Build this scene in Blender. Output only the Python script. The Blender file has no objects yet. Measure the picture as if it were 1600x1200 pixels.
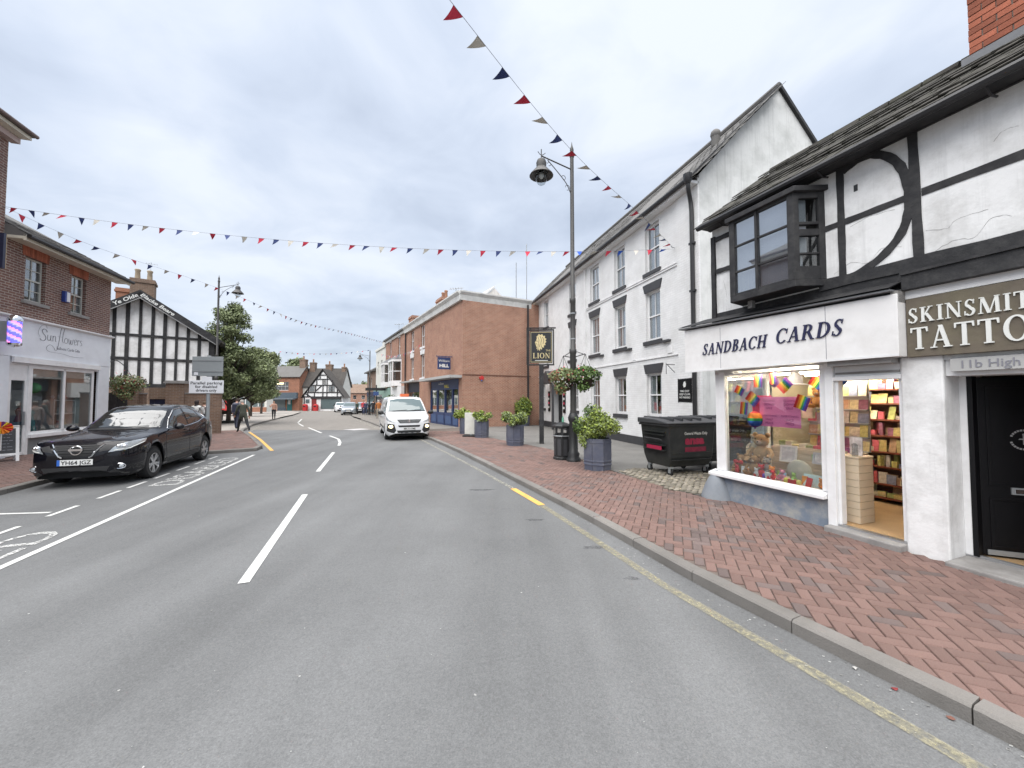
import bpy, bmesh, math, random
from mathutils import Vector, Matrix
from mathutils.bvhtree import BVHTree
R = math.radians
rnd = random.Random(7)
SC = bpy.context.scene
COL = SC.collection
# ---------------------------------------------------------------- camera
CAM_H, PITCH = 1.8, math.atan(22 / 600)
cam_d = bpy.data.cameras.new('camera'); cam = bpy.data.objects.new('camera', cam_d); COL.objects.link(cam)
cam.location = (0, 0, CAM_H); cam.rotation_euler = (math.pi / 2 + PITCH, 0, 0)
cam_d.sensor_width = 36; cam_d.lens = 13.5; cam_d.clip_start = .05; cam_d.clip_end = 2000
SC.camera = cam
# ---------------------------------------------------------------- sky, sun, exposure
SUN_EL, SUN_AZ = R(67), R(205)          # azimuth clockwise from +Y
world = bpy.data.worlds.new('World'); SC.world = world; world.use_nodes = True
def sky_nodes():
    nt = world.node_tree; N = nt.nodes; L = nt.links
    for n in list(N): N.remove(n)
    out = N.new('ShaderNodeOutputWorld'); bg = N.new('ShaderNodeBackground'); bg.inputs[1].default_value = .1
    sky = N.new('ShaderNodeTexSky'); sky.sky_type = 'NISHITA'; sky.sun_disc = False
    sky.sun_elevation = SUN_EL; sky.sun_rotation = SUN_AZ
    tc = N.new('ShaderNodeTexCoord'); sep = N.new('ShaderNodeSeparateXYZ'); L.new(tc.outputs['Generated'], sep.inputs[0])
    def math_n(op, a, b=None):
        m = N.new('ShaderNodeMath'); m.operation = op
        for i, v in enumerate((a, b)):
            if v is None: continue
            if isinstance(v, (int, float)): m.inputs[i].default_value = v
            else: L.new(v, m.inputs[i])
        return m.outputs[0]
    den = math_n('ADD', math_n('MAXIMUM', sep.outputs[2], 0), .22)
    cx = math_n('DIVIDE', sep.outputs[0], den); cy = math_n('DIVIDE', sep.outputs[1], den)
    cmb = N.new('ShaderNodeCombineXYZ'); L.new(cx, cmb.inputs[0]); L.new(cy, cmb.inputs[1])
    def noise(scale, detail, rough, dist, off):
        mp = N.new('ShaderNodeMapping'); mp.inputs['Location'].default_value = off; L.new(cmb.outputs[0], mp.inputs[0])
        n = N.new('ShaderNodeTexNoise'); n.inputs['Scale'].default_value = scale; n.inputs['Detail'].default_value = detail
        n.inputs['Roughness'].default_value = rough; n.inputs['Distortion'].default_value = dist
        L.new(mp.outputs[0], n.inputs['Vector']); return n.outputs['Fac']
    a = noise(.95, 5, .5, .35, (3.1, 7.7, 0)); b = noise(3.2, 6, .55, .5, (11.3, 2.2, 0))
    mixf = math_n('ADD', math_n('MULTIPLY', a, .72), math_n('MULTIPLY', b, .28))
    ramp = N.new('ShaderNodeValToRGB'); L.new(mixf, ramp.inputs[0])
    e = ramp.color_ramp.elements
    e[0].position = .35; e[0].color = (.48, .54, .645, 1)
    e[1].position = .60; e[1].color = (.80, .845, .92, 1)
    m = e.new(.47); m.color = (.625, .69, .80, 1)
    scl = N.new('ShaderNodeVectorMath'); scl.operation = 'SCALE'; L.new(ramp.outputs[0], scl.inputs[0])
    # an overcast dome is a little brighter overhead than near the horizon
    L.new(math_n('ADD', math_n('MULTIPLY', sep.outputs[2], SKY_UP), SKY_K), scl.inputs['Scale'])
    mx = N.new('ShaderNodeMix'); mx.data_type = 'RGBA'; mx.inputs['Factor'].default_value = .93
    L.new(sky.outputs[0], mx.inputs['A']); L.new(scl.outputs[0], mx.inputs['B'])
    L.new(mx.outputs['Result'], bg.inputs[0]); L.new(bg.outputs[0], out.inputs[0])
SKY_K, SKY_UP = 2.58, .55
sky_nodes()
sun_d = bpy.data.lights.new('sun', 'SUN'); sun = bpy.data.objects.new('sun', sun_d); COL.objects.link(sun)
sun_d.energy = 1.5; sun_d.angle = R(85); sun_d.color = (1, .965, .92)
sdir = Vector((math.sin(SUN_AZ) * math.cos(SUN_EL), math.cos(SUN_AZ) * math.cos(SUN_EL), math.sin(SUN_EL)))
sun.rotation_euler = sdir.to_track_quat('Z', 'Y').to_euler(); sun.location = (0, -20, 60)
vs = SC.view_settings; vs.view_transform = 'Standard'; vs.look = 'None'; vs.exposure = 2.0; vs.gamma = 1; vs.use_curve_mapping = False
SC.cycles.use_denoising = True; SC.cycles.denoiser = 'OPENIMAGEDENOISE'
SC.cycles.max_bounces = 6; SC.cycles.diffuse_bounces = 3; SC.cycles.glossy_bounces = 3; SC.cycles.transparent_max_bounces = 10
SC.cycles.caustics_reflective = False; SC.cycles.caustics_refractive = False
# ---------------------------------------------------------------- materials
MATS = {}
def M(name, col, rough=.7, metal=0, var=.12, scale=4, fine=0, bump=0, bscale=60, island=0, dirt=None, dirt_amt=.0, dirt_scale=1.2, emit=0, coat=0, spec=.5, streak=0):
    if name in MATS: return MATS[name]
    m = bpy.data.materials.new(name); m.use_nodes = True; MATS[name] = m
    nt = m.node_tree; N = nt.nodes; L = nt.links; p = N['Principled BSDF']
    p.inputs['Roughness'].default_value = rough; p.inputs['Metallic'].default_value = metal
    p.inputs['Specular IOR Level'].default_value = spec; p.inputs['Coat Weight'].default_value = coat
    p.inputs['Coat Roughness'].default_value = .03
    c4 = (*col, 1)
    cur = None
    tc = N.new('ShaderNodeTexCoord')
    def noise(sc, det=4, rg=.6):
        n = N.new('ShaderNodeTexNoise'); n.inputs['Scale'].default_value = sc; n.inputs['Detail'].default_value = det
        n.inputs['Roughness'].default_value = rg; L.new(tc.outputs['Object'], n.inputs['Vector']); return n.outputs['Fac']
    def rng(src, lo, hi, a=.25, b=.75):
        r = N.new('ShaderNodeMapRange'); r.inputs['From Min'].default_value = a; r.inputs['From Max'].default_value = b
        r.inputs['To Min'].default_value = lo; r.inputs['To Max'].default_value = hi; L.new(src, r.inputs[0]); return r.outputs[0]
    def mul(a, b):
        x = N.new('ShaderNodeMath'); x.operation = 'MULTIPLY'; L.new(a, x.inputs[0]); L.new(b, x.inputs[1]); return x.outputs[0]
    fac = None
    if var: fac = rng(noise(scale), 1 - var, 1 + var)
    if fine:
        f2 = rng(noise(bscale * 1.7, 2), 1 - fine, 1 + fine); fac = mul(fac, f2) if fac else f2
    if island:
        oi = N.new('ShaderNodeObjectInfo'); gi = N.new('ShaderNodeNewGeometry')
        ad = N.new('ShaderNodeMath'); ad.operation = 'ADD'; L.new(oi.outputs['Random'], ad.inputs[0]); L.new(gi.outputs['Random Per Island'], ad.inputs[1])
        fr = N.new('ShaderNodeMath'); fr.operation = 'FRACT'; L.new(ad.outputs[0], fr.inputs[0])
        f3 = rng(fr.outputs[0], 1 - island, 1 + island, 0, 1); fac = mul(fac, f3) if fac else f3
    if fac:
        v = N.new('ShaderNodeVectorMath'); v.operation = 'SCALE'; v.inputs[0].default_value = col; L.new(fac, v.inputs['Scale']); cur = v.outputs[0]
    if dirt:
        d = N.new('ShaderNodeMix'); d.data_type = 'RGBA'
        if cur: L.new(cur, d.inputs['A'])
        else: d.inputs['A'].default_value = c4
        d.inputs['B'].default_value = (*dirt, 1)
        L.new(rng(noise(dirt_scale, 7, .7), 0, dirt_amt, .45, .72), d.inputs['Factor']); cur = d.outputs['Result']
    if streak:                                                        # rain streaks running down the wall
        q = N.new('ShaderNodeMapping'); q.inputs['Scale'].default_value = (7, 7, .32); L.new(tc.outputs['Object'], q.inputs[0])
        n = N.new('ShaderNodeTexNoise'); n.inputs['Scale'].default_value = 1; n.inputs['Detail'].default_value = 8; n.inputs['Roughness'].default_value = .7; L.new(q.outputs[0], n.inputs['Vector'])
        d = N.new('ShaderNodeMix'); d.data_type = 'RGBA'; L.new(cur, d.inputs['A']); d.inputs['B'].default_value = (*[c * .5 for c in col], 1); L.new(rng(n.outputs['Fac'], 0, streak, .52, .78), d.inputs['Factor']); cur = d.outputs['Result']
    if cur: L.new(cur, p.inputs['Base Color'])
    else: p.inputs['Base Color'].default_value = c4
    if bump:
        b = N.new('ShaderNodeBump'); b.inputs['Strength'].default_value = bump; b.inputs['Distance'].default_value = .01
        L.new(noise(bscale, 3), b.inputs['Height']); L.new(b.outputs[0], p.inputs['Normal'])
    if emit:
        p.inputs['Emission Color'].default_value = c4; p.inputs['Emission Strength'].default_value = emit
    return m
def MBRICK(name, c1, c2, mortar, bw=.225, rh=.075, ms=.008, bump=.4, painted=None, soot=(.05, .04, .04), soot_amt=.35, offset=.5, flat=False):
    """brickwork laid in the object's own metres; top faces use x,y when flat"""
    if name in MATS: return MATS[name]
    m = bpy.data.materials.new(name); m.use_nodes = True; MATS[name] = m
    nt = m.node_tree; N = nt.nodes; L = nt.links; p = N['Principled BSDF']; p.inputs['Roughness'].default_value = .85
    tc = N.new('ShaderNodeTexCoord'); s = N.new('ShaderNodeSeparateXYZ'); L.new(tc.outputs['Object'], s.inputs[0])
    c = N.new('ShaderNodeCombineXYZ')
    if flat:
        L.new(s.outputs[0], c.inputs[0]); L.new(s.outputs[1], c.inputs[1])
    else:
        a = N.new('ShaderNodeMath'); a.operation = 'ADD'; L.new(s.outputs[0], a.inputs[0]); L.new(s.outputs[1], a.inputs[1])
        L.new(a.outputs[0], c.inputs[0]); L.new(s.outputs[2], c.inputs[1])
    b = N.new('ShaderNodeTexBrick'); L.new(c.outputs[0], b.inputs['Vector']); b.offset = offset
    b.inputs['Color1'].default_value = (*c1, 1); b.inputs['Color2'].default_value = (*c2, 1); b.inputs['Mortar'].default_value = (*mortar, 1)
    b.inputs['Scale'].default_value = 1; b.inputs['Mortar Size'].default_value = ms; b.inputs['Mortar Smooth'].default_value = .3
    b.inputs['Brick Width'].default_value = bw; b.inputs['Row Height'].default_value = rh; b.inputs['Bias'].default_value = 0
    n = N.new('ShaderNodeTexNoise'); n.inputs['Scale'].default_value = 1.1; n.inputs['Detail'].default_value = 7; n.inputs['Roughness'].default_value = .65
    L.new(tc.outputs['Object'], n.inputs['Vector'])
    mr = N.new('ShaderNodeMapRange'); mr.inputs['From Min'].default_value = .42; mr.inputs['From Max'].default_value = .75; mr.inputs['To Max'].default_value = soot_amt
    L.new(n.outputs['Fac'], mr.inputs[0])
    mx = N.new('ShaderNodeMix'); mx.data_type = 'RGBA'; L.new(mr.outputs[0], mx.inputs['Factor']); L.new(b.outputs['Color'], mx.inputs['A']); mx.inputs['B'].default_value = (*soot, 1)
    L.new(mx.outputs['Result'], p.inputs['Base Color'])
    bp = N.new('ShaderNodeBump'); bp.inputs['Strength'].default_value = bump; bp.inputs['Distance'].default_value = .012; bp.invert = True
    n2 = N.new('ShaderNodeTexNoise'); n2.inputs['Scale'].default_value = 45; L.new(tc.outputs['Object'], n2.inputs['Vector'])
    ad = N.new('ShaderNodeMath'); ad.operation = 'MULTIPLY_ADD'; L.new(n2.outputs['Fac'], ad.inputs[0]); ad.inputs[1].default_value = -.5; L.new(b.outputs['Fac'], ad.inputs[2])
    L.new(ad.outputs[0], bp.inputs['Height']); L.new(bp.outputs[0], p.inputs['Normal'])
    return m
def MGLASS(name, tint=(.9, .93, .94), trans=.75, refl=1.0):
    if name in MATS: return MATS[name]
    m = bpy.data.materials.new(name); m.use_nodes = True; MATS[name] = m
    nt = m.node_tree; N = nt.nodes; L = nt.links
    for n in list(N):
        if n.type != 'OUTPUT_MATERIAL': N.remove(n)
    out = [n for n in N if n.type == 'OUTPUT_MATERIAL'][0]
    t = N.new('ShaderNodeBsdfTransparent'); t.inputs[0].default_value = tuple(x * trans for x in tint) + (1,)
    g = N.new('ShaderNodeBsdfGlossy'); g.inputs['Roughness'].default_value = .015; g.inputs[0].default_value = (1, 1, 1, 1)
    fr = N.new('ShaderNodeFresnel'); ge = N.new('ShaderNodeNewGeometry'); io = N.new('ShaderNodeMapRange'); io.inputs['To Min'].default_value = 1.5; io.inputs['To Max'].default_value = 1 / 1.5
    L.new(ge.outputs['Backfacing'], io.inputs[0]); L.new(io.outputs[0], fr.inputs['IOR'])   # a thin pane reflects alike from both sides
    f = N.new('ShaderNodeMath'); f.operation = 'MULTIPLY'; f.inputs[1].default_value = refl * 1.7; f.use_clamp = True; L.new(fr.outputs[0], f.inputs[0])
    mx = N.new('ShaderNodeMixShader'); L.new(f.outputs[0], mx.inputs[0]); L.new(t.outputs[0], mx.inputs[1]); L.new(g.outputs[0], mx.inputs[2])
    L.new(mx.outputs[0], out.inputs[0]); return m
def MASPHALT(name, col):
    m = M(name, col, .85, var=0); nt = m.node_tree; N = nt.nodes; L = nt.links; p = N['Principled BSDF']; tc = N.new('ShaderNodeTexCoord')
    def tex(kind, sc, det=3, rg=.6, mp=None):
        n = N.new('ShaderNodeTex' + kind); n.inputs['Scale'].default_value = sc; src = tc.outputs['Object']
        if kind == 'Noise': n.inputs['Detail'].default_value = det; n.inputs['Roughness'].default_value = rg
        if mp: q = N.new('ShaderNodeMapping'); q.inputs['Rotation'].default_value = (0, 0, mp[0]); q.inputs['Scale'].default_value = mp[1]; L.new(src, q.inputs[0]); src = q.outputs[0]
        L.new(src, n.inputs['Vector']); return n.outputs['Fac' if kind == 'Noise' else 'Color']
    def rng(s, a, b, lo, hi):
        r = N.new('ShaderNodeMapRange'); [setattr(r.inputs[i], 'default_value', v) for i, v in ((1, a), (2, b), (3, lo), (4, hi))]; L.new(s, r.inputs[0]); return r.outputs[0]
    f = None
    for s in (rng(tex('Noise', .45, 6), .3, .7, .84, 1.13), rng(tex('Noise', 1, 4, .55, (R(-22), (1.1, .06, 1))), .35, .65, .87, 1.11), rng(tex('Noise', 38, 4, .8), .3, .7, .88, 1.12), rng(tex('Noise', 120, 2, .7), .3, .7, .8, 1.2), rng(tex('Voronoi', 85), 0, 1, .87, 1.13), rng(tex('Noise', 5, 8, .75), .55, .75, 1, .84)):
        if f is None: f = s; continue
        x = N.new('ShaderNodeMath'); x.operation = 'MULTIPLY'; L.new(f, x.inputs[0]); L.new(s, x.inputs[1]); f = x.outputs[0]
    v = N.new('ShaderNodeVectorMath'); v.operation = 'SCALE'; v.inputs[0].default_value = col; L.new(f, v.inputs['Scale']); L.new(v.outputs[0], p.inputs['Base Color'])
    b = N.new('ShaderNodeBump'); b.inputs['Strength'].default_value = .8; b.inputs['Distance'].default_value = .006; L.new(tex('Voronoi', 95), b.inputs['Height']); L.new(b.outputs[0], p.inputs['Normal']); return m
def MWORN(name, col, keep=.6, scale=14, rough=.7, soft=.03, most=1):
    """road paint with real gaps worn through it"""
    if name in MATS: return MATS[name]
    m = M(name, col, rough, var=.18, scale=6); nt = m.node_tree; N = nt.nodes; L = nt.links; p = N['Principled BSDF']
    tc = N.new('ShaderNodeTexCoord'); n = N.new('ShaderNodeTexNoise'); n.inputs['Scale'].default_value = scale; n.inputs['Detail'].default_value = 9; n.inputs['Roughness'].default_value = .8
    L.new(tc.outputs['Object'], n.inputs['Vector'])
    r = N.new('ShaderNodeMapRange'); c = .5 + (keep - .5) * .35
    r.inputs['From Min'].default_value = c - soft; r.inputs['From Max'].default_value = c + soft; r.inputs['To Min'].default_value = most; r.inputs['To Max'].default_value = 0
    L.new(n.outputs['Fac'], r.inputs[0]); L.new(r.outputs[0], p.inputs['Alpha']); return m
# ---------------------------------------------------------------- geometry helpers
def gz(Y):
    return 0 if Y < 20 else -.0105 * (min(Y, 75) - 20)
def P(x, y, z=0): return Vector((x, y, z + gz(y)))
class MB:
    def __init__(s): s.v = []; s.f = []; s.m = []; s.mi = 0; s.T = None
    def add(s, vs, fs):
        o = len(s.v)
        for p in vs:
            p = Vector(p); s.v.append(s.T @ p if s.T else p)
        for f in fs: s.f.append([i + o for i in f]); s.m.append(s.mi)
        return s
    def box(s, x0, x1, y0, y1, z0, z1):
        return s.add([(x0, y0, z0), (x1, y0, z0), (x1, y1, z0), (x0, y1, z0), (x0, y0, z1), (x1, y0, z1), (x1, y1, z1), (x0, y1, z1)],
                     [(0, 3, 2, 1), (4, 5, 6, 7), (0, 1, 5, 4), (1, 2, 6, 5), (2, 3, 7, 6), (3, 0, 4, 7)])
    def cbox(s, c, d):
        return s.box(c[0] - d[0] / 2, c[0] + d[0] / 2, c[1] - d[1] / 2, c[1] + d[1] / 2, c[2] - d[2] / 2, c[2] + d[2] / 2)
    def quad(s, *p): return s.add(p, [tuple(range(len(p)))])
    def prism(s, poly, a, b, axis='y'):
        n = len(poly)
        def mk(p, t): return (p[0], t, p[1]) if axis == 'y' else ((p[0], p[1], t) if axis == 'z' else (t, p[0], p[1]))
        return s.add([mk(p, a) for p in poly] + [mk(p, b) for p in poly],
                     [tuple(range(n)), tuple(range(2 * n - 1, n - 1, -1))] + [(i, (i + 1) % n, n + (i + 1) % n, n + i) for i in range(n)])
    def tube(s, path, r, n=8):
        path = [Vector(p) for p in path]; k = len(path); rs = r if isinstance(r, (list, tuple)) else [r] * k
        vs = []; ref = None
        for i, p in enumerate(path):
            d = (path[min(i + 1, k - 1)] - path[max(i - 1, 0)]).normalized()
            if ref is None: ref = Vector((0, 0, 1)) if abs(d.z) < .9 else Vector((1, 0, 0))
            u = d.cross(ref).normalized(); w = u.cross(d).normalized(); ref = w
            for j in range(n):
                a = 2 * math.pi * j / n; vs.append(p + (u * math.cos(a) + w * math.sin(a)) * rs[i])
        fs = [(i * n + j, i * n + (j + 1) % n, (i + 1) * n + (j + 1) % n, (i + 1) * n + j) for i in range(k - 1) for j in range(n)]
        fs += [tuple(range(n - 1, -1, -1)), tuple(range((k - 1) * n, k * n))]
        return s.add(vs, fs)
    def lathe(s, prof, n=16, c=(0, 0, 0), cap=True):
        vs = []
        for r, z in prof:
            for j in range(n):
                a = 2 * math.pi * (j + .5) / n; vs.append((c[0] + r * math.cos(a), c[1] + r * math.sin(a), c[2] + z))
        k = len(prof)
        fs = [(i * n + j, i * n + (j + 1) % n, (i + 1) * n + (j + 1) % n, (i + 1) * n + j) for i in range(k - 1) for j in range(n)]
        if cap: fs += [tuple(range(n - 1, -1, -1)), tuple(range((k - 1) * n, k * n))]
        return s.add(vs, fs)
    def ball(s, c, r, n=10, k=7):
        if isinstance(r, (int, float)): r = (r, r, r)
        vs = [(c[0], c[1], c[2] - r[2])]; fs = []
        for i in range(1, k):
            t = math.pi * i / k
            for j in range(n):
                a = 2 * math.pi * j / n; vs.append((c[0] + r[0] * math.sin(t) * math.cos(a), c[1] + r[1] * math.sin(t) * math.sin(a), c[2] - r[2] * math.cos(t)))
        vs.append((c[0], c[1], c[2] + r[2])); e = len(vs) - 1
        for j in range(n):
            q = (j + 1) % n; fs.append((0, 1 + q, 1 + j)); fs.append((e, 1 + (k - 2) * n + j, 1 + (k - 2) * n + q))
            for i in range(k - 2): fs.append((1 + i * n + j, 1 + i * n + q, 1 + (i + 1) * n + q, 1 + (i + 1) * n + j))
        return s.add(vs, fs)
    def mesh(s, name, mats, smooth=False, recalc=True, ang=40):
        me = bpy.data.meshes.new(name); me.from_pydata(s.v, [], s.f)
        for m in (mats if isinstance(mats, (list, tuple)) else [mats]): me.materials.append(m)
        me.polygons.foreach_set('material_index', s.m)
        if recalc:
            b = bmesh.new(); b.from_mesh(me); bmesh.ops.recalc_face_normals(b, faces=b.faces); b.to_mesh(me); b.free()
        if smooth:
            me.polygons.foreach_set('use_smooth', [True] * len(me.polygons)); me.set_sharp_from_angle(angle=R(ang))
        me.update(); return me
    def build(s, name, mats, parent=None, loc=None, rot=None, smooth=False, bevel=0, recalc=True, ang=40):
        return link(name, s.mesh(name, mats, smooth, recalc, ang), parent, loc, rot, bevel)
def link(name, me, parent=None, loc=None, rot=None, bevel=0):
    o = bpy.data.objects.new(name, me); COL.objects.link(o)
    if parent: o.parent = parent
    if loc is not None: o.location = loc
    if rot is not None: o.rotation_euler = rot
    if bevel:
        b = o.modifiers.new('edge', 'BEVEL'); b.width = bevel; b.segments = 2; b.limit_method = 'ANGLE'; b.angle_limit = R(40)
    return o
def tag(o, label, cat, group=None):
    o['label'] = label; o['category'] = cat
    if group: o['group'] = group
    return o
def thing(name, label, cat, loc=(0, 0, 0), rotz=0, group=None):
    o = bpy.data.objects.new(name, None); COL.objects.link(o); o.empty_display_size = .1
    o.location = loc; o.rotation_euler = (0, 0, rotz); return tag(o, label, cat, group)
def struct(o): o['kind'] = 'structure'; return o
def stuff(o): o['kind'] = 'stuff'; return o
def BX(name, mat, parent, *b, bevel=0):
    return MB().box(*b).build(name, mat, parent, bevel=bevel)
def facade(name, label, cat, ox, oy, dx, dy, z=0, group=None):
    return thing(name, label, cat, (ox, oy, z), math.atan2(dy, dx), group)
def copy_tree(o, parent=None):
    c = o.copy(); COL.objects.link(c)
    if parent: c.parent = parent
    for ch in list(o.children): copy_tree(ch, c)
    return c
def sheet(name, poly, z, mat, kind='structure', parent=None):
    """flat ground polygon that follows the fall of the street"""
    b = bmesh.new(); b.faces.new([b.verts.new((x, y, 0)) for x, y in poly])
    for yc in (20, 75):
        bmesh.ops.bisect_plane(b, geom=b.verts[:] + b.edges[:] + b.faces[:], plane_co=(0, yc, 0), plane_no=(0, 1, 0))
    bmesh.ops.triangulate(b, faces=b.faces[:])
    for v in b.verts: v.co.z = z + gz(v.co.y)
    bmesh.ops.recalc_face_normals(b, faces=b.faces)
    for f in b.faces:
        if f.normal.z < 0: f.normal_flip()
    me = bpy.data.meshes.new(name); b.to_mesh(me); b.free(); me.materials.append(mat)
    o = link(name, me, parent)
    if kind: o['kind'] = kind
    return o
def strip(pl, w0, w1):
    """polygon between two offsets (to the left) of a polyline"""
    def off(d):
        out = []
        for i, p in enumerate(pl):
            a = Vector(pl[max(i - 1, 0)]); b = Vector(pl[min(i + 1, len(pl) - 1)]); t = (b - a).normalized()
            out.append((p[0] - t.y * d, p[1] + t.x * d))
        return out
    return off(w0) + off(w1)[::-1]
def walk(pl, step, start=0):
    """points every step along a polyline with their directions"""
    out = []; need = start
    for a, b in zip(pl[:-1], pl[1:]):
        a, b = Vector(a), Vector(b); l = (b - a).length; d = (b - a) / l
        while need <= l: out.append((a + d * need, d)); need += step
        need -= l
    return out
def inside(p, poly):
    c = False; x, y = p; j = len(poly) - 1
    for i in range(len(poly)):
        xi, yi = poly[i]; xj, yj = poly[j]
        if (yi > y) != (yj > y) and x < (xj - xi) * (y - yi) / (yj - yi) + xi: c = not c
        j = i
    return c
def catmull(pts, k=6):
    pts = [Vector(p) for p in pts]; out = []
    for i in range(len(pts) - 1):
        p0 = pts[max(i - 1, 0)]; p1 = pts[i]; p2 = pts[i + 1]; p3 = pts[min(i + 2, len(pts) - 1)]
        for j in range(k):
            t = j / k; out.append(.5 * ((2 * p1) + (p2 - p0) * t + (2 * p0 - 5 * p1 + 4 * p2 - p3) * t * t + (3 * p1 - p0 - 3 * p2 + p3) * t ** 3))
    out.append(pts[-1]); return out
FACE = (math.pi / 2, 0, 0)                                           # lettering that faces local -y
def text(s, size, mat, parent, loc, rot=FACE, depth=.004, shear=0, bold=0, align='LEFT', width=None, name='lettering', space=1, line=1):
    cu = bpy.data.curves.new('t', 'FONT'); cu.body = s; cu.size = size; cu.extrude = depth / 2; cu.shear = shear; cu.offset = bold
    cu.align_x = align; cu.space_character = space; cu.resolution_u = 3; cu.space_line = line
    o = bpy.data.objects.new('t', cu); COL.objects.link(o); bpy.context.view_layer.update()
    me = bpy.data.meshes.new_from_object(o.evaluated_get(bpy.context.evaluated_depsgraph_get())); bpy.data.objects.remove(o)
    if width and len(me.vertices):
        xs = [v.co.x for v in me.vertices]; k = width / (max(xs) - min(xs))
        for v in me.vertices: v.co.x *= k
    me.materials.clear(); me.materials.append(mat); me.name = name
    return link(name, me, parent, loc, rot)
# --- a small roman alphabet of pen strokes (cap height 1)
def _ring(cx, cy, rx, ry, a0, a1, tx, ty, n=14):
    o = []; i_ = []
    for k in range(n + 1):
        a = R(a0 + (a1 - a0) * k / n); o.append((cx + rx * math.cos(a), cy + ry * math.sin(a))); i_.append((cx + (rx - tx) * math.cos(a), cy + (ry - ty) * math.sin(a)))
    return o + i_[::-1]
def glyph(ch):
    T, t = .17, .065; S = []
    def stem(x, w=T, y0=0, y1=1): S.append([(x - w / 2, y0), (x + w / 2, y0), (x + w / 2, y1), (x - w / 2, y1)])
    def diag(x0, y0, x1, y1, w): S.append([(x0 - w / 2, y0), (x0 + w / 2, y0), (x1 + w / 2, y1), (x1 - w / 2, y1)])
    def bar(x0, x1, y, h=t): S.append([(x0, y), (x1, y), (x1, y + h), (x0, y + h)])
    def ser(x, y, w=.34): bar(x - w / 2, x + w / 2, y if y == 0 else y - .05, .05)
    if ch == 'I': stem(.17); ser(.17, 0); ser(.17, 1); adv = .34
    elif ch == 'L': stem(.17); ser(.17, 0); ser(.17, 1); bar(.17, .58, 0); S.append([(.52, 0), (.6, 0), (.62, .24), (.57, .24)]); adv = .64
    elif ch == 'T': stem(.36); ser(.36, 0); bar(0, .72, .935); S.append([(0, .78), (.05, .78), (.09, 1), (.0, 1)]); S.append([(.67, .78), (.72, .78), (.72, 1), (.63, 1)]); adv = .72
    elif ch == 'H': stem(.17); stem(.68); [ser(x, y) for x in (.17, .68) for y in (0, 1)]; bar(.17, .68, .48); adv = .85
    elif ch == 'A': diag(.1, 0, .38, 1, t); diag(.66, 0, .38, 1, T); bar(.2, .58, .3); ser(.1, 0, .26); ser(.66, 0, .34); adv = .8
    elif ch == 'N': stem(.14, t); diag(.14, 1, .72, 0, T); stem(.72, t); ser(.14, 0, .26); ser(.72, 1, .26); ser(.1, 1, .2); adv = .86
    elif ch == 'M': diag(.1, 0, .16, 1, t); diag(.18, 1, .5, 0, T); diag(.52, 0, .84, 1, t); diag(.9, 0, .86, 1, T); ser(.1, 0, .24); ser(.9, 0, .32); ser(.14, 1, .2); ser(.88, 1, .24); adv = 1.04
    elif ch == 'K': stem(.17); ser(.17, 0); ser(.17, 1); diag(.24, .42, .6, 1, t * 1.3); diag(.36, .56, .68, 0, T); ser(.6, 1, .26); ser(.68, 0, .3); adv = .84
    elif ch == 'O': S.append(_ring(.42, .5, .42, .52, 0, 360, T, t, 28)); adv = .84
    elif ch == 'C': S.append(_ring(.42, .5, .42, .52, 45, 318, T, t, 22)); S.append([(.68, .64), (.73, .64), (.74, .96), (.69, .9)]); adv = .76
    elif ch == 'D': stem(.17); ser(.17, 0); ser(.17, 1); S.append(_ring(.3, .5, .5, .5, -90, 90, T, t, 16)); bar(.17, .31, 0); bar(.17, .31, .935); adv = .84
    elif ch == 'B': stem(.17); ser(.17, 0); ser(.17, 1); S.append(_ring(.34, .75, .25, .25, -90, 90, T * .9, t)); S.append(_ring(.34, .265, .31, .265, -90, 90, T, t)); bar(.17, .35, .935); bar(.17, .35, 0); bar(.17, .35, .48); adv = .7
    elif ch == 'R': stem(.17); ser(.17, 0); ser(.17, 1); S.append(_ring(.34, .74, .28, .26, -90, 90, T, t)); bar(.17, .35, .935); bar(.17, .35, .48); diag(.42, .5, .72, 0, T); ser(.74, 0, .24); adv = .84
    elif ch == 'S': S.append(_ring(.29, .745, .24, .27, 40, 250, .12, t, 14)); S.append(_ring(.27, .26, .27, .275, 70, -145, .14, t, 14)); S.append([(.1, .62), (.22, .7), (.5, .36), (.38, .28)]); S.append([(.44, .72), (.49, .72), (.5, .99), (.45, .95)]); S.append([(.02, .03), (.07, .05), (.07, .3), (.02, .3)]); adv = .58
    elif ch == 'E': stem(.17); bar(.05, .58, .935); bar(.05, .6, 0); bar(.17, .46, .48); S.append([(.55, 0), (.61, 0), (.63, .22), (.58, .22)]); S.append([(.53, .8), (.58, .8), (.58, 1), (.53, 1)]); adv = .66
    else: adv = .36
    return S, adv
def caps(s, h, mat, parent, loc, rot=FACE, slant=0, width=None, gap=.12, depth=.012, name='lettering', letters=False):
    x = 0; G = []
    for ch in s:
        S, a = glyph(ch); G.append((x, S)); x += a + gap
    kx = (width / (x - gap)) if width else h
    if not letters:
        m = MB(); q = 0
        for gx, S in G:
            for st in S:
                q += 1; m.prism([((px + gx) * kx + slant * py * h, py * h) for px, py in st], 0, depth + (q % 4) * .0006, 'z')
        return m.build(name, mat, parent, loc, rot)
    for gx, S in G:
        if not S: continue
        m = MB()
        for q, st in enumerate(S): m.prism([(px * kx + slant * py * h, py * h) for px, py in st], 0, depth + q * .0006, 'z')
        o = m.build('letter', mat, parent, Vector(loc) + Vector((gx * kx, 0, 0)), rot)
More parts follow.
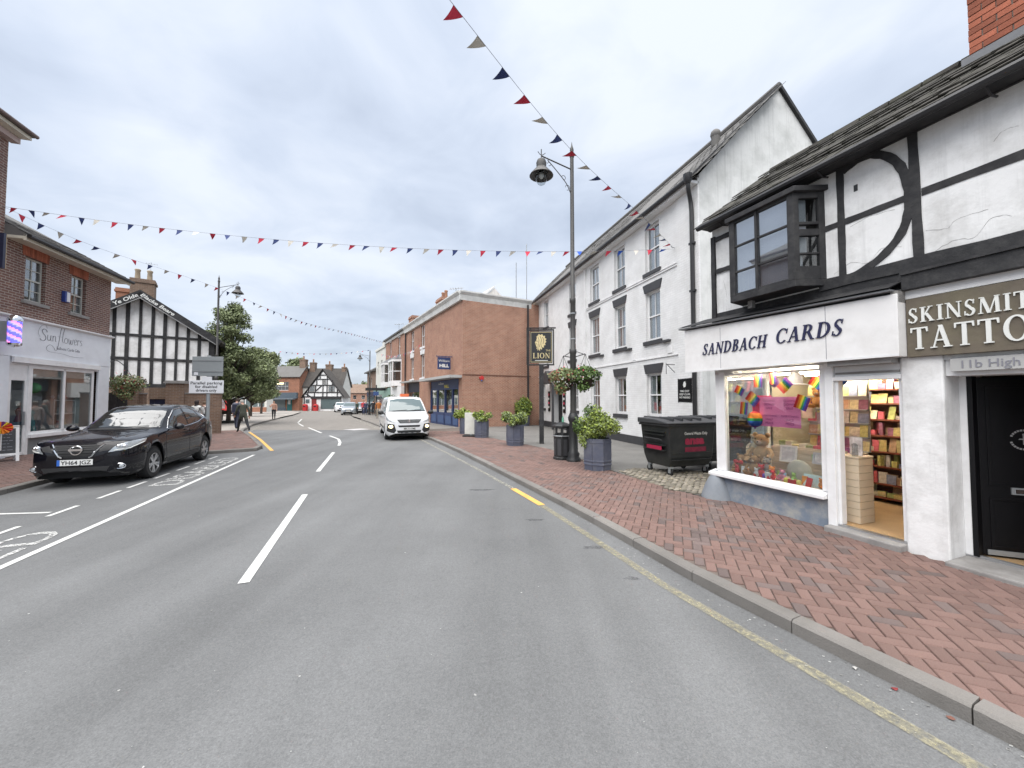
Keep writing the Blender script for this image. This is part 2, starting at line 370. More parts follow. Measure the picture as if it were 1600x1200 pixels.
def pen(pts, w, depth, m, k=6):
    """calligraphic ribbon in the xy plane, thick on the down strokes"""
    c = catmull([(x, y, 0) for x, y in pts], k); L_, R_ = [], []
    for i, p in enumerate(c):
        d = (c[min(i + 1, len(c) - 1)] - c[max(i - 1, 0)]).normalized(); n = Vector((-d.y, d.x, 0))
        ww = w * (.35 + .65 * abs(d.y)) / 2; L_.append(p + n * ww); R_.append(p - n * ww)
    z = depth
    for i in range(len(c) - 1):
        m.add([(*L_[i].xy, z), (*R_[i].xy, z), (*R_[i + 1].xy, z), (*L_[i + 1].xy, z)], [(0, 1, 2, 3)])
# ---------------------------------------------------------------- facade helpers (x along the wall, -y towards the street)
def wall(m, x0, x1, z0, z1, openings=(), reveal=.1, y=0.0):
    xs = sorted({x0, x1, *[v for o in openings for v in o[:2] if x0 < v < x1]}); zs = sorted({z0, z1, *[v for o in openings for v in o[2:4] if z0 < v < z1]})
    for a, b in zip(xs[:-1], xs[1:]):
        for c, d in zip(zs[:-1], zs[1:]):
            cx, cz = (a + b) / 2, (c + d) / 2
            if any(o[0] < cx < o[1] and o[2] < cz < o[3] for o in openings): continue
            m.quad((a, y, c), (b, y, c), (b, y, d), (a, y, d))
    for o in openings:
        a, b, c, d = o[:4]; r = y + (o[4] if len(o) > 4 else reveal)
        m.quad((a, y, c), (a, r, c), (a, r, d), (a, y, d)); m.quad((b, y, c), (b, y, d), (b, r, d), (b, r, c))
        m.quad((a, y, c), (b, y, c), (b, r, c), (a, r, c)); m.quad((a, y, d), (a, r, d), (b, r, d), (b, y, d))
    return m
def shell(m, x0, x1, z0, z1, D, y=0.0):
    m.quad((x0, y, z0), (x0, y, z1), (x0, D, z1), (x0, D, z0)); m.quad((x1, y, z0), (x1, D, z0), (x1, D, z1), (x1, y, z1)); m.quad((x0, D, z0), (x0, D, z1), (x1, D, z1), (x1, D, z0))
def sash(parent, x0, x1, z0, z1, y=.1, cols=2, rows=(1, 1), fr=.055, glass=None, frame=None, curtain=None, sill=None, lintel=None, y0=0.0, label=None):
    frame = frame or MATS['white_paint']; glass = glass or MATS['window_glass']
    m = MB(); m.box(x0, x0 + fr, y, y + .07, z0, z1); m.box(x1 - fr, x1, y, y + .07, z0, z1)
    m.box(x0 + fr, x1 - fr, y, y + .07, z1 - fr, z1); m.box(x0 + fr, x1 - fr, y, y + .07, z0, z0 + fr * 1.3)
    zm = (z0 + z1) / 2; m.box(x0 + fr, x1 - fr, y - .012, y + .06, zm - .022, zm + .022)
    a, b = x0 + fr, x1 - fr; bars = [a + (b - a) * i / cols for i in range(1, cols)]
    for k, (c, d) in enumerate(((z0 + fr * 1.3, zm - .022), (zm + .022, z1 - fr))):
        for q in bars: m.box(q - .011, q + .011, y + .012 - .01 * k, y + .04, c, d)
        for q in range(1, rows[k]):
            z = c + (d - c) * q / rows[k]; m.box(a, b, y + .014 - .01 * k, y + .038, z - .011, z + .011)
    w = m.build('window', frame, parent)
    if label: w['label'] = label
    MB().box(a, b, y + .03, y + .034, z0 + fr * 1.3, zm - .022).build('pane', glass, w)
    MB().box(a, b, y + .02, y + .024, zm + .022, z1 - fr).build('pane', glass, w)
    if curtain:
        c = MB()
        for s in (0, 1):
            wd = (b - a) * curtain[1]; n = 7
            e = a if s == 0 else b - wd
            for i in range(n):
                p, q = e + wd * i / n, e + wd * (i + 1) / n; yy = y + .06 + (.02 if i % 2 else 0); y2 = y + .06 + (0 if i % 2 else .02)
                c.quad((p, yy, z0 + .03), (q, y2, z0 + .03), (q, y2, z1), (p, yy, z1))
        c.build('curtain', curtain[0], w, recalc=False)
    if sill: MB().box(x0 - sill[1], x1 + sill[1], y0 - .07, y + .005, z0 - sill[2], z0).build('sill', sill[0], w, bevel=.006)
    if lintel:
        t, fl = lintel[1], lintel[2]
        MB().prism([(x0 - .03, z1 + .002), (x1 + .03, z1 + .002), (x1 + .03 + fl, z1 + t), (x0 - .03 - fl, z1 + t)], y0 - .035, y0 + .02).build('lintel', lintel[0], w)
    return w
def leaf_mesh(m, clumps, n, size, rr, up=.3, droop=0, long=1.0):
    """n small leaf faces spread through ellipsoid clumps ((c, r), ...)"""
    tot = sum(c[1][0] * c[1][1] * c[1][2] for c in clumps) or 1
    for c, r in clumps:
        k = max(4, int(n * r[0] * r[1] * r[2] / tot))
        for _ in range(k):
            d = Vector((rr.gauss(0, 1), rr.gauss(0, 1), rr.gauss(0, 1))).normalized(); q = rr.random() ** .42 * (1 + .3 * abs(rr.gauss(0, .5)))
            p = Vector((c[0] + d.x * r[0] * q, c[1] + d.y * r[1] * q, c[2] + d.z * r[2] * q))
            nrm = (d * .6 + Vector((rr.gauss(0, .6), rr.gauss(0, .6), rr.gauss(up, .6)))).normalized()
            u = nrm.orthogonal().normalized(); u = (Matrix.Rotation(rr.random() * 6.28, 3, nrm) @ u); w = nrm.cross(u)
            if droop: u = (u + Vector((0, 0, -droop))).normalized()
            s = size * (.6 + .8 * rr.random()); l = s * long
            m.add([p - u * l * .5, p + w * s * .36 + nrm * s * .1, p + u * l * .6, p - w * s * .36 + nrm * s * .1], [(0, 1, 2, 3)])
    return m
# ---------------------------------------------------------------- shared materials
M('white_paint', (.79, .79, .79), .45, var=.05, dirt=(.35, .33, .3), dirt_amt=.25, dirt_scale=2.5)
M('cream_paint', (.66, .62, .52), .5, var=.06, dirt=(.3, .27, .22), dirt_amt=.3, dirt_scale=3)
M('render_white', (.80, .80, .795), .8, var=.05, scale=2, bump=.35, bscale=22, dirt=(.36, .35, .33), dirt_amt=.65, dirt_scale=1.6, streak=.55)
M('gable_render', (.66, .665, .65), .85, var=.06, scale=2, bump=.3, bscale=18, dirt=(.34, .35, .33), dirt_amt=.6, dirt_scale=1.1, streak=.7)
M('timber_black', (.017, .017, .019), .7, var=.3, scale=7, bump=.4, bscale=30, dirt=(.085, .083, .08), dirt_amt=.5, dirt_scale=5)
M('black_paint', (.005, .005, .006), .4, var=.15, scale=6, bump=.1, spec=.25)
M('slate_black', (.045, .046, .05), .55, var=.15, scale=6, bump=.15)
M('grey_stone', (.27, .26, .25), .85, var=.16, scale=5, bump=.4, bscale=50, dirt=(.12, .11, .1), dirt_amt=.6, dirt_scale=3)
M('concrete_kerb', (.195, .183, .17), .9, var=.14, scale=6, fine=.12, bump=.5, bscale=90, island=.1, dirt=(.1, .095, .085), dirt_amt=.7, dirt_scale=3)
MASPHALT('asphalt', (.146, .149, .150))
M('yard_tarmac', (.17, .165, .155), .88, var=.14, scale=1.2, fine=.25, bump=.5, bscale=110, dirt=(.1, .097, .09), dirt_amt=.5, dirt_scale=.8)
M('grout', (.13, .105, .09), .95, var=.25, scale=9, bump=.5)
M('paver', (.182, .113, .096), .88, var=.2, scale=2.2, fine=.2, bump=.5, bscale=90, island=.15, dirt=(.12, .09, .08), dirt_amt=.85, dirt_scale=1.1)
M('paver_dark', (.142, .106, .098), .88, var=.2, scale=2.2, fine=.2, bump=.5, bscale=90, island=.25, dirt=(.07, .06, .055), dirt_amt=.5, dirt_scale=1.4)
M('cobble', (.22, .195, .16), .85, var=.2, scale=8, bump=.5, bscale=50, island=.4, dirt=(.06, .07, .035), dirt_amt=.7, dirt_scale=3)
M('blue_riser', (.185, .225, .28), .75, var=.08, scale=3, bump=.3, bscale=40, dirt=(.42, .41, .37), dirt_amt=.95, dirt_scale=3.2)
M('roof_dark', (.075, .068, .062), .9, var=.2, scale=2, bump=.4, bscale=20)
M('bright_red', (.48, .03, .03), .5, var=.08)
M('roof_moss', (.05, .046, .04), .95, var=.25, scale=6, bump=.7, bscale=35, island=.3, dirt=(.05, .058, .028), dirt_amt=.8, dirt_scale=4)
M('roof_slate', (.135, .13, .125), .8, var=.15, scale=3, bump=.4, bscale=30, island=.28, dirt=(.08, .08, .06), dirt_amt=.5, dirt_scale=1.5)
M('gutter', (.02, .02, .022), .45, var=.2, scale=5)
M('lead', (.17, .175, .185), .6, var=.15, scale=6, bump=.15)
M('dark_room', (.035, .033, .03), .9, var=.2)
M('net_curtain', (.62, .64, .68), .9, var=.08, scale=3)
M('red_curtain', (.30, .13, .08), .9, var=.15)
M('brick_red_piece', (.33, .105, .06), .9, var=.18, scale=9, fine=.12, bump=.5, bscale=70, island=.25)
M('mortar', (.24, .2, .17), .95, var=.15, bump=.3)
M('lion_text', (.62, .52, .28), .5, var=.1)
M('letter_white', (.72, .73, .70), .5, var=.06)
M('letter_navy', (.022, .024, .07), .45, var=.1)
M('letter_grey', (.22, .22, .25), .6, var=.1)
M('sign_brown', (.13, .108, .082), .75, var=.18, scale=6, bump=.35, bscale=25, dirt=(.15, .14, .07), dirt_amt=.4, dirt_scale=2)
M('carpet_tan', (.36, .235, .12), .95, var=.12, fine=.15, bump=.3)
M('slatwall', (.60, .50, .37), .6, var=.06)
M('iron_black', (.02, .021, .022), .45, var=.2, scale=8, bump=.12, bscale=40)
M('lamp_grey', (.06, .058, .056), .5, metal=.2, var=.15)
M('planter_blue', (.085, .095, .135), .65, var=.16, scale=5, bump=.25, bscale=30, dirt=(.19, .19, .19), dirt_amt=.45, dirt_scale=3)
M('soil', (.05, .035, .025), .95, var=.3, bump=.6)
M('leaf_green', (.085, .14, .035), .6, var=0, island=.55)
M('leaf_lime', (.21, .27, .045), .6, var=0, island=.5)
M('leaf_pale', (.2, .25, .11), .6, var=0, island=.5)
M('leaf_dark', (.045, .08, .028), .6, var=0, island=.5)
M('tree_leaf', (.17, .205, .095), .6, var=0, island=.55)
M('tree_far', (.175, .2, .095), .7, var=0, island=.5)
M('leaf_autumn', (.2, .17, .06), .7, var=0, island=.5)
M('leaf_bronze', (.24, .12, .06), .6, var=0, island=.45)
M('flower_white', (.75, .74, .7), .6, var=0, island=.15)
M('flower_pink', (.62, .07, .13), .6, var=0, island=.3)
M('bark', (.07, .055, .045), .9, var=.3, scale=9, bump=.6, bscale=30)
M('galv', (.36, .38, .39), .45, metal=.5, var=.1)
M('sign_white', (.72, .73, .76), .45, var=.04)
M('sign_backgrey', (.25, .27, .28), .5, var=.06)
M('rubber', (.018, .018, .019), .8, var=.15)
M('alloy', (.55, .56, .58), .28, metal=.9, var=.05)
M('chrome', (.75, .76, .78), .12, metal=1, var=0)
M('car_black', (.005, .005, .008), .25, var=0, coat=.75, spec=.1)
M('car_white', (.72, .73, .74), .3, var=.03, coat=.8)
M('car_silver', (.42, .45, .48), .3, metal=.5, var=0, coat=.8)
M('plastic_black', (.02, .02, .021), .55, var=.1)
M('car_glass', (.014, .018, .019), .04, var=0, spec=.8, coat=.7)
M('van_glass', (.10, .135, .14), .06, var=0, spec=.8)
M('headlight', (.5, .53, .55), .08, metal=.5, var=.2, scale=20, coat=1)
M('plate_white', (.72, .72, .70), .4, var=0)
M('plate_yellow', (.7, .5, .05), .4, var=0)
M('plate_blue', (.03, .13, .5), .4, var=0)
M('lamp_lit', (1, .78, .42), .3, var=0, emit=2.5)
M('skin', (.46, .27, .2), .6, var=.06)
M('lime_wash', (.72, .72, .72), .8, var=.04)
MGLASS('window_glass', trans=.84, refl=1.5)
MGLASS('shop_glass', trans=.88, refl=1.1)
MGLASS('lamp_glass', trans=.85, refl=.5)
MGLASS('sky_glass', (.92, .95, .98), .9, 3.4)
MBRICK('brick_hill', (.295, .128, .08), (.38, .175, .112), (.46, .36, .28), ms=.011, soot=(.16, .075, .055), soot_amt=.5)
MBRICK('brick_sun', (.14, .07, .058), (.21, .105, .08), (.36, .31, .27), ms=.012, soot=(.09, .05, .045), soot_amt=.5)
MBRICK('brick_wall', (.17, .105, .075), (.24, .15, .10), (.28, .24, .2), soot=(.09, .07, .05), soot_amt=.5)
MBRICK('brick_orange', (.34, .135, .075), (.40, .17, .10), (.3, .22, .17), soot_amt=.3)
MBRICK('brick_paint', (.81, .81, .805), (.77, .77, .77), (.72, .72, .71), bump=.55, soot=(.45, .44, .42), soot_amt=.5)
MBRICK('setts', (.2, .185, .165), (.26, .24, .215), (.13, .12, .11), bw=.25, rh=.14, ms=.015, soot=(.14, .13, .12), soot_amt=.5, flat=True)
MBRICK('plaza_paving', (.33, .30, .27), (.38, .35, .31), (.22, .2, .18), bw=.6, rh=.4, ms=.012, soot=(.22, .2, .19), soot_amt=.6, flat=True)
MBRICK('paver_far', (.27, .13, .1), (.33, .16, .12), (.14, .1, .09), bw=.2, rh=.1, ms=.008, soot=(.15, .1, .09), soot_amt=.5, flat=True)
MWORN('paint_white', (.58, .58, .56), .86, 34)
MWORN('paint_white_worn', (.6, .6, .58), .5, 22)
MWORN('paint_yellow', (.66, .38, .1), .95, 30)
MWORN('paint_yellow_worn', (.36, .33, .22), .5, 22, soft=.13, most=.8)
MWORN('paint_yellow_faint', (.34, .33, .28), .5, 16)
# ---------------------------------------------------------------- the ground
KR = [(4.6, -2.9), (2.62, 2.02), (2.23, 2.82), (1.88, 3.56), (1.71, 4.0), (1.0, 6.03), (-.24, 9.08), (-1.7, 12.6), (-3.5, 16.6), (-5.6, 20), (-8.0, 23.7), (-11.2, 30), (-17, 40.8), (-22, 52), (-27, 66), (-31, 80)]
KL = [(-5.0, -6.6), (-9.44, 7.08), (-9.84, 8.2), (-10.95, 11.7), (-10.4, 12.0), (-9.0, 12.85), (-8.7, 13.15), (-8.9, 13.8), (-11.4, 17.0), (-14.4, 20.6), (-17.3, 25.7), (-19.0, 29.4), (-22.4, 37.2), (-26.5, 47), (-32, 58.5), (-37, 64)]
sheet('ground', [(-400, -60), (300, -60), (300, 600), (-400, 600)], -.03, MATS['yard_tarmac'])
road = sheet('road', KR + [(-40, 84), (-46, 70)] + KL[::-1], 0, MATS['asphalt'])
sheet('setts_paving', [(-6.85, 21.9), (-8.0, 23.7), (-11.2, 30), (-17, 40.8), (-22, 52), (-27, 66), (-31, 80), (-40, 84), (-46, 70), (-37, 64), (-32, 58.5), (-26.5, 47), (-22.4, 37.2), (-19.0, 29.4), (-17.3, 25.7), (-15.1, 21.9)], .004, MATS['setts'])
def line(name, pl, w, mat, z=.006):
    return sheet(name, strip(pl, -w / 2, w / 2), z, mat, None, road)
for pl in ([(-2.61, 3.8), (-3.86, 7.23)], [(-4.75, 9.47), (-5.91, 12.79)], [(-6.55, 14.6), (-6.95, 15.6), (-7.6, 16.9), (-8.7, 18.4)], [(-9.81, 19.84), (-12.66, 23.97)], [(-13.7, 25.3), (-15.92, 28.69)], [(-16.4, 29.5), (-19.6, 35.9)]):
    line('lane_dash', pl, .1, MATS['paint_white'], .01 if pl[0][1] > 20 else .006)
bayd = Vector((-2.74, 8.09)).normalized()
line('bay_line', [(-4.64, 1.8), (-5.42, 4.13), (-8.16, 12.22)], .085, MATS['paint_white'])
bn = Vector((-bayd.y, bayd.x))                                        # towards the left kerb
for q in (-1.2, -.1, 1.1, 2.2, 3.3, 4.15, 5.1, 6.1, 7.05, 7.95):
    a = Vector((-5.42, 4.13)) + bayd * q + bn * .98
    line('bay_dash', [a, a + bayd * .62], .07, MATS['paint_white'])
a = Vector((-5.42, 4.13)) + bayd * 2.45 + bn * 1.1; line('bay_dash', [a, a + bn * 1.35 + bayd * .3], .07, MATS['paint_white'])
for s0 in (4.15, -2.6):
    p = Vector((-5.42, 4.13)) + bayd * s0 + bn * .2
    o = text('DISABLED', .72, MATS['paint_white_worn'], road, (p.x, p.y, .0055), (0, 0, math.atan2(bayd.y, bayd.x)), .002, width=3.85, name='road_lettering')
line('yellow_line', [(.02, 7.7), (.5, 6.52)], .12, MATS['paint_yellow'])
line('yellow_line', [(.5, 6.5), (1.0, 5.1), (1.45, 3.78), (1.98, 2.57), (2.3, 1.85), (3.4, -1.2)], .1, MATS['paint_yellow_worn'])
line('yellow_line', [(.0, 7.75), (-.7, 9.4), (-2.15, 12.7), (-3.9, 16.6), (-6, 19.9)], .09, MATS['paint_yellow_faint'])
line('yellow_line', [(-6.4, 20.4), (-8.4, 23.7), (-11.6, 30), (-14.5, 35.5)], .1, MATS['paint_yellow_faint'], .01)
line('yellow_line', [(-8.2, 13.2), (-10.9, 16.7), (-13.9, 20.4)], .11, MATS['paint_yellow'])
line('yellow_line', [(-13.9, 20.4), (-16.75, 25.6), (-18.5, 29.2)], .1, MATS['paint_yellow_faint'], .01)
line('road_patch', [(-9.3, 21.9), (-8.7, 22.9)], 1.0, M('patch_pale', (.45, .44, .44), .85), .009)
for (x, y, w, l) in ((1.0, 4.7, .34, .12), (.35, 5.75, .3, .1), (-.6, 7.6, .6, .14), (1.2, 3.9, .16, .07)):
    pts = [(x + w * math.cos(t * .45) * (.6 + .7 * rnd.random()) * .5, y + l * math.sin(t * .45) * (.6 + .7 * rnd.random()) * .5) for t in range(14)]
    sheet('oil_stain', pts, .003, MWORN('oil', (.105, .106, .11), .5, 9, soft=.15, most=.7), None, road)
# chewing gum and grit flecks on the carriageway, too many to count
m = MB()
for _ in range(300):
    y = 1.5 + 12 * rnd.random() ** 1.4; x = 3.4 - .39 * y - rnd.random() * (5.5 + .3 * y); r = .003 + .006 * rnd.random() ** 4
    k = [(x + r * math.cos(j * 1.05 + .3 * rnd.random()) * (.7 + .6 * rnd.random()), y + r * math.sin(j * 1.05) * (.7 + .6 * rnd.random()), .004) for j in range(6)]
    m.quad(*k)
for _ in range(500):
    (p, d) = rnd.choice(WK := globals().get('WK') or walk(KR[:9], .05)); off = abs(rnd.gauss(0, .16)) + .02; r = .004 + .006 * rnd.random()
    x, y = p.x - d.y * off, p.y + d.x * off
    m.quad(*[(x + r * math.cos(j * 1.57) * 1.3, y + r * math.sin(j * 1.57), .0045) for j in range(4)])
gum = stuff(m.build('grit', M('gum', (.30, .30, .29), .8, var=.3, island=.5), recalc=False))
# pavements
RB = [(7.2, -3.0), (3.54, 6.7), (3.42, 6.62), (2.97, 7.2), (2.42, 8.87), (1.28, 12.83), (-.96, 16.54), (-2.2, 18.4), (-2.9, 22.5), (-9.61, 34.56), (-14.03, 42.5), (-19.2, 51.8), (-24, 64)]
kin = strip(KR[:15], 0, -.13)[15:][::-1]
pav_poly = kin + RB[::-1]
pavement = sheet('pavement', pav_poly, .088, MATS['grout'])
far_pav = sheet('far_pavement', [p for p in kin if p[1] > 19.8] + [p for p in RB[::-1] if p[1] > 19] , .1, MATS['setts'])
yard = sheet('yard', [(3.54, 6.7), (3.42, 6.62), (2.97, 7.2), (2.42, 8.87), (1.28, 12.83), (-.96, 16.54), (-2.2, 18.4), (-2.9, 22.5), (1.3, 25.0), (1.0, 28), (5.43, 10.93), (8, 11.5), (9, 6.7)], .1, MATS['yard_tarmac'])
LB = [(-10.0, -2.9), (-14.6, 11.6), (-15.64, 14.84), (-17.6, 18.6), (-14.6, 20.6)]
def left_in(a, b): return [p for p in strip(KL, 0, .13)[len(KL):][::-1] if a < p[1] < b]
lpoly = left_in(-9, 20.7) + LB[::-1]
lpav = sheet('left_pavement', lpoly, .088, MATS['grout'])
sheet('market_square', left_in(20.4, 70) + [(-42, 66), (-75, 60), (-75, 18), (-17.6, 18.6)], .1, MATS['plaza_paving'])
def kerbs(pl, name, side, upto, parent):
    """one block after another along a polyline; side -1 = pavement on the right"""
    pts = walk(pl, .915)
    for (p, d), (q, _) in zip(pts[:-1], pts[1:]):
        if p.y < -2.6 or p.y > upto: continue
        l = (q - p).length; t = (q - p).normalized(); n = Vector((-t.y, t.x)) * side
        mb = MB(); ln = l - .008
        mb.prism([(0, -.12), (0, .088), (.018, .104), (.13, .106), (.13, -.12)], 0, ln, 'z')
        vs = [Vector((p.x + n.x * v.x + t.x * v.z, p.y + n.y * v.x + t.y * v.z, v.y + gz(p.y) + .0)) for v in mb.v]
        mb.v = vs; dz = rnd.uniform(-.004, .004)
        for v in vs: v.z += dz
        mb.build('kerbstone', MATS['concrete_kerb'], parent)
for nm, pl, sd, up in (('kerb', KR, -1, 34), ('left_kerb', KL, 1, 36)):
    e = struct(bpy.data.objects.new(nm, None)); COL.objects.link(e); kerbs(pl, nm, sd, up, e)
def in_view(x, y, z=.1, mg=.12):
    if y < .6: return False
    u = x / y; v = (z - CAM_H) / y
    return abs(u) < 1.333 + mg and v > -1.1
def herringbone(parent, poly, ang, n_single, ylim, dark_curve=None, a=.1, single=True):
    ca, sa = math.cos(ang), math.sin(ang); ox, oy = poly[0]; cells = []
    N = int(40 / a)
    xs = [p[0] for p in poly]; ys = [p[1] for p in poly]
    for i in range(-N, N):
        for j in range(-N, N):
            t = (i - j) % 4
            if t not in (0, 3): continue
            w, h = (2 * a, a) if t == 0 else (a, 2 * a)
            cx, cy = i * a + w / 2, j * a + h / 2
            x, y = ox + cx * ca - cy * sa, oy + cx * sa + cy * ca
            if y > ylim or not in_view(x, y) or not inside((x, y), poly): continue
            cells.append((x * x + y * y, x, y, t))
    cells.sort()
    me = {}
    def brick(m, x, y, z, rot, jx=0, jy=0):
        g = .003; L_, W_ = a - g, a / 2 - g; b = .005
        T = Matrix.Translation((x, y, z)) @ Matrix.Rotation(rot, 4, 'Z') @ Matrix.Rotation(jx, 4, 'X') @ Matrix.Rotation(jy, 4, 'Y'); m.T = T
        m.add([(-L_, -W_, 0), (L_, -W_, 0), (L_, W_, 0), (-L_, W_, 0), (-L_, -W_, .045), (L_, -W_, .045), (L_, W_, .045), (-L_, W_, .045),
               (-L_ + b, -W_ + b, .052), (L_ - b, -W_ + b, .052), (L_ - b, W_ - b, .052), (-L_ + b, W_ - b, .052)],
              [(8, 9, 10, 11), (4, 5, 9, 8), (5, 6, 10, 9), (6, 7, 11, 10), (7, 4, 8, 11), (0, 1, 5, 4), (1, 2, 6, 5), (2, 3, 7, 6), (3, 0, 4, 7)])
        m.T = None
    for k in (0, 1):
        mb = MB(); brick(mb, 0, 0, 0, 0); me[k] = mb.mesh('paving_brick', MATS['paver_dark' if k else 'paver'])
    bulk = [MB(), MB()]
    for q, (_, x, y, t) in enumerate(cells):
        patch = .5 + .5 * math.sin(x * 1.7 + 2) * math.sin(y * 1.3 + x * .6)
        dk = 1 if rnd.random() < .06 + .15 * patch ** 2 else 0
        if dark_curve and min((Vector((x, y)) - c).length for c in dark_curve) < .11: dk = 1
        rot = ang + (0 if t == 0 else math.pi / 2); z = .05 + rnd.uniform(-.0025, .0025) + gz(y)
        jx, jy = rnd.gauss(0, .006), rnd.gauss(0, .006)
        if q < n_single:
            o = link('paving_brick', me[dk], parent, (x, y, z), (jx, jy, rot))
        else: brick(bulk[dk], x, y, z, rot, jx, jy)
    for k in (0, 1):
        if bulk[k].v: stuff(bulk[k].build('paving_bricks', MATS['paver_dark' if k else 'paver'], parent, recalc=False))
drain = [Vector(v[:2]) for v in catmull([(3.35, 6.3, 0), (2.9, 5.6, 0), (2.45, 5.0, 0), (2.05, 4.35, 0)], 10)]
herringbone(pavement, pav_poly, R(112 - 45), 300, 19.8, drain)
herringbone(lpav, lpoly, R(107 - 45), 0, 20.5)
# cobbles by the bins
cob = struct(sheet('cobbles', [(2.5, 8.85), (3.0, 9.3), (4.9, 8.8), (5.0, 7.6), (3.52, 6.66), (3.0, 7.1)], .104, M('cobble_bed', (.07, .065, .05), .95, var=.3, bump=.5), None))
cpoly = [(2.45, 8.9), (3.0, 9.35), (4.9, 8.8), (5.0, 7.6), (3.5, 6.7), (2.98, 7.12)]
cm = []
for k in range(5):
    mb = MB(); mb.ball((0, 0, 0), (.062 + .012 * rnd.random(), .045 + .01 * rnd.random(), .03), 8, 5); cm.append(mb.mesh('cobblestone', MATS['cobble'], True))
n = 0
for i in range(28):
    for j in range(26):
        x, y = 2.4 + i * .115 + (j % 2) * .055 + rnd.uniform(-.012, .012), 6.6 + j * .105 + rnd.uniform(-.012, .012)
        if inside((x, y), cpoly) and n < 300: n += 1; link('cobblestone', rnd.choice(cm), cob, (x, y, .108 + rnd.uniform(-.006, .006)), (rnd.gauss(0, .08), rnd.gauss(0, .08), rnd.uniform(-.5, .5)))
# ---------------------------------------------------------------- the timber-framed shop on the right
S = facade('timber_framed_shop', 'black and white timber framed shop with gift shop and tattoo studio on the ground floor', 'building', 3.63, 6.46, .352, -.936)
XE = 7.5
m = MB()
wall(m, -.25, XE, 2.2, 4.93, [(.42, 1.5, 3.36, 4.62, .02)])
m.quad((-.25, 0, 0), (-.25, 0, 4.9), (-.25, 1.5, 6.2), (-.25, 3.3, 4.9), (-.25, 3.3, 0)) if False else None
m.quad((-.25, 0, 2.2), (-.25, 0, 4.9), (-.25, 1.5, 6.1), (-.25, 3.3, 4.9), (-.25, 3.3, 2.2))
m.quad((-.25, 1.25, 0), (-.25, 1.25, 2.2), (-.25, 3.3, 2.2), (-.25, 3.3, 0))
m.quad((XE, 0, 0), (XE, 3.3, 0), (XE, 3.3, 4.9), (XE, 1.5, 6.1), (XE, 0, 4.9))
m.quad((-.25, 3.3, 0), (-.25, 3.3, 4.9), (XE, 3.3, 4.9), (XE, 3.3, 0))
m.box(3.42, XE, 0, .3, 0, 2.2)
m.build('wall', MATS['render_white'], S)
# ground-floor pier between the doors
MB().box(2.255, 2.6, -.03, .75, .02, 2.26).build('pier', MATS['render_white'], S, bevel=.015)
def tb(*b, **k): return BX('timber', MATS['timber_black'], S, *b, bevel=.008, **k)
def wob(pts, w, y0=-.035, y1=.01):
    """a hand-cut timber along a centre line"""
    L_, R_ = [], []
    c = [Vector(p[:2]) for p in pts]
    for i, p in enumerate(c):
        d = (c[min(i + 1, len(c) - 1)] - c[max(i - 1, 0)]).normalized(); n = Vector((-d.y, d.x)) * (w / 2) * (1 + .1 * math.sin(i * 2.3 + p.x * 5))
        L_.append(p + n); R_.append(p - n)
    mb = MB()
    for i in range(len(c) - 1):
        q = [L_[i], L_[i + 1], R_[i + 1], R_[i]]
        mb.add([(v.x, y0, v.y) for v in q] + [(v.x, y1, v.y) for v in q], [(0, 1, 2, 3)] + [(a, (a + 1) % 4, 4 + (a + 1) % 4, 4 + a) for a in range(4)])
    return mb.build('timber', MATS['timber_black'], S)
def ln(a, b, n=6): return [(a[0] + (b[0] - a[0]) * i / n, a[1] + (b[1] - a[1]) * i / n) for i in range(n + 1)]
wob(ln((1.715, 3.27), (1.715, 4.85)), .078, -.012)
wob(ln((2.44, 3.27), (2.42, 4.85)), .085, -.014)
wob(ln((3.75, 3.27), (3.73, 4.85)), .085, -.014); wob(ln((5.2, 3.27), (5.2, 4.85)), .085, -.014)
wob(ln((1.5, 4.04), (2.38, 4.06)), .075, -.009); wob(ln((2.48, 4.06), (7.4, 4.08), 14), .085, -.009)
wob(catmull([(1.75, 4.70, 0), (1.9, 4.755, 0), (2.05, 4.74, 0), (2.2, 4.63, 0), (2.31, 4.45, 0), (2.365, 4.22, 0), (2.375, 4.0, 0), (2.345, 3.8, 0), (2.26, 3.62, 0), (2.1, 3.46, 0), (1.92, 3.36, 0), (1.75, 3.31, 0)], 3), .085, -.0115)
wob(ln((1.45, 3.3), (7.4, 3.24), 16), .14, -.03)
tb(2.33, 7.4, -.13, .005, 2.99, 3.17)
tb(-.25, 2.32, -.012, .003, 3.04, 3.27)
wob([(2.33, 3.175), (4, 3.19), (7.4, 3.17)], .03, -.15, 0)
BX('moulding', MATS['white_paint'], S, 2.33, 7.4, -.06, .004, 2.9, 2.99)
BX('corner_block', MATS['grey_stone'], S, 2.27, 2.335, -.2, -.02, 2.86, 2.99)
BX('air_brick', MATS['iron_black'], S, 1.86, 1.9, -.006, .0, 4.38, 4.46)
for pts in ([(2.55, 3.36), (2.72, 3.44), (2.84, 3.41), (2.98, 3.55), (3.1, 3.52)], [(1.62, 3.42), (1.8, 3.5), (1.98, 3.46), (2.12, 3.58), (2.3, 3.53)], [(2.5, 3.62), (2.66, 3.58), (2.74, 3.66), (2.96, 3.64)], [(3.0, 4.3), (3.06, 4.36), (3.15, 4.35)], [(.0, 3.2), (.03, 3.5), (-.03, 3.8)], [(1.8, 3.95), (2.0, 3.99), (2.25, 3.97)]):
    c = catmull([(x + rnd.uniform(-.01, .01), -.001, z + rnd.uniform(-.015, .015)) for x, z in pts], 6); q = MB(); q.tube([p + Vector((0, 0, rnd.uniform(-.006, .006))) for p in c], [.0006 + .0016 * rnd.random() for _ in c], 4); q.build('crack', MATS['grey_stone'], S)
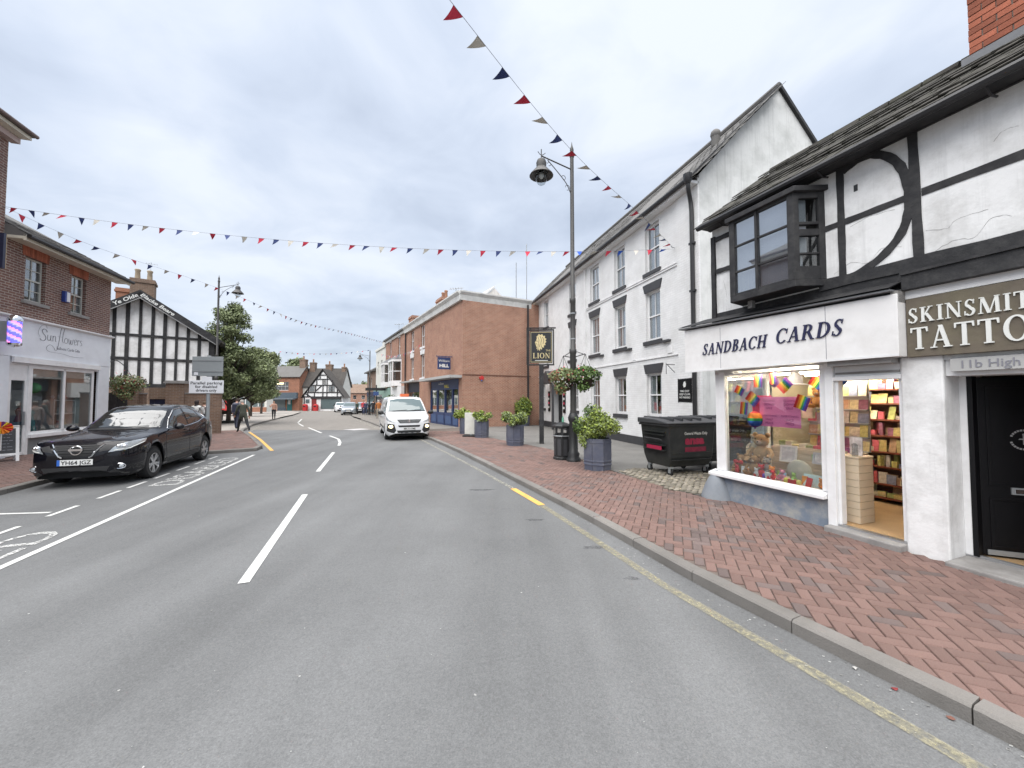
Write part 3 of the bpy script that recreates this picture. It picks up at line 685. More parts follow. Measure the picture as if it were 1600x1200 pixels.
# wall strip left of the oriel window
wob(ln((-.215, 2.95), (-.215, 4.62)), .075, -.04); wob(ln((-.17, 4.0), (.3, 3.98)), .07, -.03); wob(ln((-.25, 4.56), (.36, 4.56)), .07, -.03)
# roof: tiles laid one by one in uneven courses
sl = math.atan2(6.12 - 4.82, 1.5 + .22); SLN = math.hypot(1.3, 1.72)
rf = MB(); rf.quad((-.4, -.22, 4.80), (XE, -.22, 4.80), (XE, 1.5, 6.1), (-.4, 1.5, 6.1)); rf.quad((-.4, 1.5, 6.1), (XE, 1.5, 6.1), (XE, 3.5, 4.7), (-.4, 3.5, 4.7))
rf.quad((-.4, -.22, 4.78), (XE, -.22, 4.78), (XE, .02, 4.93), (-.4, .02, 4.93))
roof = rf.build('roof', MATS['roof_moss'], S, recalc=False)
tm = MB().box(-.083, .083, 0, .25, 0, .015).mesh('roof_tile', MATS['roof_moss'])
rows = int(SLN / .15); cnt = 0
for r in range(rows + 1):
    for c in range(25):
        x = -.33 + c * .17 + (r % 2) * .085
        if x > 3.6: continue
        cnt += 1; d = r * .15 + rnd.uniform(-.01, .01); sag = .02 * math.sin(x * 1.8 + r)
        link('roof_tile', tm, roof, (x, -.26 + d * math.cos(sl), 4.81 + d * math.sin(sl) + sag), (sl - .06 + rnd.gauss(0, .02), rnd.gauss(0, .02), rnd.gauss(0, .03)))
for c in range(12):
    mb = MB(); mb.T = Matrix.Translation((-.2 + c * .36, 1.5, 6.1)) @ Matrix.Rotation(R(90), 4, 'Y'); mb.tube([(0, 0, 0), (0, 0, .34)], .09, 8); mb.T = None
    mb.build('ridge_tile', MATS['roof_moss'], roof, smooth=True)
g = MB(); g.tube([(-.3, -.285, 4.76), (XE, -.285, 4.78)], .045, 8); g.build('gutter', MATS['gutter'], S, smooth=True)
BX('eaves_board', MATS['timber_black'], S, -.3, XE, -.22, -.02, 4.76, 4.79)
BX('eaves_board', MATS['timber_black'], S, -.3, XE, -.03, .02, 4.75, 4.9)
for x in (.1, 1.6, 3.05, 4.5):
    mb = MB(); mb.tube([(x, -.04, 4.70), (x, -.16, 4.68), (x, -.27, 4.74)], .012, 6); mb.build('gutter_bracket', MATS['gutter'], S)
# brick chimney
chim = MB().box(2.53, 3.68, 1.08, 2.12, 5.5, 8.18).build('chimney', MATS['mortar'], S)
bm_ = MB().box(0, .215, 0, .03, 0, .066).mesh('brick', MATS['brick_red_piece'])
for r in range(30):
    x = 2.515
    for w_ in ([1, 1, 1, 1, 1] if r % 2 == 0 else [.48, 1, 1, 1, 1, .48]):
        o = link('brick', bm_, chim, (x + rnd.uniform(-.002, .002), 1.068 + rnd.uniform(-.004, .004), 5.7 + r * .078), (0, 0, rnd.gauss(0, .006))); o.scale.x = w_; x += .215 * w_ + .0125
    for c in range(5):
        link('brick', bm_, chim, (2.516, 2.13 - c * .215 - (r % 2) * .1 + .03, 5.7 + r * .078 + .001), (0, 0, -math.pi / 2 + rnd.gauss(0, .006))) if c < 4 else None
BX('flashing', MATS['lead'], chim, 2.47, 3.75, 1.0, 1.06, 5.72, 5.88)
# oriel window
oriel = MB().prism([(.38, -.36), (1.36, -.36), (1.53, 0), (.3, 0)], 3.29, 3.38, 'z').build('oriel_window', MATS['timber_black'], S, bevel=.006)
MB().prism([(.34, -.40), (1.4, -.40), (1.58, 0), (.25, 0)], 4.56, 4.63, 'z').build('head_board', MATS['timber_black'], oriel, bevel=.006)
fm = MB()
for x in (.38, .80, 1.27): fm.box(x, x + (.085 if x != .8 else .035), -.36, -.29, 3.38, 4.56)
for z in (3.74, 4.14): fm.box(.465, .80, -.345, -.305, z, z + .03); fm.box(.835, 1.27, -.345, -.305, z, z + .03)
fm.box(.465, .80, -.35, -.3, 4.52, 4.56); fm.box(.835, 1.27, -.35, -.3, 4.52, 4.56); fm.box(.465, .80, -.35, -.3, 3.38, 3.42); fm.box(.835, 1.27, -.35, -.3, 3.38, 3.42)
fm.build('frame', MATS['timber_black'], oriel, bevel=.004)
for x0, x1 in ((.465, .8), (.835, 1.27)):
    for z0, z1 in ((3.42, 3.74), (3.77, 4.14), (4.17, 4.52)):
        MB().box(x0, x1, -.327, -.322, z0, z1).build('pane', MATS['sky_glass'], oriel)
MB().box(.4, 1.34, -.27, -.265, 3.4, 4.54).build('net_curtain', MATS['net_curtain'], oriel)
sd_ = MB(); T0 = Matrix.Translation((1.36, -.36, 0)) @ Matrix.Rotation(math.atan2(.36, .17), 4, 'Z'); sd_.T = T0
sd_.box(0, .07, 0, .07, 3.38, 4.56); sd_.box(.32, .4, 0, .07, 3.38, 4.56)
for z0, z1 in ((3.38, 3.56), (3.97, 4.06), (4.12, 4.16), (4.48, 4.56)): sd_.box(.07, .32, .003, .065, z0, z1)
sd_.box(.07, .32, .01, .06, 3.72, 3.745)
sd_.T = None; sd_.build('side_frame', MATS['timber_black'], oriel, bevel=.004)
for z0, z1 in ((3.56, 3.72), (3.745, 3.97), (4.16, 4.48)):
    gp = MB(); gp.T = T0; gp.box(.07, .32, .03, .035, z0, z1); gp.T = None; gp.build('pane', MATS['window_glass'], oriel)
gp = MB(); gp.T = T0; gp.box(.09, .2, .07, .075, 3.74, 4.5); gp.box(.09, .15, .076, .08, 3.4, 3.9); gp.T = None; gp.build('curtain', MATS['net_curtain'], oriel)
MB().quad((.3, 0, 3.38), (.3, 0, 4.56), (.38, -.36, 4.56), (.38, -.36, 3.38)).build('side_board', MATS['timber_black'], oriel)
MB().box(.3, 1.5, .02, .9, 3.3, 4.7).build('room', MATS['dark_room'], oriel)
on = thing('hanging_open_sign', 'small white outlined OPEN sign hanging behind the lowest left pane of the oriel window', 'sign', (0, 0, 0)); on.parent = None
on.location = S.matrix_basis @ Vector((.50, -.30, 3.43)); on.rotation_euler = (0, 0, S.rotation_euler.z)
fr = MB(); fr.box(0, .15, 0, .004, 0, .01); fr.box(0, .15, 0, .004, .27, .28); fr.box(0, .01, 0, .004, .01, .27); fr.box(.14, .15, 0, .004, .01, .27)
fr.build('border', MATS['letter_white'], on)
text('OPEN', .085, MATS['letter_white'], on, (.105, -.002, .03), (math.pi / 2, -math.pi / 2, 0), .003, width=.22)
ml = MB(); ml.box(.55, .62, -.2, -.13, 3.18, 3.29); ml.build('bracket', MATS['grey_stone'], S)
# shop front
fas = MB(); fas.prism([(-.22, 2.27), (-.21, 3.0), (-.34, 3.02), (-.34, 3.05)], 0, 1) if False else None
fas = MB().prism([(-.70, 2.28), (2.335, 2.26), (2.335, 2.955), (-.70, 3.03)], -.22, -.03)
fo = fas.build('shop_fascia', M('fascia_white', (.79, .78, .77), .5, var=.05, dirt=(.45, .42, .38), dirt_amt=.4, dirt_scale=1.6), S, bevel=.006)
for x in (.06, 1.62): MB().box(x, x + .006, -.2215, -.2, 2.29, 2.97).build('panel_joint', MATS['letter_grey'], fo)
MB().box(-.70, 2.335, -.225, -.21, 2.262, 2.29).build('bottom_bead', MATS['white_paint'], fo)
caps('SANDBACH', .185, MATS['letter_navy'], fo, (-.295, -.222, 2.545), slant=.2, width=1.13, letters=True)
caps('CARDS', .2, MATS['letter_navy'], fo, (.98, -.222, 2.575), slant=.2, width=.82, letters=True)
cn = MB().prism([(-.78, 3.055), (2.3, 2.985), (2.3, 3.005), (-.78, 3.075)], -.28, -.02).build('canopy_edge', MATS['lead'], S)
cv = MB(); cv.add([(-.8, -.29, 3.08), (2.3, -.29, 3.01), (2.3, 0, 3.12), (-.4, 0, 3.2)], [(0, 1, 2, 3)]); cv.add([(-.8, -.3, 3.09), (2.3, -.3, 3.02), (2.3, 0, 3.13), (-.4, 0, 3.21)], [(0, 1, 2, 3)]); cv.build('canopy_felt', MATS['timber_black'], S, recalc=False)
# window: corner posts, sill, glass with a glazed return
W = MB(); W.box(-.245, -.17, .0, .09, .57, 2.24); W.box(-.165, -.06, -.01, .085, .57, 2.24); W.box(1.405, 1.475, -.01, .09, .57, 2.24); W.box(1.485, 1.585, -.045, .1, .12, 2.26); W.box(-.06, 1.405, .0, .08, 2.18, 2.25)
W.box(-.245, -.17, 1.17, 1.25, .57, 2.24); W.box(-.245, -.17, .09, 1.17, 2.16, 2.24)
win = W.build('shop_window', MATS['white_paint'], S, bevel=.006)
MB().prism([(-.12, .48), (-.12, .53), (.05, .575), (.05, .48)], -.32, 1.48, 'x').build('sill', MATS['white_paint'], win, bevel=.008)
MB().box(-.06, 1.405, .03, .036, .575, 2.18).build('pane', MATS['shop_glass'], win)
MB().box(-.215, -.21, .09, 1.17, .575, 2.16).build('pane', MATS['shop_glass'], win)
sr = MB(); sr.box(-.25, 1.49, -.02, .12, .0, .48); sr.box(-.25, -.15, .12, 1.25, 0, .57); sr.build('stall_riser', MATS['blue_riser'], S, bevel=.02)
bo = MB(); bo.lathe([(.26, 0), (.24, .08), (.19, .22), (.12, .36), (.04, .45), (.0, .46)], 14, (-.22, -.02, .1)); bo.build('corner_guard', M('guard_grey', (.2, .22, .245), .8, var=.1, bump=.5, bscale=25, dirt=(.3, .3, .29), dirt_amt=.5), S, smooth=True)
st = MB().box(1.5, 2.26, -.17, .1, .0, .17); st.build('doorstep', MATS['grey_stone'], S, bevel=.015)
MB().box(1.585, 2.255, -.02, .05, .17, .19).build('threshold_strip', MATS['alloy'], S)
dr = MB(); dr.box(1.585, 1.62, 0, .1, .19, 2.02); dr.box(2.22, 2.255, 0, .1, .19, 2.02); dr.box(1.585, 2.255, -.035, .1, 2.02, 2.07); dr.box(1.585, 2.255, .0, .1, 2.07, 2.26)
df = dr.build('door_frame', MATS['white_paint'], S, bevel=.004)
BX('transom_bar', MATS['grey_stone'], df, 1.6, 2.24, -.015, .0, 2.10, 2.125)
rd = MB().box(1.6, 2.24, -.17, -.02, 2.20, 2.262).build('lintel', MATS['grey_stone'], S)
# kerb step in front of tattoo door, recess, open black door
MB().box(2.6, 4.2, -.16, .6, 0, .145).build('doorstep', MATS['grey_stone'], S, bevel=.015)
MB().box(2.6, 3.42, .3, 2.2, .146, .16).build('hall_floor', MATS['carpet_tan'], S)
MB().box(2.6, 3.42, .27, .31, .14, .175).build('threshold_strip', MATS['alloy'], S)
hl = MB(); hl.quad((2.61, .74, .1), (2.61, 2.2, .1), (2.61, 2.2, 2.3), (2.61, .74, 2.3)); hl.quad((3.41, .3, .1), (3.41, .3, 2.3), (3.41, 2.2, 2.3), (3.41, 2.2, .1)); hl.quad((2.61, 2.2, .1), (3.41, 2.2, .1), (3.41, 2.2, 2.3), (2.61, 2.2, 2.3)); hl.quad((2.61, .3, 2.2), (3.41, .3, 2.2), (3.41, 2.2, 2.2), (2.61, 2.2, 2.2))
hl.build('hallway', M('hall_pink', (.34, .26, .23), .85, var=.1), S, recalc=False)
tf = MB(); tf.box(2.6, 2.66, .26, .34, .16, 2.03); tf.box(3.36, 3.42, .26, .34, .16, 2.03); tf.box(2.6, 3.42, .02, .36, 2.03, 2.235); dfr = tf.build('door_frame', MATS['white_paint'], S, bevel=.004)
BX('jamb', MATS['black_paint'], dfr, 2.66, 2.7, .255, .345, .16, 2.03)
dm = MB().box(0, .68, 0, .045, .0, 1.84)
for (x0, x1, z0, z1) in ((.06, .62, .08, .6), (.06, .62, .72, 1.76)): dm.box(x0, x1, -.008, 0, z0, z0 + .03); dm.box(x0, x1, -.008, 0, z1 - .03, z1); dm.box(x0, x0 + .03, -.008, 0, z0 + .03, z1 - .03); dm.box(x1 - .03, x1, -.008, 0, z0 + .03, z1 - .03)
dd = dm.build('door', MATS['black_paint'], S, (2.7, .345, .175), (0, 0, R(46)), bevel=.003)
BX('letterbox', MATS['galv'], dd, .22, .44, -.014, .0, .64, .71); BX('letterbox_flap', MATS['chrome'], dd, .245, .415, -.018, -.0145, .655, .695)
BX('kickplate', MATS['galv'], dd, .03, .65, -.01, 0, .01, .06); BX('handle', MATS['galv'], dd, .63, .66, -.05, 0, .62, .8)
# the round white door emblem with its small figure
em = MB()
for a in range(26):
    if 8 <= a % 13 <= 12 and False: continue
    t0, t1 = R(a * 360 / 26), R(a * 360 / 26 + 9); r0, r1 = .088, .105
    if a in (0, 13, 25, 12): continue
    em.prism([(.33 + r0 * math.cos(t0), 1.2 + r0 * math.sin(t0)), (.33 + r1 * math.cos(t0), 1.2 + r1 * math.sin(t0)), (.33 + r1 * math.cos(t1), 1.2 + r1 * math.sin(t1)), (.33 + r0 * math.cos(t1), 1.2 + r0 * math.sin(t1))], -.004, -.001)
em.prism([(.322, 1.15), (.338, 1.15), (.338, 1.24), (.322, 1.24)], -.004, -.001); em.prism([(.29, 1.2), (.37, 1.2), (.36, 1.212), (.3, 1.212)], -.0048, -.001); em.ball((.33, -.003, 1.252), (.012, .002, .012), 8, 5)
em.build('door_emblem', M('emblem_grey', (.3, .3, .3), .6), dd)
tsn = MB().prism([(2.34, 2.25), (7.0, 2.22), (7.0, 2.87), (2.34, 2.895)], -.075, .0).build('tattoo_sign', MATS['sign_brown'], S, bevel=.005)
caps('SKINSMITHS', .16, MATS['letter_white'], tsn, (2.365, -.077, 2.62), width=1.07, letters=True, depth=.014)
caps('TATTOO', .235, MATS['letter_white'], tsn, (2.38, -.077, 2.33), width=1.0, letters=True, depth=.014)
BX('number_plate', M('lintel_grey', (.42, .42, .41), .7, var=.08), S, 2.66, 3.6, -.045, -.0, 2.075, 2.205)
text('11b High Street', .11, MATS['letter_grey'], S, (2.72, -.048, 2.105))
# inside the gift shop
rm = MB(); rm.quad((-.14, 4.2, .15), (2.25, 4.2, .15), (2.25, 4.2, 2.3), (-.14, 4.2, 2.3)); rm.quad((2.25, .1, .15), (2.25, 4.2, .15), (2.25, 4.2, 2.3), (2.25, .1, 2.3)); rm.quad((-.14, 1.26, .15), (-.14, 4.2, .15), (-.14, 4.2, 2.3), (-.14, 1.26, 2.3)); rm.quad((-.2, .04, 2.28), (2.25, .04, 2.28), (2.25, 4.2, 2.28), (-.2, 4.2, 2.28))
rm.build('shop_room', M('room_cream', (.5, .42, .3), .8, var=.1), S, recalc=False)
MB().quad((-.14, .04, .185), (2.25, .04, .185), (2.25, 4.2, .185), (-.14, 4.2, .185)).build('shop_floor', MATS['carpet_tan'], S, recalc=False)
MB().box(-.15, 1.4, .05, .62, .5, .56).build('display_shelf', MATS['slatwall'], S)
CEIL = M('ceiling_tube', (1, .87, .66), .5, var=0, emit=22)
for i, y in enumerate((.1, .95, 1.7)):
    f_ = thing('ceiling_light', ['warm lit tube light on the gift shop ceiling just inside the window', 'warm lit tube light in the middle of the gift shop ceiling', 'warm lit tube light at the back of the gift shop ceiling by the card shelves'][i], 'light'); f_.location = S.matrix_basis @ Vector((1.0, y, 2.22)); f_.rotation_euler = (0, 0, S.rotation_euler.z)
    MB().box(-.85, .42, -.03, .03, .0, .03).build('housing', MATS['white_paint'], f_); MB().box(-.82, .4, -.025, .025, -.03, -.001).build('tube', CEIL, f_)
# ---------------------------------------------------------------- stock in the gift shop (positions in the shop's own frame)
SM = S.matrix_basis.copy(); SRZ = S.rotation_euler.z
def put(name, label, cat, x, y, z, rz=0, group=None):
    return thing(name, label, cat, SM @ Vector((x, y, z)), SRZ + rz, group)
def one(mb, name, mats, label, cat, x, y, z, rz=0, group=None, smooth=False, bevel=0, rx=0):
    o = mb.build(name, mats, None, SM @ Vector((x, y, z)), (rx, 0, SRZ + rz), smooth, bevel); return tag(o, label, cat, group)
PINK = M('poster_pink', (.92, .26, .52), .7, var=.04); HOT = M('poster_red', (.7, .05, .16), .7, var=.05)
RB6 = [M('stripe_' + n, c, .7, var=.05) for n, c in (('red', (.6, .03, .03)), ('orange', (.75, .22, .02)), ('yellow', (.75, .6, .05)), ('green', (.03, .28, .06)), ('blue', (.03, .1, .45)), ('violet', (.2, .04, .3)))]
# partition behind the window display and the counter by the door
pt = put('display_partition', 'cream slatted low partition behind the window display', 'partition', .25, .66, .56)
for i in range(5): MB().box(0, 1.15, 0, .025, i * .09, i * .09 + .084).build('slat', MATS['slatwall'], pt)
ct = put('slatwall_counter', 'cream slatted counter unit standing just inside the open shop door', 'counter', 1.44, .24, .19)
for i in range(9): MB().box(0, .25, 0, .3, i * .092, i * .092 + .087).build('slat', MATS['slatwall'], ct)
MB().box(-.005, .255, -.005, .31, .83, .85).build('top', MATS['slatwall'], ct)
# posters
p = put('sale_poster', 'large bright pink closing down sale poster hanging in the shop window', 'poster', .42, .18, 1.36)
MB().box(0, .62, 0, .003, 0, .46).build('sheet', PINK, p)
for k in (0, 1):
    for i, (s, h) in enumerate((('CLOSING', .045), ('DOWN', .05), ('SALE', .05), ('', 0), ('EVERYTHING', .042), ('HALF', .05), ('PRICE', .05))):
        if s: text(s, h, M('poster_ink', (.30, .03, .2), .7, var=0), p, (.155 + k * .31, -.002, .385 - i * .058), depth=.001, align='CENTER')
one(MB().box(0, .3, 0, .003, 0, .42), 'red_poster', HOT, 'plain crimson poster half hidden behind the pink sale poster', 'poster', .26, .23, 1.42, .1)
# rainbow flags hung in the window
def flag(x, z, w, h, tilt, label, n=6):
    o = put('rainbow_flag', label, 'flag', x, .14 + .02 * rnd.random(), z, 0, 'rainbow flags hanging in the shop window')
    for i in range(n):
        mb = MB(); mb.T = Matrix.Rotation(tilt, 4, 'Y'); a = i / n * w; c = math.sin(i * .9) * .012
        mb.quad((a, c, 0), (a + w / n, math.sin((i + 1) * .9) * .012, 0), (a + w / n, math.sin((i + 1) * .9) * .012, -h), (a, c, -h)); mb.T = None
        mb.build('stripe', RB6[i], o, recalc=False)
for i, (x, z, w, h, t, l) in enumerate(((.05, 2.02, .17, .13, .5, 'small tilted rainbow flag highest at the left edge of the shop window'), (.12, 1.74, .14, .2, .12, 'upright rainbow flag just left of the crimson poster'), (.36, 2.17, .15, .2, 0, 'rainbow flag hanging straight from the string above the crimson poster'),
    (.30, 1.92, .22, .17, .7, 'broad rainbow flag tilted over the top of the crimson poster'), (.62, 2.19, .1, .18, 0, 'narrow dark rainbow flag hanging from the middle of the string'), (.72, 1.98, .2, .16, -.75, 'rainbow flag tilted over the top of the pink poster'), (1.02, 1.86, .19, .2, .35, 'rainbow flag at the upper right corner of the pink poster'), (1.24, 2.12, .2, .14, .6, 'rainbow flag beside the right post of the shop window'))):
    flag(x, z, w, h, t, l)
cd = MB(); cd.tube(catmull([(-.05, .15, 2.12), (.4, .15, 2.18), (.8, .15, 2.2), (1.4, .15, 2.14)], 5), .003, 4); tag(cd.build('flag_string', MATS['rubber'], None, SM.translation, (0, 0, SRZ)), 'thin string across the top of the shop window carrying rainbow flags', 'string')
bl = MB(); bl.ball((0, 0, 0), (.1, .09, .12), 12, 8); bl.mi = 1; bl.v = bl.v
def balloon(x, y, z, mats, label, s=1):
    mb = MB(); mb.ball((0, 0, 0), (.11 * s, .1 * s, .13 * s), 12, 9); k = len(mb.f)
    for i, f in enumerate(mb.f):
        zz = sum(mb.v[j].z for j in f) / len(f) / (.13 * s); mb.m[i] = min(len(mats) - 1, int((1 - zz) / 2 * len(mats)))
    mb.mi = len(mats) - 1; mb.lathe([(.005, -.15 * s), (.02 * s, -.14 * s), (.008, -.125 * s)], 6)
    return one(mb, 'balloon', mats, label, 'balloon', x, y, z, smooth=True)
balloon(.38, .12, 1.46, RB6, 'round rainbow striped balloon below the crimson poster')
balloon(1.26, .3, 2.02, [RB6[0]], 'red foil balloon high in the right corner of the shop window', .9)
balloon(1.4, .42, 2.08, [RB6[4]], 'blue foil balloon half behind the right post of the shop window', .9)
balloon(1.12, .5, 1.98, [M('balloon_green', (.2, .5, .3), .4)], 'small green balloon behind the red one in the shop window', .55)
balloon(.58, .3, 2.05, [M('balloon_purple', (.25, .06, .3), .4)], 'small purple balloon between the flags in the shop window', .6)
def teddy(x, y, z, s, col, label, rz=0, cat='teddy bear', ears=True):
    o = put('teddy_bear', label, cat, x, y, z, rz, 'soft toys in the shop window')
    fur = M('fur_%s' % col[0], col[1], .95, var=.15, scale=30, bump=.5, bscale=90); lt = M('fur_muzzle', (.55, .42, .28), .95, var=.1)
    mb = MB(); mb.ball((0, 0, .1 * s), (.085 * s, .075 * s, .1 * s)); mb.ball((0, 0, .245 * s), (.075 * s, .07 * s, .068 * s))
    for q in (-1, 1):
        if ears: mb.ball((q * .06 * s, .005, .305 * s), (.028 * s, .018 * s, .028 * s), 8, 5)
        mb.tube([(q * .07 * s, -.01 * s, .16 * s), (q * .11 * s, -.04 * s, .11 * s), (q * .1 * s, -.08 * s, .075 * s)], [.03 * s, .03 * s, .026 * s], 7)
        mb.tube([(q * .05 * s, -.03 * s, .03 * s), (q * .085 * s, -.1 * s, .035 * s), (q * .09 * s, -.13 * s, .06 * s)], [.036 * s, .036 * s, .032 * s], 7)
    mb.build('body', fur, o, smooth=True)
    MB().ball((0, -.06 * s, .23 * s), (.03 * s, .025 * s, .024 * s), 8, 5).build('muzzle', lt, o, smooth=True)
    e = MB(); e.ball((0, -.085 * s, .238 * s), .008 * s, 6, 4); [e.ball((q * .03 * s, -.064 * s, .265 * s), .007 * s, 6, 4) for q in (-1, 1)]
    e.build('eyes_and_nose', MATS['rubber'], o)
    return o
BR = ('brown', (.36, .2, .09)); TN = ('tan', (.5, .32, .16)); RD = ('red', (.6, .04, .05)); PK = ('pink', (.65, .25, .35)); CR = ('cream', (.6, .52, .38))
DZ = .56
teddy(.26, .42, DZ + .16, 1.55, TN, 'biggest tan teddy bear sitting behind the others in the left corner of the shop window', .2)
teddy(.1, .5, DZ + .3, 1.0, CR, 'cream soft toy perched above the big bear against the side glass', .4)
teddy(.07, .2, DZ, .95, BR, 'brown teddy bear with a red bow at the far left of the window shelf', .3)
rbow = put('ribbon_bow', 'red ribbon bow round the neck of the leftmost brown bear', 'ribbon', .07, .12, DZ + .17)
bw_ = MB(); bw_.ball((-.045, 0, .012), (.05, .02, .035), 8, 5); bw_.ball((.045, 0, .012), (.05, .02, .035), 8, 5); bw_.build('loops', RB6[0], rbow, smooth=True); MB().ball((0, -.012, .01), .016, 6, 4).build('knot', RB6[0], rbow)
teddy(.30, .2, DZ, 1.0, BR, 'brown teddy bear sitting in front of the biggest bear in the shop window', .1)
teddy(.48, .24, DZ + .06, .75, ('grey', (.3, .25, .22)), 'small grey monkey toy right of the brown bears', .0, 'soft toy')
teddy(.45, .14, DZ, .62, RD, 'red soft toy in front of the grey monkey toy')
teddy(.60, .17, DZ, .6, ('orange', (.75, .25, .04)), 'orange soft toy near the middle of the window shelf', -.1, 'soft toy')
teddy(.66, .1, DZ, .45, ('scarlet', (.65, .02, .03)), 'tiny scarlet soft toy at the front edge of the window shelf', 0, 'soft toy')
teddy(.74, .2, DZ, .5, PK, 'pink soft toy left of the cream cushion', 0, 'soft toy')
one(MB().ball((0, 0, .03), (.04, .035, .05), 8, 5), 'purple_toy', M('toy_purple', (.12, .05, .4), .9), 'little purple round toy between the red and orange soft toys', 'soft toy', .54, .09, DZ, smooth=True)
for (x, c, l) in ((.86, (.7, .62, .1), 'small yellow toy egg at the front of the window shelf'), (.95, (.25, .6, .25), 'small green toy egg at the front of the window shelf'), (1.04, (.75, .68, .2), 'pale yellow toy egg left of the greeting card on the window shelf')):
    one(MB().ball((0, 0, .035), (.035, .03, .042), 8, 6), 'toy_egg', M('egg_%d' % int(x * 100), c, .6), l, 'toy egg', x, .1, DZ, smooth=True)
cu = MB(); cu.ball((0, 0, .16), (.19, .07, .17), 14, 8); one(cu, 'cushion', MATS['lime_wash'] if False else M('cushion_cream', (.62, .57, .45), .95, var=.12, scale=12, bump=.3), 'cream cushion with a printed bear standing in the middle of the window display', 'cushion', .92, .3, DZ, -.1, smooth=True)
def frame_pic(x, y, z, w, h, rz, col, label, pic=(.6, .6, .62), tilt=-.2):
    o = put('picture_frame', label, 'picture frame', x, y, z, rz, 'framed gifts in the shop window'); o.rotation_euler.x = tilt
    t = .025; mb = MB(); mb.box(0, w, 0, .02, 0, t); mb.box(0, w, 0, .02, h - t, h); mb.box(0, t, 0, .02, t, h - t); mb.box(w - t, w, 0, .02, t, h - t)
    mb.build('frame', M('frame_%d%d' % (int(col[0] * 99), int(col[2] * 99)), col, .4), o)
    MB().box(t, w - t, .008, .014, t, h - t).build('picture', M('pic_%d%d' % (int(pic[0] * 99), int(pic[2] * 99)), pic, .5, var=.3, scale=14), o)
frame_pic(.50, .48, DZ + .24, .24, .26, .15, (.75, .75, .74), 'white picture frame leaning beside the big tan bear')
frame_pic(1.17, .48, DZ + .24, .24, .28, -.1, (.55, .48, .36), 'cream picture frame leaning at the right of the window display', (.55, .52, .4))
frame_pic(.96, .52, DZ + .27, .2, .17, 0, (.5, .52, .56), 'small silver picture frame between the two larger frames')
frame_pic(1.28, .2, DZ + .02, .12, .15, -.4, (.05, .05, .05), 'little black photo frame in the right corner of the window shelf')
one(MB().box(0, .24, 0, .004, 0, .17), 'greeting_card', M('card_teal', (.55, .72, .72), .5, var=.2, scale=15), 'pale blue greeting card propped at the front of the window shelf', 'card', 1.04, .16, DZ, 0, rx=-.35)
one(MB().box(0, .1, 0, .06, 0, .09), 'gift_box', M('gift_green', (.2, .5, .15), .5), 'small green gift box standing on the low slatted partition', 'box', .9, .62, DZ + .3)
hat = MB(); hat.lathe([(.17, 0), (.15, .01), (.1, .02), (.09, .14), (.05, .19)], 14); one(hat, 'lamp_shade', M('shade_grey', (.3, .29, .31), .9), 'grey fabric shade hanging high in the middle of the shop window', 'lampshade', .83, .4, 2.0, smooth=True)
teddy(1.08, .5, 1.66, .9, ('ginger', (.5, .25, .08)), 'ginger soft toy hanging at the upper right of the shop window', .2, 'soft toy')
# stack of stock on the partition
for i in range(10):
    c = rnd.choice([(.5, .08, .12), (.55, .3, .4), (.25, .3, .12), (.5, .42, .15), (.3, .1, .25), (.55, .5, .4)])
    one(MB().box(0, .1, 0, .13, 0, .03 + .05 * rnd.random()), 'gift_pack', M('pack_%d' % i, c, .5, var=.3, scale=18), '%s gift pack, number %s from the left behind the window display' % (['crimson', 'rose', 'green', 'amber', 'plum', 'cream'][[(.5, .08, .12), (.55, .3, .4), (.25, .3, .12), (.5, .42, .15), (.3, .1, .25), (.55, .5, .4)].index(c)], ['one', 'two', 'three', 'four', 'five', 'six', 'seven', 'eight', 'nine', 'ten'][i]), 'gift pack', .3 + i * .105, .78, 1.02 + .0 * i, rnd.uniform(-.2, .2), 'gift packs behind the window display')
ct2 = put('display_counter', 'low cream counter behind the slatted partition carrying gift packs', 'counter', .25, .72, .19); MB().box(0, 1.15, 0, .3, 0, .826).build('cabinet', MATS['slatwall'], ct2)
# shelves of cards seen through the door and over the window display
sh = put('card_shelving', 'tall shelving unit full of cards along the back of the gift shop', 'shelving', 0, 0, 0)
WD = M('shelf_red_wood', (.24, .07, .04), .5, var=.2, scale=8)
back_y = 2.05
shz = [.25, .46, .72, .95, 1.2, 1.45, 1.7, 1.92]
for z in shz: MB().box(.5, 2.24, back_y - .26, back_y, z, z + .022).build('shelf', WD, sh)
MB().box(.5, 2.24, back_y, back_y + .02, .19, 2.25).build('back_panel', M('shelf_back', (.2, .11, .08), .8, var=.2), sh)
cardmats = [M('card_%d' % i, c, .5, var=.35, scale=22) for i, c in enumerate([(.66, .6, .3), (.7, .66, .5), (.45, .5, .18), (.62, .5, .2), (.55, .12, .16), (.66, .62, .58), (.3, .12, .2), (.5, .32, .2), (.68, .6, .36), (.25, .28, .4), (.6, .56, .2)])]
cmesh = [MB().box(-.05, .05, 0, .004, 0, .17).mesh('card', m_) for m_ in cardmats] + [MB().box(-.035, .035, 0, .05, 0, .12).mesh('card', m_) for m_ in cardmats[:6]]
CN = ['yellow', 'cream', 'green', 'gold', 'red', 'white', 'plum', 'brown', 'straw', 'slate blue', 'mustard']
SHN = ['lowest', 'second', 'third', 'fourth', 'fifth', 'sixth', 'seventh', 'top']
cm_ = [[MB().box(-w / 2, w / 2, 0, d_, 0, h).mesh('card', m_) for m_ in cardmats] for w, d_, h in ((.1, .004, .17), (.13, .004, .14), (.07, .05, .1), (.045, .06, .19), (.1, .07, .07))]
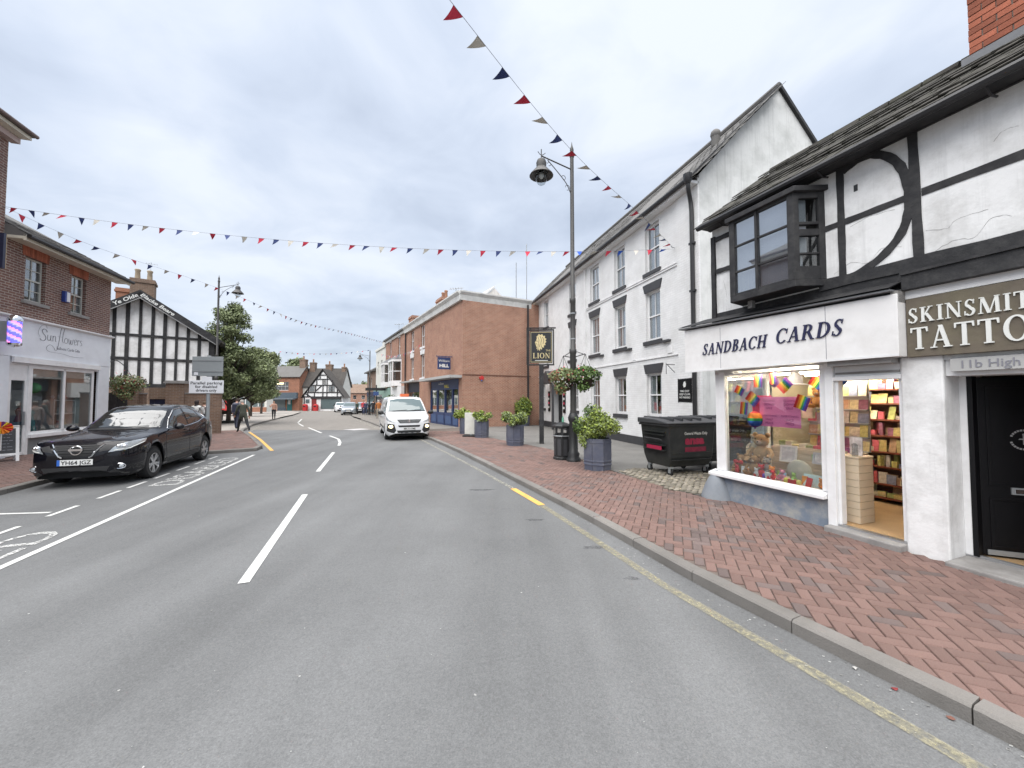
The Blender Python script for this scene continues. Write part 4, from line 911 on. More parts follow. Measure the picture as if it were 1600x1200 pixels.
for q_, z in enumerate(shz):
    for row in (0, 1):
        x = .54
        while x < 2.2:
            i = rnd.randrange(11); kd = rnd.choice((0, 0, 1, 2, 3, 4) if q_ > 3 else (0, 2, 3, 4, 4, 1)); o = bpy.data.objects.new('gift_card', cm_[kd][i]); COL.objects.link(o)
            o.location = SM @ Vector((x, back_y - .24 + .12 * row + .02 * rnd.random(), z + .024)); o.rotation_euler = (rnd.uniform(-.3, -.05) if kd < 2 else 0, 0, SRZ + rnd.uniform(-.35, .35)); o.scale = (1, 1, rnd.uniform(.8, 1.25))
            tag(o, '%s %s on the %s of the back shelves, %s row' % (CN[i], ('card', 'wide card', 'gift box', 'tall gift box', 'flat gift box')[kd], SHN[q_] if q_ in (0, 7) else SHN[q_] + ' shelf up', 'back' if row else 'front'), 'card', 'cards and gifts on the shop shelves'); x += rnd.uniform(.07, .13) + (.05 if row else 0)
# right-hand shelving wall
sh2 = put('side_shelving', 'card shelving unit on the side wall inside the shop door', 'shelving', 0, 0, 0)
for z in shz: MB().box(1.98, 2.24, .6, 1.75, z, z + .022).build('shelf', WD, sh2)
MB().box(2.235, 2.245, .6, 1.75, .19, 2.25).build('back_panel', MATS['shelf_back'], sh2)
for z in shz[1:]:
    y = .66
    while y < 1.72:
        i = rnd.randrange(11); o = bpy.data.objects.new('gift_card', cmesh[i]); COL.objects.link(o); o.location = SM @ Vector((2.08 + .05 * rnd.random(), y, z + .024)); o.rotation_euler = (-.15, 0, SRZ - math.pi / 2 + rnd.uniform(-.2, .2))
        tag(o, '%s card on a side shelf at %d cm height just inside the shop door' % (CN[i], round(z * 100)), 'card', 'cards on the side shelves'); y += rnd.uniform(.09, .14)
one(MB().lathe([(.03, 0), (.035, .02), (.03, .1), (.034, .15), (.01, .17)], 10), 'glass_vase', MATS['lamp_glass'], 'clear glass ornament on the slatted counter inside the door', 'ornament', 1.62, .3, 1.042, smooth=True)
one(MB().box(0, .16, 0, .01, 0, .24), 'photo_block', M('photo_bw', (.5, .48, .5), .4, var=.6, scale=12), 'black and white photo block standing on the slatted counter inside the door', 'picture', 1.5, .42, 1.042, -.2)
for i, (x, y, c) in enumerate(((1.95, .95, (.12, .2, .14)), (2.08, 1.05, (.5, .05, .1)), (1.9, 1.2, (.6, .5, .3)))):
    one(MB().box(-.12, .12, -.08, .08, 0, .1 + .07 * i), 'stock_box', M('stock_%d' % i, c, .6, var=.2), ['dark green box on the shop floor under the shelves', 'red box on the shop floor under the shelves', 'tan box on the shop floor nearest the counter'][i], 'box', x, y, .19, .2 * i)
# card rack half seen behind the posters, and the crowd of small stock on the display shelf
rk = put('card_rack', 'grey card rack of five tiers behind the posters in the shop window', 'card rack', .62, 1.0, 1.02)
for t in range(5): MB().box(0, .8, .0, .05, t * .2, t * .2 + .015).build('tier', MATS['galv'], rk)
MB().box(0, .8, .05, .06, 0, 1.05).build('back_panel', M('rack_grey', (.4, .38, .36), .8), rk)
for t in range(5):
    for c in range(7):
        i = rnd.randrange(11); o = bpy.data.objects.new('gift_card', cm_[rnd.choice((0, 0, 1))][i]); COL.objects.link(o); o.location = SM @ Vector((.68 + c * .112, 1.02, 1.037 + t * .2)); o.rotation_euler = (-.12, 0, SRZ + rnd.uniform(-.05, .05))
        tag(o, '%s card in tier %s of the grey rack, %s from its left end' % (CN[i], ['one', 'two', 'three', 'four', 'five'][t], ['first', 'second', 'third', 'fourth', 'fifth', 'sixth', 'seventh'][c]), 'card', 'cards in the window rack')
pal = [('scarlet', (.6, .03, .04)), ('tangerine', (.8, .28, .03)), ('lemon', (.75, .65, .12)), ('rose', (.7, .3, .4)), ('white', (.7, .7, .68)), ('sky blue', (.3, .5, .65)), ('lime', (.35, .55, .12)), ('lilac', (.45, .32, .55))]
for k in range(22):
    nm, c = pal[k % 8]; x = .06 + (k * .137) % 1.3; y = .1 + .07 * (k % 4); q = MB()
    if k % 3 == 0: q.ball((0, 0, .045), (.04, .036, .05), 8, 6); q.ball((0, -.005, .108), (.03, .028, .028), 8, 5); [q.ball((s_ * .024, 0, .134), .011, 6, 4) for s_ in (-1, 1)]; kind = 'plush toy'
    elif k % 3 == 1: q.box(-.05, .05, -.03, .03, 0, .06 + .05 * rnd.random()); kind = 'boxed gift'
    else: q.box(-.055, .055, 0, .006, 0, .13); kind = 'gift tag card'
    one(q, kind.replace(' ', '_'), M('stock_' + nm, c, .6, var=.3, scale=25), '%s %s about %d cm along the window shelf from its left end' % (nm, kind, round(x * 100)), kind, x, y, DZ, rnd.uniform(-.5, .5), 'small stock on the window shelf', k % 3 == 0, rx=-.25 if k % 3 == 2 else 0)
for k, (x, z, c, l) in enumerate(((.93, 1.5, (.6, .55, .4), 'cream gift bag hanging beside the pink poster'), (1.13, 1.42, (.35, .3, .3), 'grey gift bag hanging right of the pink poster'), (1.28, 1.62, (.5, .2, .12), 'rust coloured gift bag by the right post of the shop window'), (1.3, 1.3, (.62, .6, .5), 'pale gift bag low by the right post of the shop window'))):
    o = put('gift_bag', l, 'gift bag', x, .5, z); MB().prism([(-.07, 0), (.07, 0), (.075, .17), (-.075, .17)], 0, .06).build('bag', M('gbag_%d' % k, c, .5, var=.3, scale=16), o); q = MB(); q.tube(catmull([(-.04, .03, .17), (0, .03, .24), (.04, .03, .17)], 4), .004, 4); q.build('handle', MATS['rubber'], o)
# ---------------------------------------------------------------- the white coaching inn
LI = facade('white_inn', 'long three storey white painted brick inn with grey sills and slate roof', 'building', 5.43, 10.93, .25, -.968, -.1)
WL, PAR = 17.0, .1
cols = [(-2.7, -1.88), (-4.87, -4.05), (-7.1, -6.22), (-9.6, -8.75), (-13.6, -12.8), (-15.9, -15.2)]
ops = []
for a, b in cols:
    ops.append((a, b, 6.3, 7.95))
    ops.append((a, b, 3.88, 5.6))
for a, b in cols[:3] + [(-9.3, -8.5), (-14.2, -13.4)]: ops.append((a, b, 1.27, 2.75))
ops.append((-12.3, -10.6, .1, 2.6, .5))
m = MB(); wall(m, -WL, 0, 0, 8.4, ops); m.quad((-WL, 0, 0), (-WL, 0, 8.4), (-WL, 5.7, 8.4), (-WL, 5.7, 0)); m.quad((-WL, 5.7, 0), (-WL, 5.7, 8.4), (0, 5.7, 8.4), (0, 5.7, 0))
m.quad((-WL, 0, 8.4), (-WL, 3.0, 11.6), (-WL, 5.7, 8.4))
m.mi = 1; m.add([(0, 0, 0), (0, 5.7, 0), (0, 5.7, 8.4), (0, 3.0, 11.66), (0, 0, 8.4)], [(0, 1, 2, 3, 4)])
m.build('wall', [MATS['brick_paint'], MATS['gable_render']], LI)
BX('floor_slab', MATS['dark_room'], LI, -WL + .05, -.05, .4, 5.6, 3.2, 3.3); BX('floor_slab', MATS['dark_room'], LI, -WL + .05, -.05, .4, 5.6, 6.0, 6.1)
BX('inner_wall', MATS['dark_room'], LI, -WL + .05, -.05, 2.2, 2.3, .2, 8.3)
m = MB(); m.box(-WL, 0, -.03, -.002, 0, .5); m.build('plinth', MATS['slate_black'], LI)
for z in (6.06, 6.14, 3.25):
    BX('string_course', MATS['white_paint'], LI, -7.5 if z > 5 else -16.5, -.9, -.035, -.002, z, z + .035)
for x0, x1 in ((-7.75, -7.5), (-.95, 0)): BX('pilaster', MATS['brick_paint'], LI, x0, x1, -.05, -.002, .5, 8.3)
nc = (MATS['net_curtain'], .42)
for i, (a, b) in enumerate(cols):
    sash(LI, a, b, 6.3, 7.95, .1, 2, fr=.075, curtain=nc if i % 2 == 0 else (MATS['net_curtain'], .36), sill=(MATS['slate_black'], .08, .13))
    sash(LI, a, b, 3.88, 5.6, .1, 2, fr=.075, curtain=(MATS['net_curtain'], .48), sill=(MATS['slate_black'], .1, .14), lintel=(MATS['slate_black'], .3, .1))
for i, (a, b) in enumerate(cols[:3] + [(-9.3, -8.5), (-14.2, -13.4)]):
    w = sash(LI, a, b, 1.27, 2.75, .1, 2, fr=.075, curtain=(MATS['net_curtain'], .3), sill=(MATS['slate_black'], .1, .14), lintel=(MATS['slate_black'], .32, .1))
    if i < 2: MB().box(a + .1, a + .5, .2, .24, 1.3, 1.62).build('chair_back', MATS['red_curtain'], w)
for x in (-1.85, -4.1, -6.3): MB().box(x + .1, x + .5, -.1, -.003, 3.72, 3.79).build('lamp_bracket', MATS['slate_black'], LI)
for x, z in ((-1.5, 3.35), (-3.6, 3.3)): BX('air_vent', MATS['white_paint'], LI, x, x + .22, -.03, -.002, z, z + .24)
mb = MB(); mb.tube([(-1.15, -.03, 2.95), (-1.15, -.34, 2.95)], .012, 6); mb.tube([(-1.15, -.03, 2.7), (-1.15, -.3, 2.94)], .01, 6); mb.tube([(-1.15, -.34, 3.0), (-1.15, -.34, 2.65)], .01, 6); mb.build('wall_bracket', MATS['iron_black'], LI)
# roof with slates
ph = math.atan2(3.05, 3.05)
rf = MB(); rf.quad((-WL - .1, -.28, 8.24), (.08, -.28, 8.24), (.08, 3.0, 11.62), (-WL - .1, 3.0, 11.62)); rf.quad((-WL - .1, 3.0, 11.62), (.08, 3.0, 11.62), (.08, 5.95, 8.3), (-WL - .1, 5.95, 8.3))
rf.quad((-WL - .1, -.28, 8.22), (-WL - .1, .02, 8.42), (.0, .02, 8.42), (.08, -.28, 8.22))
roof = rf.build('roof', MATS['roof_slate'], LI, recalc=False)
sl_ = MB(); ang = math.atan2(11.62 - 8.24, 3.0 + .28)
for r in range(20):
    c = 0
    while c * .3 < WL + .1:
        x = -WL - .1 + c * .3 + (r % 2) * .15; c += 1; d = -.03 + r * .215
        sl_.T = Matrix.Translation((x, -.28 + d * math.cos(ang), 8.25 + d * math.sin(ang) + .05 * math.sin(x * .7 + 1) * math.sin(r * .15))) @ Matrix.Rotation(ang - .03 + rnd.gauss(0, .012), 4, 'X') @ Matrix.Rotation(rnd.gauss(0, .01), 4, 'Y')
        sl_.box(.003, .296, 0, .33, 0, .014)
sl_.T = None; stuff(sl_.build('slates', MATS['roof_slate'], roof, recalc=False))
mb = MB(); mb.tube([(-WL - .1, 3.0, 11.66), (.06, 3.0, 11.66)], .1, 8); mb.build('ridge', MATS['roof_slate'], roof, smooth=True)
vb = MB(); vb.prism([(-.33, 8.2), (-.33, 8.3), (3.0, 11.7), (6.0, 8.3), (6.0, 8.2), (3.0, 11.56)], .0, .1, 'x'); vb.build('verge', MATS['timber_black'], roof)
mb = MB(); mb.tube([(-WL - .1, -.34, 8.22), (0, -.34, 8.24)], .07, 8); gt = mb.build('gutter', MATS['gutter'], LI, smooth=True)
BX('soffit', MATS['white_paint'], LI, -WL, 0, -.28, -.002, 8.12, 8.2)
mb = MB(); mb.tube(catmull([(-.05, -.34, 8.2), (-.08, -.3, 7.95), (-.2, -.14, 7.7), (-.2, -.11, 7.4)], 4) + [Vector((-.2, -.11, .1))], .06, 8)
mb.lathe([(.06, 0), (.12, .1), (.13, .28)], 8, (-.05, -.34, 8.1)); mb.build('drainpipe', MATS['gutter'], LI, smooth=True)
for z in (6.4, 5.0, 2.9): MB().box(-.29, -.11, -.16, -.03, z, z + .06).build('pipe_collar', MATS['gutter'], LI)
mb = MB(); mb.tube([(-1.6, 2.1, 10.6), (-1.6, 2.1, 11.0)], .14, 10); mb.ball((-1.6, 2.1, 11.05), .17, 10, 6); mb.build('roof_vent', MATS['roof_slate'], roof, smooth=True)
# notice on the wall, porch, doors
nb = BX('fire_exit_notice', MATS['black_paint'], LI, -.98, -.38, -.055, -.034, 1.78, 2.48, bevel=.004)
BX('notice_frame', MATS['slate_black'], nb, -1.0, -.36, -.05, -.033, 1.76, 2.5)
for i, s in enumerate(('FIRE EXIT', 'KEEP CLEAR', 'NO PARKING')): text(s, .085, MATS['letter_white'], nb, (-.68, -.058, 2.08 - i * .095), align='CENTER', width=.46 if i else .4)
hd = MB(); hd.prism([(-.72, 2.22), (-.64, 2.24), (-.62, 2.32), (-.66, 2.41), (-.72, 2.38), (-.75, 2.3)], -.058, -.055); hd.build('emblem', MATS['letter_white'], nb)
po = MB(); po.prism([(-12.6, 2.75), (-10.3, 2.75), (-10.3, 2.85), (-11.45, 3.45), (-12.6, 2.85)], -.7, -.002); po.box(-12.5, -12.38, -.68, -.56, .2, 2.75); po.box(-10.52, -10.4, -.68, -.56, .2, 2.75)
porch = po.build('porch', MATS['slate_black'], LI, bevel=.01)
BX('door', MATS['black_paint'], LI, -12.2, -11.48, .4, .45, .2, 2.5); BX('door', MATS['black_paint'], LI, -11.44, -10.7, .4, .45, .2, 2.5)
for x in (-12.62, -10.25):
    bd = BX('menu_board', MATS['black_paint'], LI, x - .14, x + .14, -.06, -.01, 1.1, 2.3)
    for i, z in enumerate((1.3, 1.55, 1.8, 2.05)): BX('menu_panel', MATS['flower_pink'] if i % 2 else MATS['letter_white'], bd, x - .1, x + .1, -.068, -.0605, z, z + .12)
ln_ = MB(); ln_.tube([(-13.0, -.02, 2.75), (-13.0, -.3, 2.8)], .02, 6); ln_.lathe([(.05, .0), (.1, .18), (.12, .2), (.02, .32)], 6, (-13.0, -.32, 2.45)); ln_.build('wall_lantern', MATS['iron_black'], LI)
# gate of the yard and the back wall glimpsed between inn and shop
# ---------------------------------------------------------------- brick betting shop and its row
H = facade('brick_corner_shop', 'tall red brick corner building with a blank side wall and navy shopfront', 'building', -2.9, 22.5, .486, -.874, -.2)
HL = 13.8; D = 5.6
TP = 8.1
ops = [(-8.85, -7.85, 6.0, 7.7), (-11.95, -10.95, 6.0, 7.7), (-8.85, -7.85, 3.6, 5.4), (-11.95, -10.95, 3.6, 5.4), (-6.3, -.62, .2, 3.2, .15), (-13.1, -9.2, .2, 3.3, .3)]
m = MB(); wall(m, -HL, 0, -.5, TP, ops); shell(m, -HL, 0, -.5, TP, D); m.quad((-HL, 0, TP), (0, 0, TP), (0, D, TP), (-HL, D, TP)); m.build('wall', MATS['brick_hill'], H)
cn = MB(); cn.prism([(-.16, TP - .3), (-.2, TP), (-.34, TP + .16), (-.34, TP + .24), (-.0, TP + .24), (-.0, TP - .3)], -HL, .0, 'x')
cn.prism([(.0, TP - .3), (.04, TP), (.16, TP + .16), (.16, TP + .24), (-.1, TP + .24), (-.1, TP - .3)], -.2, 4.75, 'y')
M('cornice', (.62, .62, .6), .6, var=.08, dirt=(.25, .25, .24), dirt_amt=.5)
cn.build('cornice', MATS['cornice'], H)
for a, b in ((-8.85, -7.85), (-11.95, -10.95)):
    sash(H, a, b, 6.0, 7.7, .1, 2, sill=(MATS['white_paint'], .12, .16)); w = sash(H, a, b, 3.6, 5.4, .1, 2, sill=(MATS['white_paint'], .12, .16), lintel=(MATS['white_paint'], .36, .12))
    MB().prism([((a + b) / 2 - .12, 5.42), ((a + b) / 2 + .12, 5.42), ((a + b) / 2 + .17, 5.85), ((a + b) / 2 - .17, 5.85)], -.07, .0).build('keystone', MATS['white_paint'], w)
M('navy', (.025, .045, .13), .45, var=.1); M('navy_dark', (.016, .02, .05), .4)
BX('string_course', M('course_brick', (.17, .085, .06), .85, var=.2), H, -.02, .03, 0, 4.7, 3.36, 3.43)
BX('canopy', M('canopy_grey', (.4, .4, .39), .7, var=.1), H, -6.7, -.1, -.75, .0, 3.2, 3.36); BX('canopy', MATS['canopy_grey'], H, -13.4, -9.2, -.6, -.0, 3.3, 3.42)
sf = BX('shop_fascia', MATS['navy'], H, -6.3, -.62, .06, .1, 2.55, 3.18)
text('william', .24, MATS['letter_white'], sf, (-4.6, .055, 2.9), width=1.1); text('HILL', .26, M('letter_yellow', (.7, .58, .08), .5), sf, (-3.4, .055, 2.68), width=.9, bold=.01)
f = MB()
for x in (-6.3, -4.9, -3.3, -1.9, -.8): f.box(x, x + .16, .03, .14, .2, 2.55)
f.box(-6.14, -.8, .03, .14, .2, .95); f.box(-6.14, -.8, .02, .13, .95, 1.05)
fr_ = f.build('shop_window', MATS['navy'], H)
for x0, x1 in ((-6.14, -4.9), (-4.74, -3.3), (-3.14, -1.9), (-1.74, -.8)): MB().box(x0, x1, .09, .1, 1.05, 2.55).build('pane', MATS['window_glass'], fr_)
pn = MB()
for x0, x1 in ((-6.0, -5.0), (-4.6, -3.45), (-3.05, -2.0), (-1.65, -.85)): pn.box(x0, x1, .015, .028, .35, .85)
pn.build('panel', M('navy_panel', (.05, .09, .2), .5, var=.1), fr_)
bd = BX('window_display', M('display_mix', (.3, .3, .32), .8, var=.6, scale=3), H, -6.1, -.85, .5, .55, .9, 2.4)
for i in range(7):
    x = -2.4 + (i % 4) * .4; BX('poster', [HOT, MATS['letter_white'], MATS['letter_yellow'], M('poster_blue', (.08, .2, .5), .6)][i % 4], bd, x, x + .33, .25, .26, 1.2 + .55 * (i // 4), 1.65 + .55 * (i // 4))
for x in (-5.6, -4.4, -3.0): BX('blind', MATS['letter_white'], bd, x, x + .18, .3, .31, 1.1, 2.5)
d2 = BX('shop_fascia', MATS['navy_dark'], H, -13.0, -9.3, .1, .2, 2.5, 3.28); BX('shop_window', MATS['window_glass'], H, -12.8, -9.5, .22, .24, .9, 2.5); BX('stall_riser', MATS['navy_dark'], H, -13.0, -9.3, .15, .25, -.2, .9)
for i in range(6): BX('poster', MATS['letter_white'], d2, -12.5 + i * .5, -12.25 + i * .5, .205, .215, 1.5 + .4 * (i % 2), 1.8 + .4 * (i % 2))
sg = thing('projecting_sign', 'small navy betting shop sign projecting from the red brick wall', 'sign', H.matrix_basis @ Vector((-1.75, 0, 3.78)), H.rotation_euler.z)
MB().box(-.03, .03, -.95, -.12, 0, .75).build('panel', MATS['navy'], sg); mb = MB(); mb.tube([(0, .0, .8), (0, -1.05, .8)], .03, 6); mb.build('arm', MATS['navy'], sg)
text('William', .2, MATS['letter_white'], sg, (.034, -.9, .46), (math.pi / 2, 0, math.pi / 2), width=.7); text('HILL', .26, MATS['letter_white'], sg, (.034, -.85, .14), (math.pi / 2, 0, math.pi / 2), width=.62, bold=.012)
al = thing('alarm_box', 'small red alarm box on the blank brick side wall', 'alarm box', H.matrix_basis @ Vector((0, 1.1, 3.1)), H.rotation_euler.z)
MB().prism([(0, 0), (.2, .0), (.26, .13), (.13, .25), (-.06, .13)], .001, .09, 'x').build('cover', MATS['bright_red'], al, bevel=.01); MB().ball((.06, .1, -.04), .045, 8, 5).build('strobe', M('strobe_blue', (.1, .2, .6), .2), al)
mb = MB(); mb.tube([(.09, 4.45, 8.0), (.09, 4.45, -.1)], .06, 8); mb.build('drainpipe', MATS['gutter'], H)
mb = MB(); mb.tube([(-13.5, -.1, TP - .1), (-13.5, -.1, 0)], .06, 8); mb.build('drainpipe', MATS['gutter'], H)
def stack(par, x, y, z0, w, d, h, pots=2, brick='brick_hill', potm='terracotta'):
    c = MB(); c.box(x, x + w, y, y + d, z0, z0 + h - .25); c.box(x - .06, x + w + .06, y - .06, y + d + .06, z0 + h - .25, z0 + h - .12); c.box(x - .02, x + w + .02, y - .02, y + d + .02, z0 + h - .12, z0 + h)
    ch = c.build('chimney', MATS[brick], par)
    for i in range(pots):
        q = MB(); q.lathe([(.14, 0), (.12, .5), (.15, .55), (.15, .62), (.11, .65)], 8, (x + w * (i + .5) / pots, y + d / 2, z0 + h)); q.build('chimney_pot', MATS[potm], ch, smooth=True)
    return ch
M('terracotta', (.36, .2, .13), .85, var=.2); M('pot_buff', (.36, .30, .22), .85, var=.2)
stack(H, -10.7, 1.8, TP, 1.5, 1.0, 2.3); stack(H, -12.4, 1.8, TP, 1.2, .8, 1.5, 0)
rb_ = MB(); rb_.prism([(1.6, TP), (4.6, TP), (3.1, TP + 1.35)], -2.2, -2.0, 'x'); rb_.prism([(1.5, TP + .0), (3.1, TP + 1.42), (3.1, TP + 1.5), (1.35, TP)], -5, -1.95, 'x'); rb_.build('rear_gable', MATS['gable_render'], H)
# second brick house with bay windows
H2 = facade('brick_bay_house', 'red brick house with white bay windows over a pale green shopfront', 'building', -9.61, 34.56, .486, -.874, -.35)
L2 = 9.0
ops = [(-6.9, -6.1, 6.2, 8.0), (-3.0, -2.1, 6.2, 8.0)]
m = MB(); wall(m, -L2, -.02, -.5, 8.4, ops); shell(m, -L2, -.02, -.5, 8.4, D); m.quad((-L2, 0, 8.4), (-.02, 0, 8.4), (-.02, D, 8.4), (-L2, D, 8.4)); m.build('wall', MATS['brick_hill'], H2)
for o in ops: sash(H2, *o, .1, 2, sill=(MATS['white_paint'], .1, .14), lintel=(MATS['white_paint'], .25, .05))
c = MB(); c.prism([(-.3, 8.35), (-.3, 8.5), (2.8, 9.5), (5.6, 8.5), (5.6, 8.35)], -L2 - .1, .0, 'x'); c.build('roof', MATS['roof_slate'], H2); BX('cornice', MATS['cornice'], H2, -L2, -.02, -.14, .0, 8.1, 8.35)
stack(H2, -3.0, 1.0, 8.4, 1.3, .9, 1.7, 0)
def bay(par, xc, w, z0, z1, dpt=.75):
    b = MB(); pl = [(xc - w / 2, 0), (xc - w / 2 + .45, -dpt), (xc + w / 2 - .45, -dpt), (xc + w / 2, 0)]
    b.prism(pl, z0, z0 + .5, 'z'); b.prism([(p[0] * 1.0, p[1] * 1.08) for p in pl], z1, z1 + .2, 'z')
    o = b.build('bay_window', MATS['white_paint'], par)
    for (x0, y0), (x1, y1) in zip(pl[:-1], pl[1:]):
        T = Matrix.Translation((x0, y0, 0)) @ Matrix.Rotation(math.atan2(y1 - y0, x1 - x0), 4, 'Z'); l = math.hypot(x1 - x0, y1 - y0)
        f = MB(); f.T = T; n = 2 if l > 1 else 1
        for i in range(n + 1): f.box(max(0, i * l / n - .06), min(l, i * l / n + .06), .0, .1, z0 + .5, z1)
        f.box(0, l, .02, .09, (z0 + z1) / 2 + .2, (z0 + z1) / 2 + .27); f.T = None; f.build('frame', MATS['white_paint'], o)
        g = MB(); g.T = T; g.box(.06, l - .06, .05, .06, z0 + .5, z1); g.T = None; g.build('pane', MATS['window_glass'], o)
    r = MB(); r.add([(p[0], p[1] * 1.1, z1 + .2) for p in pl] + [(xc - w / 2 + .3, 0, z1 + .75), (xc + w / 2 - .3, 0, z1 + .75)], [(0, 1, 4), (1, 2, 5, 4), (2, 3, 5)]); r.build('bay_roof', MATS['lead'], o, recalc=False)
bay(H2, -2.9, 2.7, 3.3, 5.6); bay(H2, -6.9, 2.4, 3.3, 5.6)
M('shop_green', (.22, .34, .29), .5, var=.08)
BX('shopfront', MATS['shop_green'], H2, -8.9, -4.9, -.35, -.0, 2.2, 3.2); BX('shopfront', MATS['white_paint'], H2, -4.8, -.3, -.3, -.0, 2.2, 3.25); BX('shop_window', MATS['van_glass'], H2, -8.6, -5.2, -.12, -.02, .2, 2.2); BX('shop_window', MATS['van_glass'], H2, -4.4, -.8, -.12, -.02, .2, 2.2)
hb = MB(); leaf_mesh(hb, [((-3, -.7, 2.1), (.7, .45, .35))], 250, .14, rnd); bk = thing('flower_trough', 'hanging green flower trough above the van roof by the bay window house', 'planter'); bk.location = H2.matrix_basis @ Vector((0, 0, 0)); bk.rotation_euler = H2.rotation_euler
stuff(hb.build('foliage', MATS['leaf_green'], bk, recalc=False)); MB().box(-3.5, -2.5, -.85, -.36, 1.7, 1.95).build('trough', MATS['bark'], bk)
# white rendered house and the brown house beyond it
H3 = facade('white_rendered_house', 'narrow white rendered house with a stepped parapet beyond the bay windows', 'building', -14.03, 42.51, .486, -.874, -.4)
m = MB(); wall(m, -6, -.02, -.5, 7.9, [(-2.6, -1.8, 5.0, 6.6), (-4.9, -4.1, 5.0, 6.6)]); shell(m, -6, -.02, -.5, 7.9, 6); m.quad((-6, 0, 7.9), (-.02, 0, 7.9), (-.02, 6, 7.9), (-6, 6, 7.9)); m.build('wall', M('stucco', (.62, .62, .58), .85, var=.06), H3)
sash(H3, -2.6, -1.8, 5.0, 6.6, .1, 2); sash(H3, -4.9, -4.1, 5.0, 6.6, .1, 2); c = MB(); c.box(-6.05, -.02, -.12, .3, 7.9, 8.15); c.box(-1.4, -.02, -.1, .8, 8.15, 8.6); c.build('parapet', MATS['stucco'], H3)
BX('shopfront', MATS['shop_green'], H3, -5.8, -.4, -.3, -.0, 2.6, 3.3); BX('shop_window', MATS['van_glass'], H3, -5.5, -.6, -.1, -.02, .2, 2.6)
H4 = facade('brown_brick_house', 'lower dark brown brick house at the far end of the right-hand row', 'building', -16.94, 47.76, .486, -.874, -.4)
m = MB(); wall(m, -7, -.02, -.5, 5.7, [(-4, -3, 3.4, 4.8)]); shell(m, -7, -.02, -.5, 5.7, 6); m.build('wall', MATS['brick_wall'], H4); c = MB(); c.prism([(-.4, 5.6), (-.4, 5.75), (3, 7.6), (6.2, 5.75), (6.2, 5.6)], -7.2, .1, 'x'); c.build('roof', MATS['roof_slate'], H4)
BX('shop_window', MATS['van_glass'], H4, -6.4, -.8, -.06, -.01, .4, 2.4); BX('shop_fascia', MATS['navy_dark'], H4, -6.6, -.6, -.1, -.01, 2.4, 3.0); sash(H4, -4, -3, 3.4, 4.8, .1, 2)
# ---------------------------------------------------------------- flower and card shop on the left
F = facade('brick_flower_shop', 'two storey brick building with a white shopfront lettered in grey script', 'building', -14.6, 11.6, -.306, .952)
X0, X1, TP = -1.0, 3.4, 6.45
ops = [(-.3, .42, 4.72, 6.05), (1.45, 2.12, 4.72, 6.02)]
m = MB(); wall(m, X0, X1, 4.1, TP, ops, .12); m.quad((X1, 0, 0), (X1, 7, 0), (X1, 7, TP), (X1, 0, TP)); m.quad((X0, 7, 0), (X0, 7, TP), (X1, 7, TP), (X1, 7, 0)); m.quad((X1, 0, TP), (X1, 7, TP), (X1, 3.5, 8.6)); m.build('wall', MATS['brick_sun'], F)
M('rubbed_brick', (.36, .12, .07), .85, var=.2)
for (a, b, c, d) in ops:
    w = sash(F, a, b, c, d, .1, 2, (2, 2), fr=.05, frame=M('old_frame', (.55, .55, .5), .6, var=.1, dirt=(.3, .3, .28), dirt_amt=.5), curtain=(MATS['net_curtain'], .3), sill=(MATS['grey_stone'], .1, .1))
    lb = MB().box(0, .07, 0, .02, 0, .3).mesh('lintel_brick', MATS['brick_red_piece'])
    n = int((b - a + .2) / .076)
    for i in range(n):
        link('lintel_brick', lb, w, (a - .1 + i * .076, -.012, d + .005), (0, (i - n / 2) * .02, 0))
bx = MB().box(1.05, 1.25, -.1, -.005, 5.0, 5.35).build('burglar_alarm', M('alarm_blue', (.03, .06, .25), .4), F); MB().box(1.11, 1.24, -.115, -.101, 5.02, 5.33).build('cover', MATS['sign_white'], bx)
r = MB(); r.prism([(-.45, 6.42), (-.45, 6.5), (3.5, 8.75), (7.4, 6.5), (7.4, 6.42)], X0, X1 + .3, 'x'); rf = r.build('roof', MATS['roof_slate'], F)
tm = MB().box(-.14, .14, 0, .32, 0, .02).mesh('roof_tile', MATS['roof_slate']); a_ = math.atan2(2.25, 3.95)
for k in range(9):
    for i in range(16): link('roof_tile', tm, rf, (X0 + .15 + i * .29 + (k % 2) * .1, -.47 + k * .24 * math.cos(a_), 6.51 + k * .24 * math.sin(a_)), (a_ - .05 + rnd.gauss(0, .012), 0, rnd.gauss(0, .01)))
BX('soffit', MATS['cream_paint'], F, X0, X1 + .28, -.4, 0.0, 6.34, 6.42); BX('fascia_board', MATS['cream_paint'], F, X0, X1 + .28, -.46, -.402, 6.3, 6.46)
mb = MB(); mb.tube([(X0, -.53, 6.42), (X1 + .3, -.53, 6.42)], .06, 8); mb.build('gutter', MATS['gutter'], F, smooth=True)
M('shopfront_white', (.76, .79, .83), .45, var=.04, dirt=(.5, .5, .52), dirt_amt=.3)
s = MB(); s.box(-2.0, X1, -.06, .0, 3.0, 4.1); s.box(X0 - .9, -.72, -.05, .02, .1, 3.0); s.box(2.82, X1, -.05, .02, .1, 3.0); s.box(-.72, 2.82, -.03, .02, 2.78, 3.0)
sfo = s.build('shopfront', MATS['shopfront_white'], F, bevel=.01)
c = MB(); c.prism([(-.05, 4.1), (-.16, 4.14), (-.16, 4.18), (.0, 4.22)], -2.0, X1 + .03, 'x'); c.build('cornice', MATS['white_paint'], F)
BX('shutter_box', MATS['white_paint'], F, -.68, 2.8, -.12, -.055, 2.84, 3.0)
w = MB()
for x in (.0, 1.26, 2.55): w.box(x, x + .09, -.02, .06, .7, 2.78)
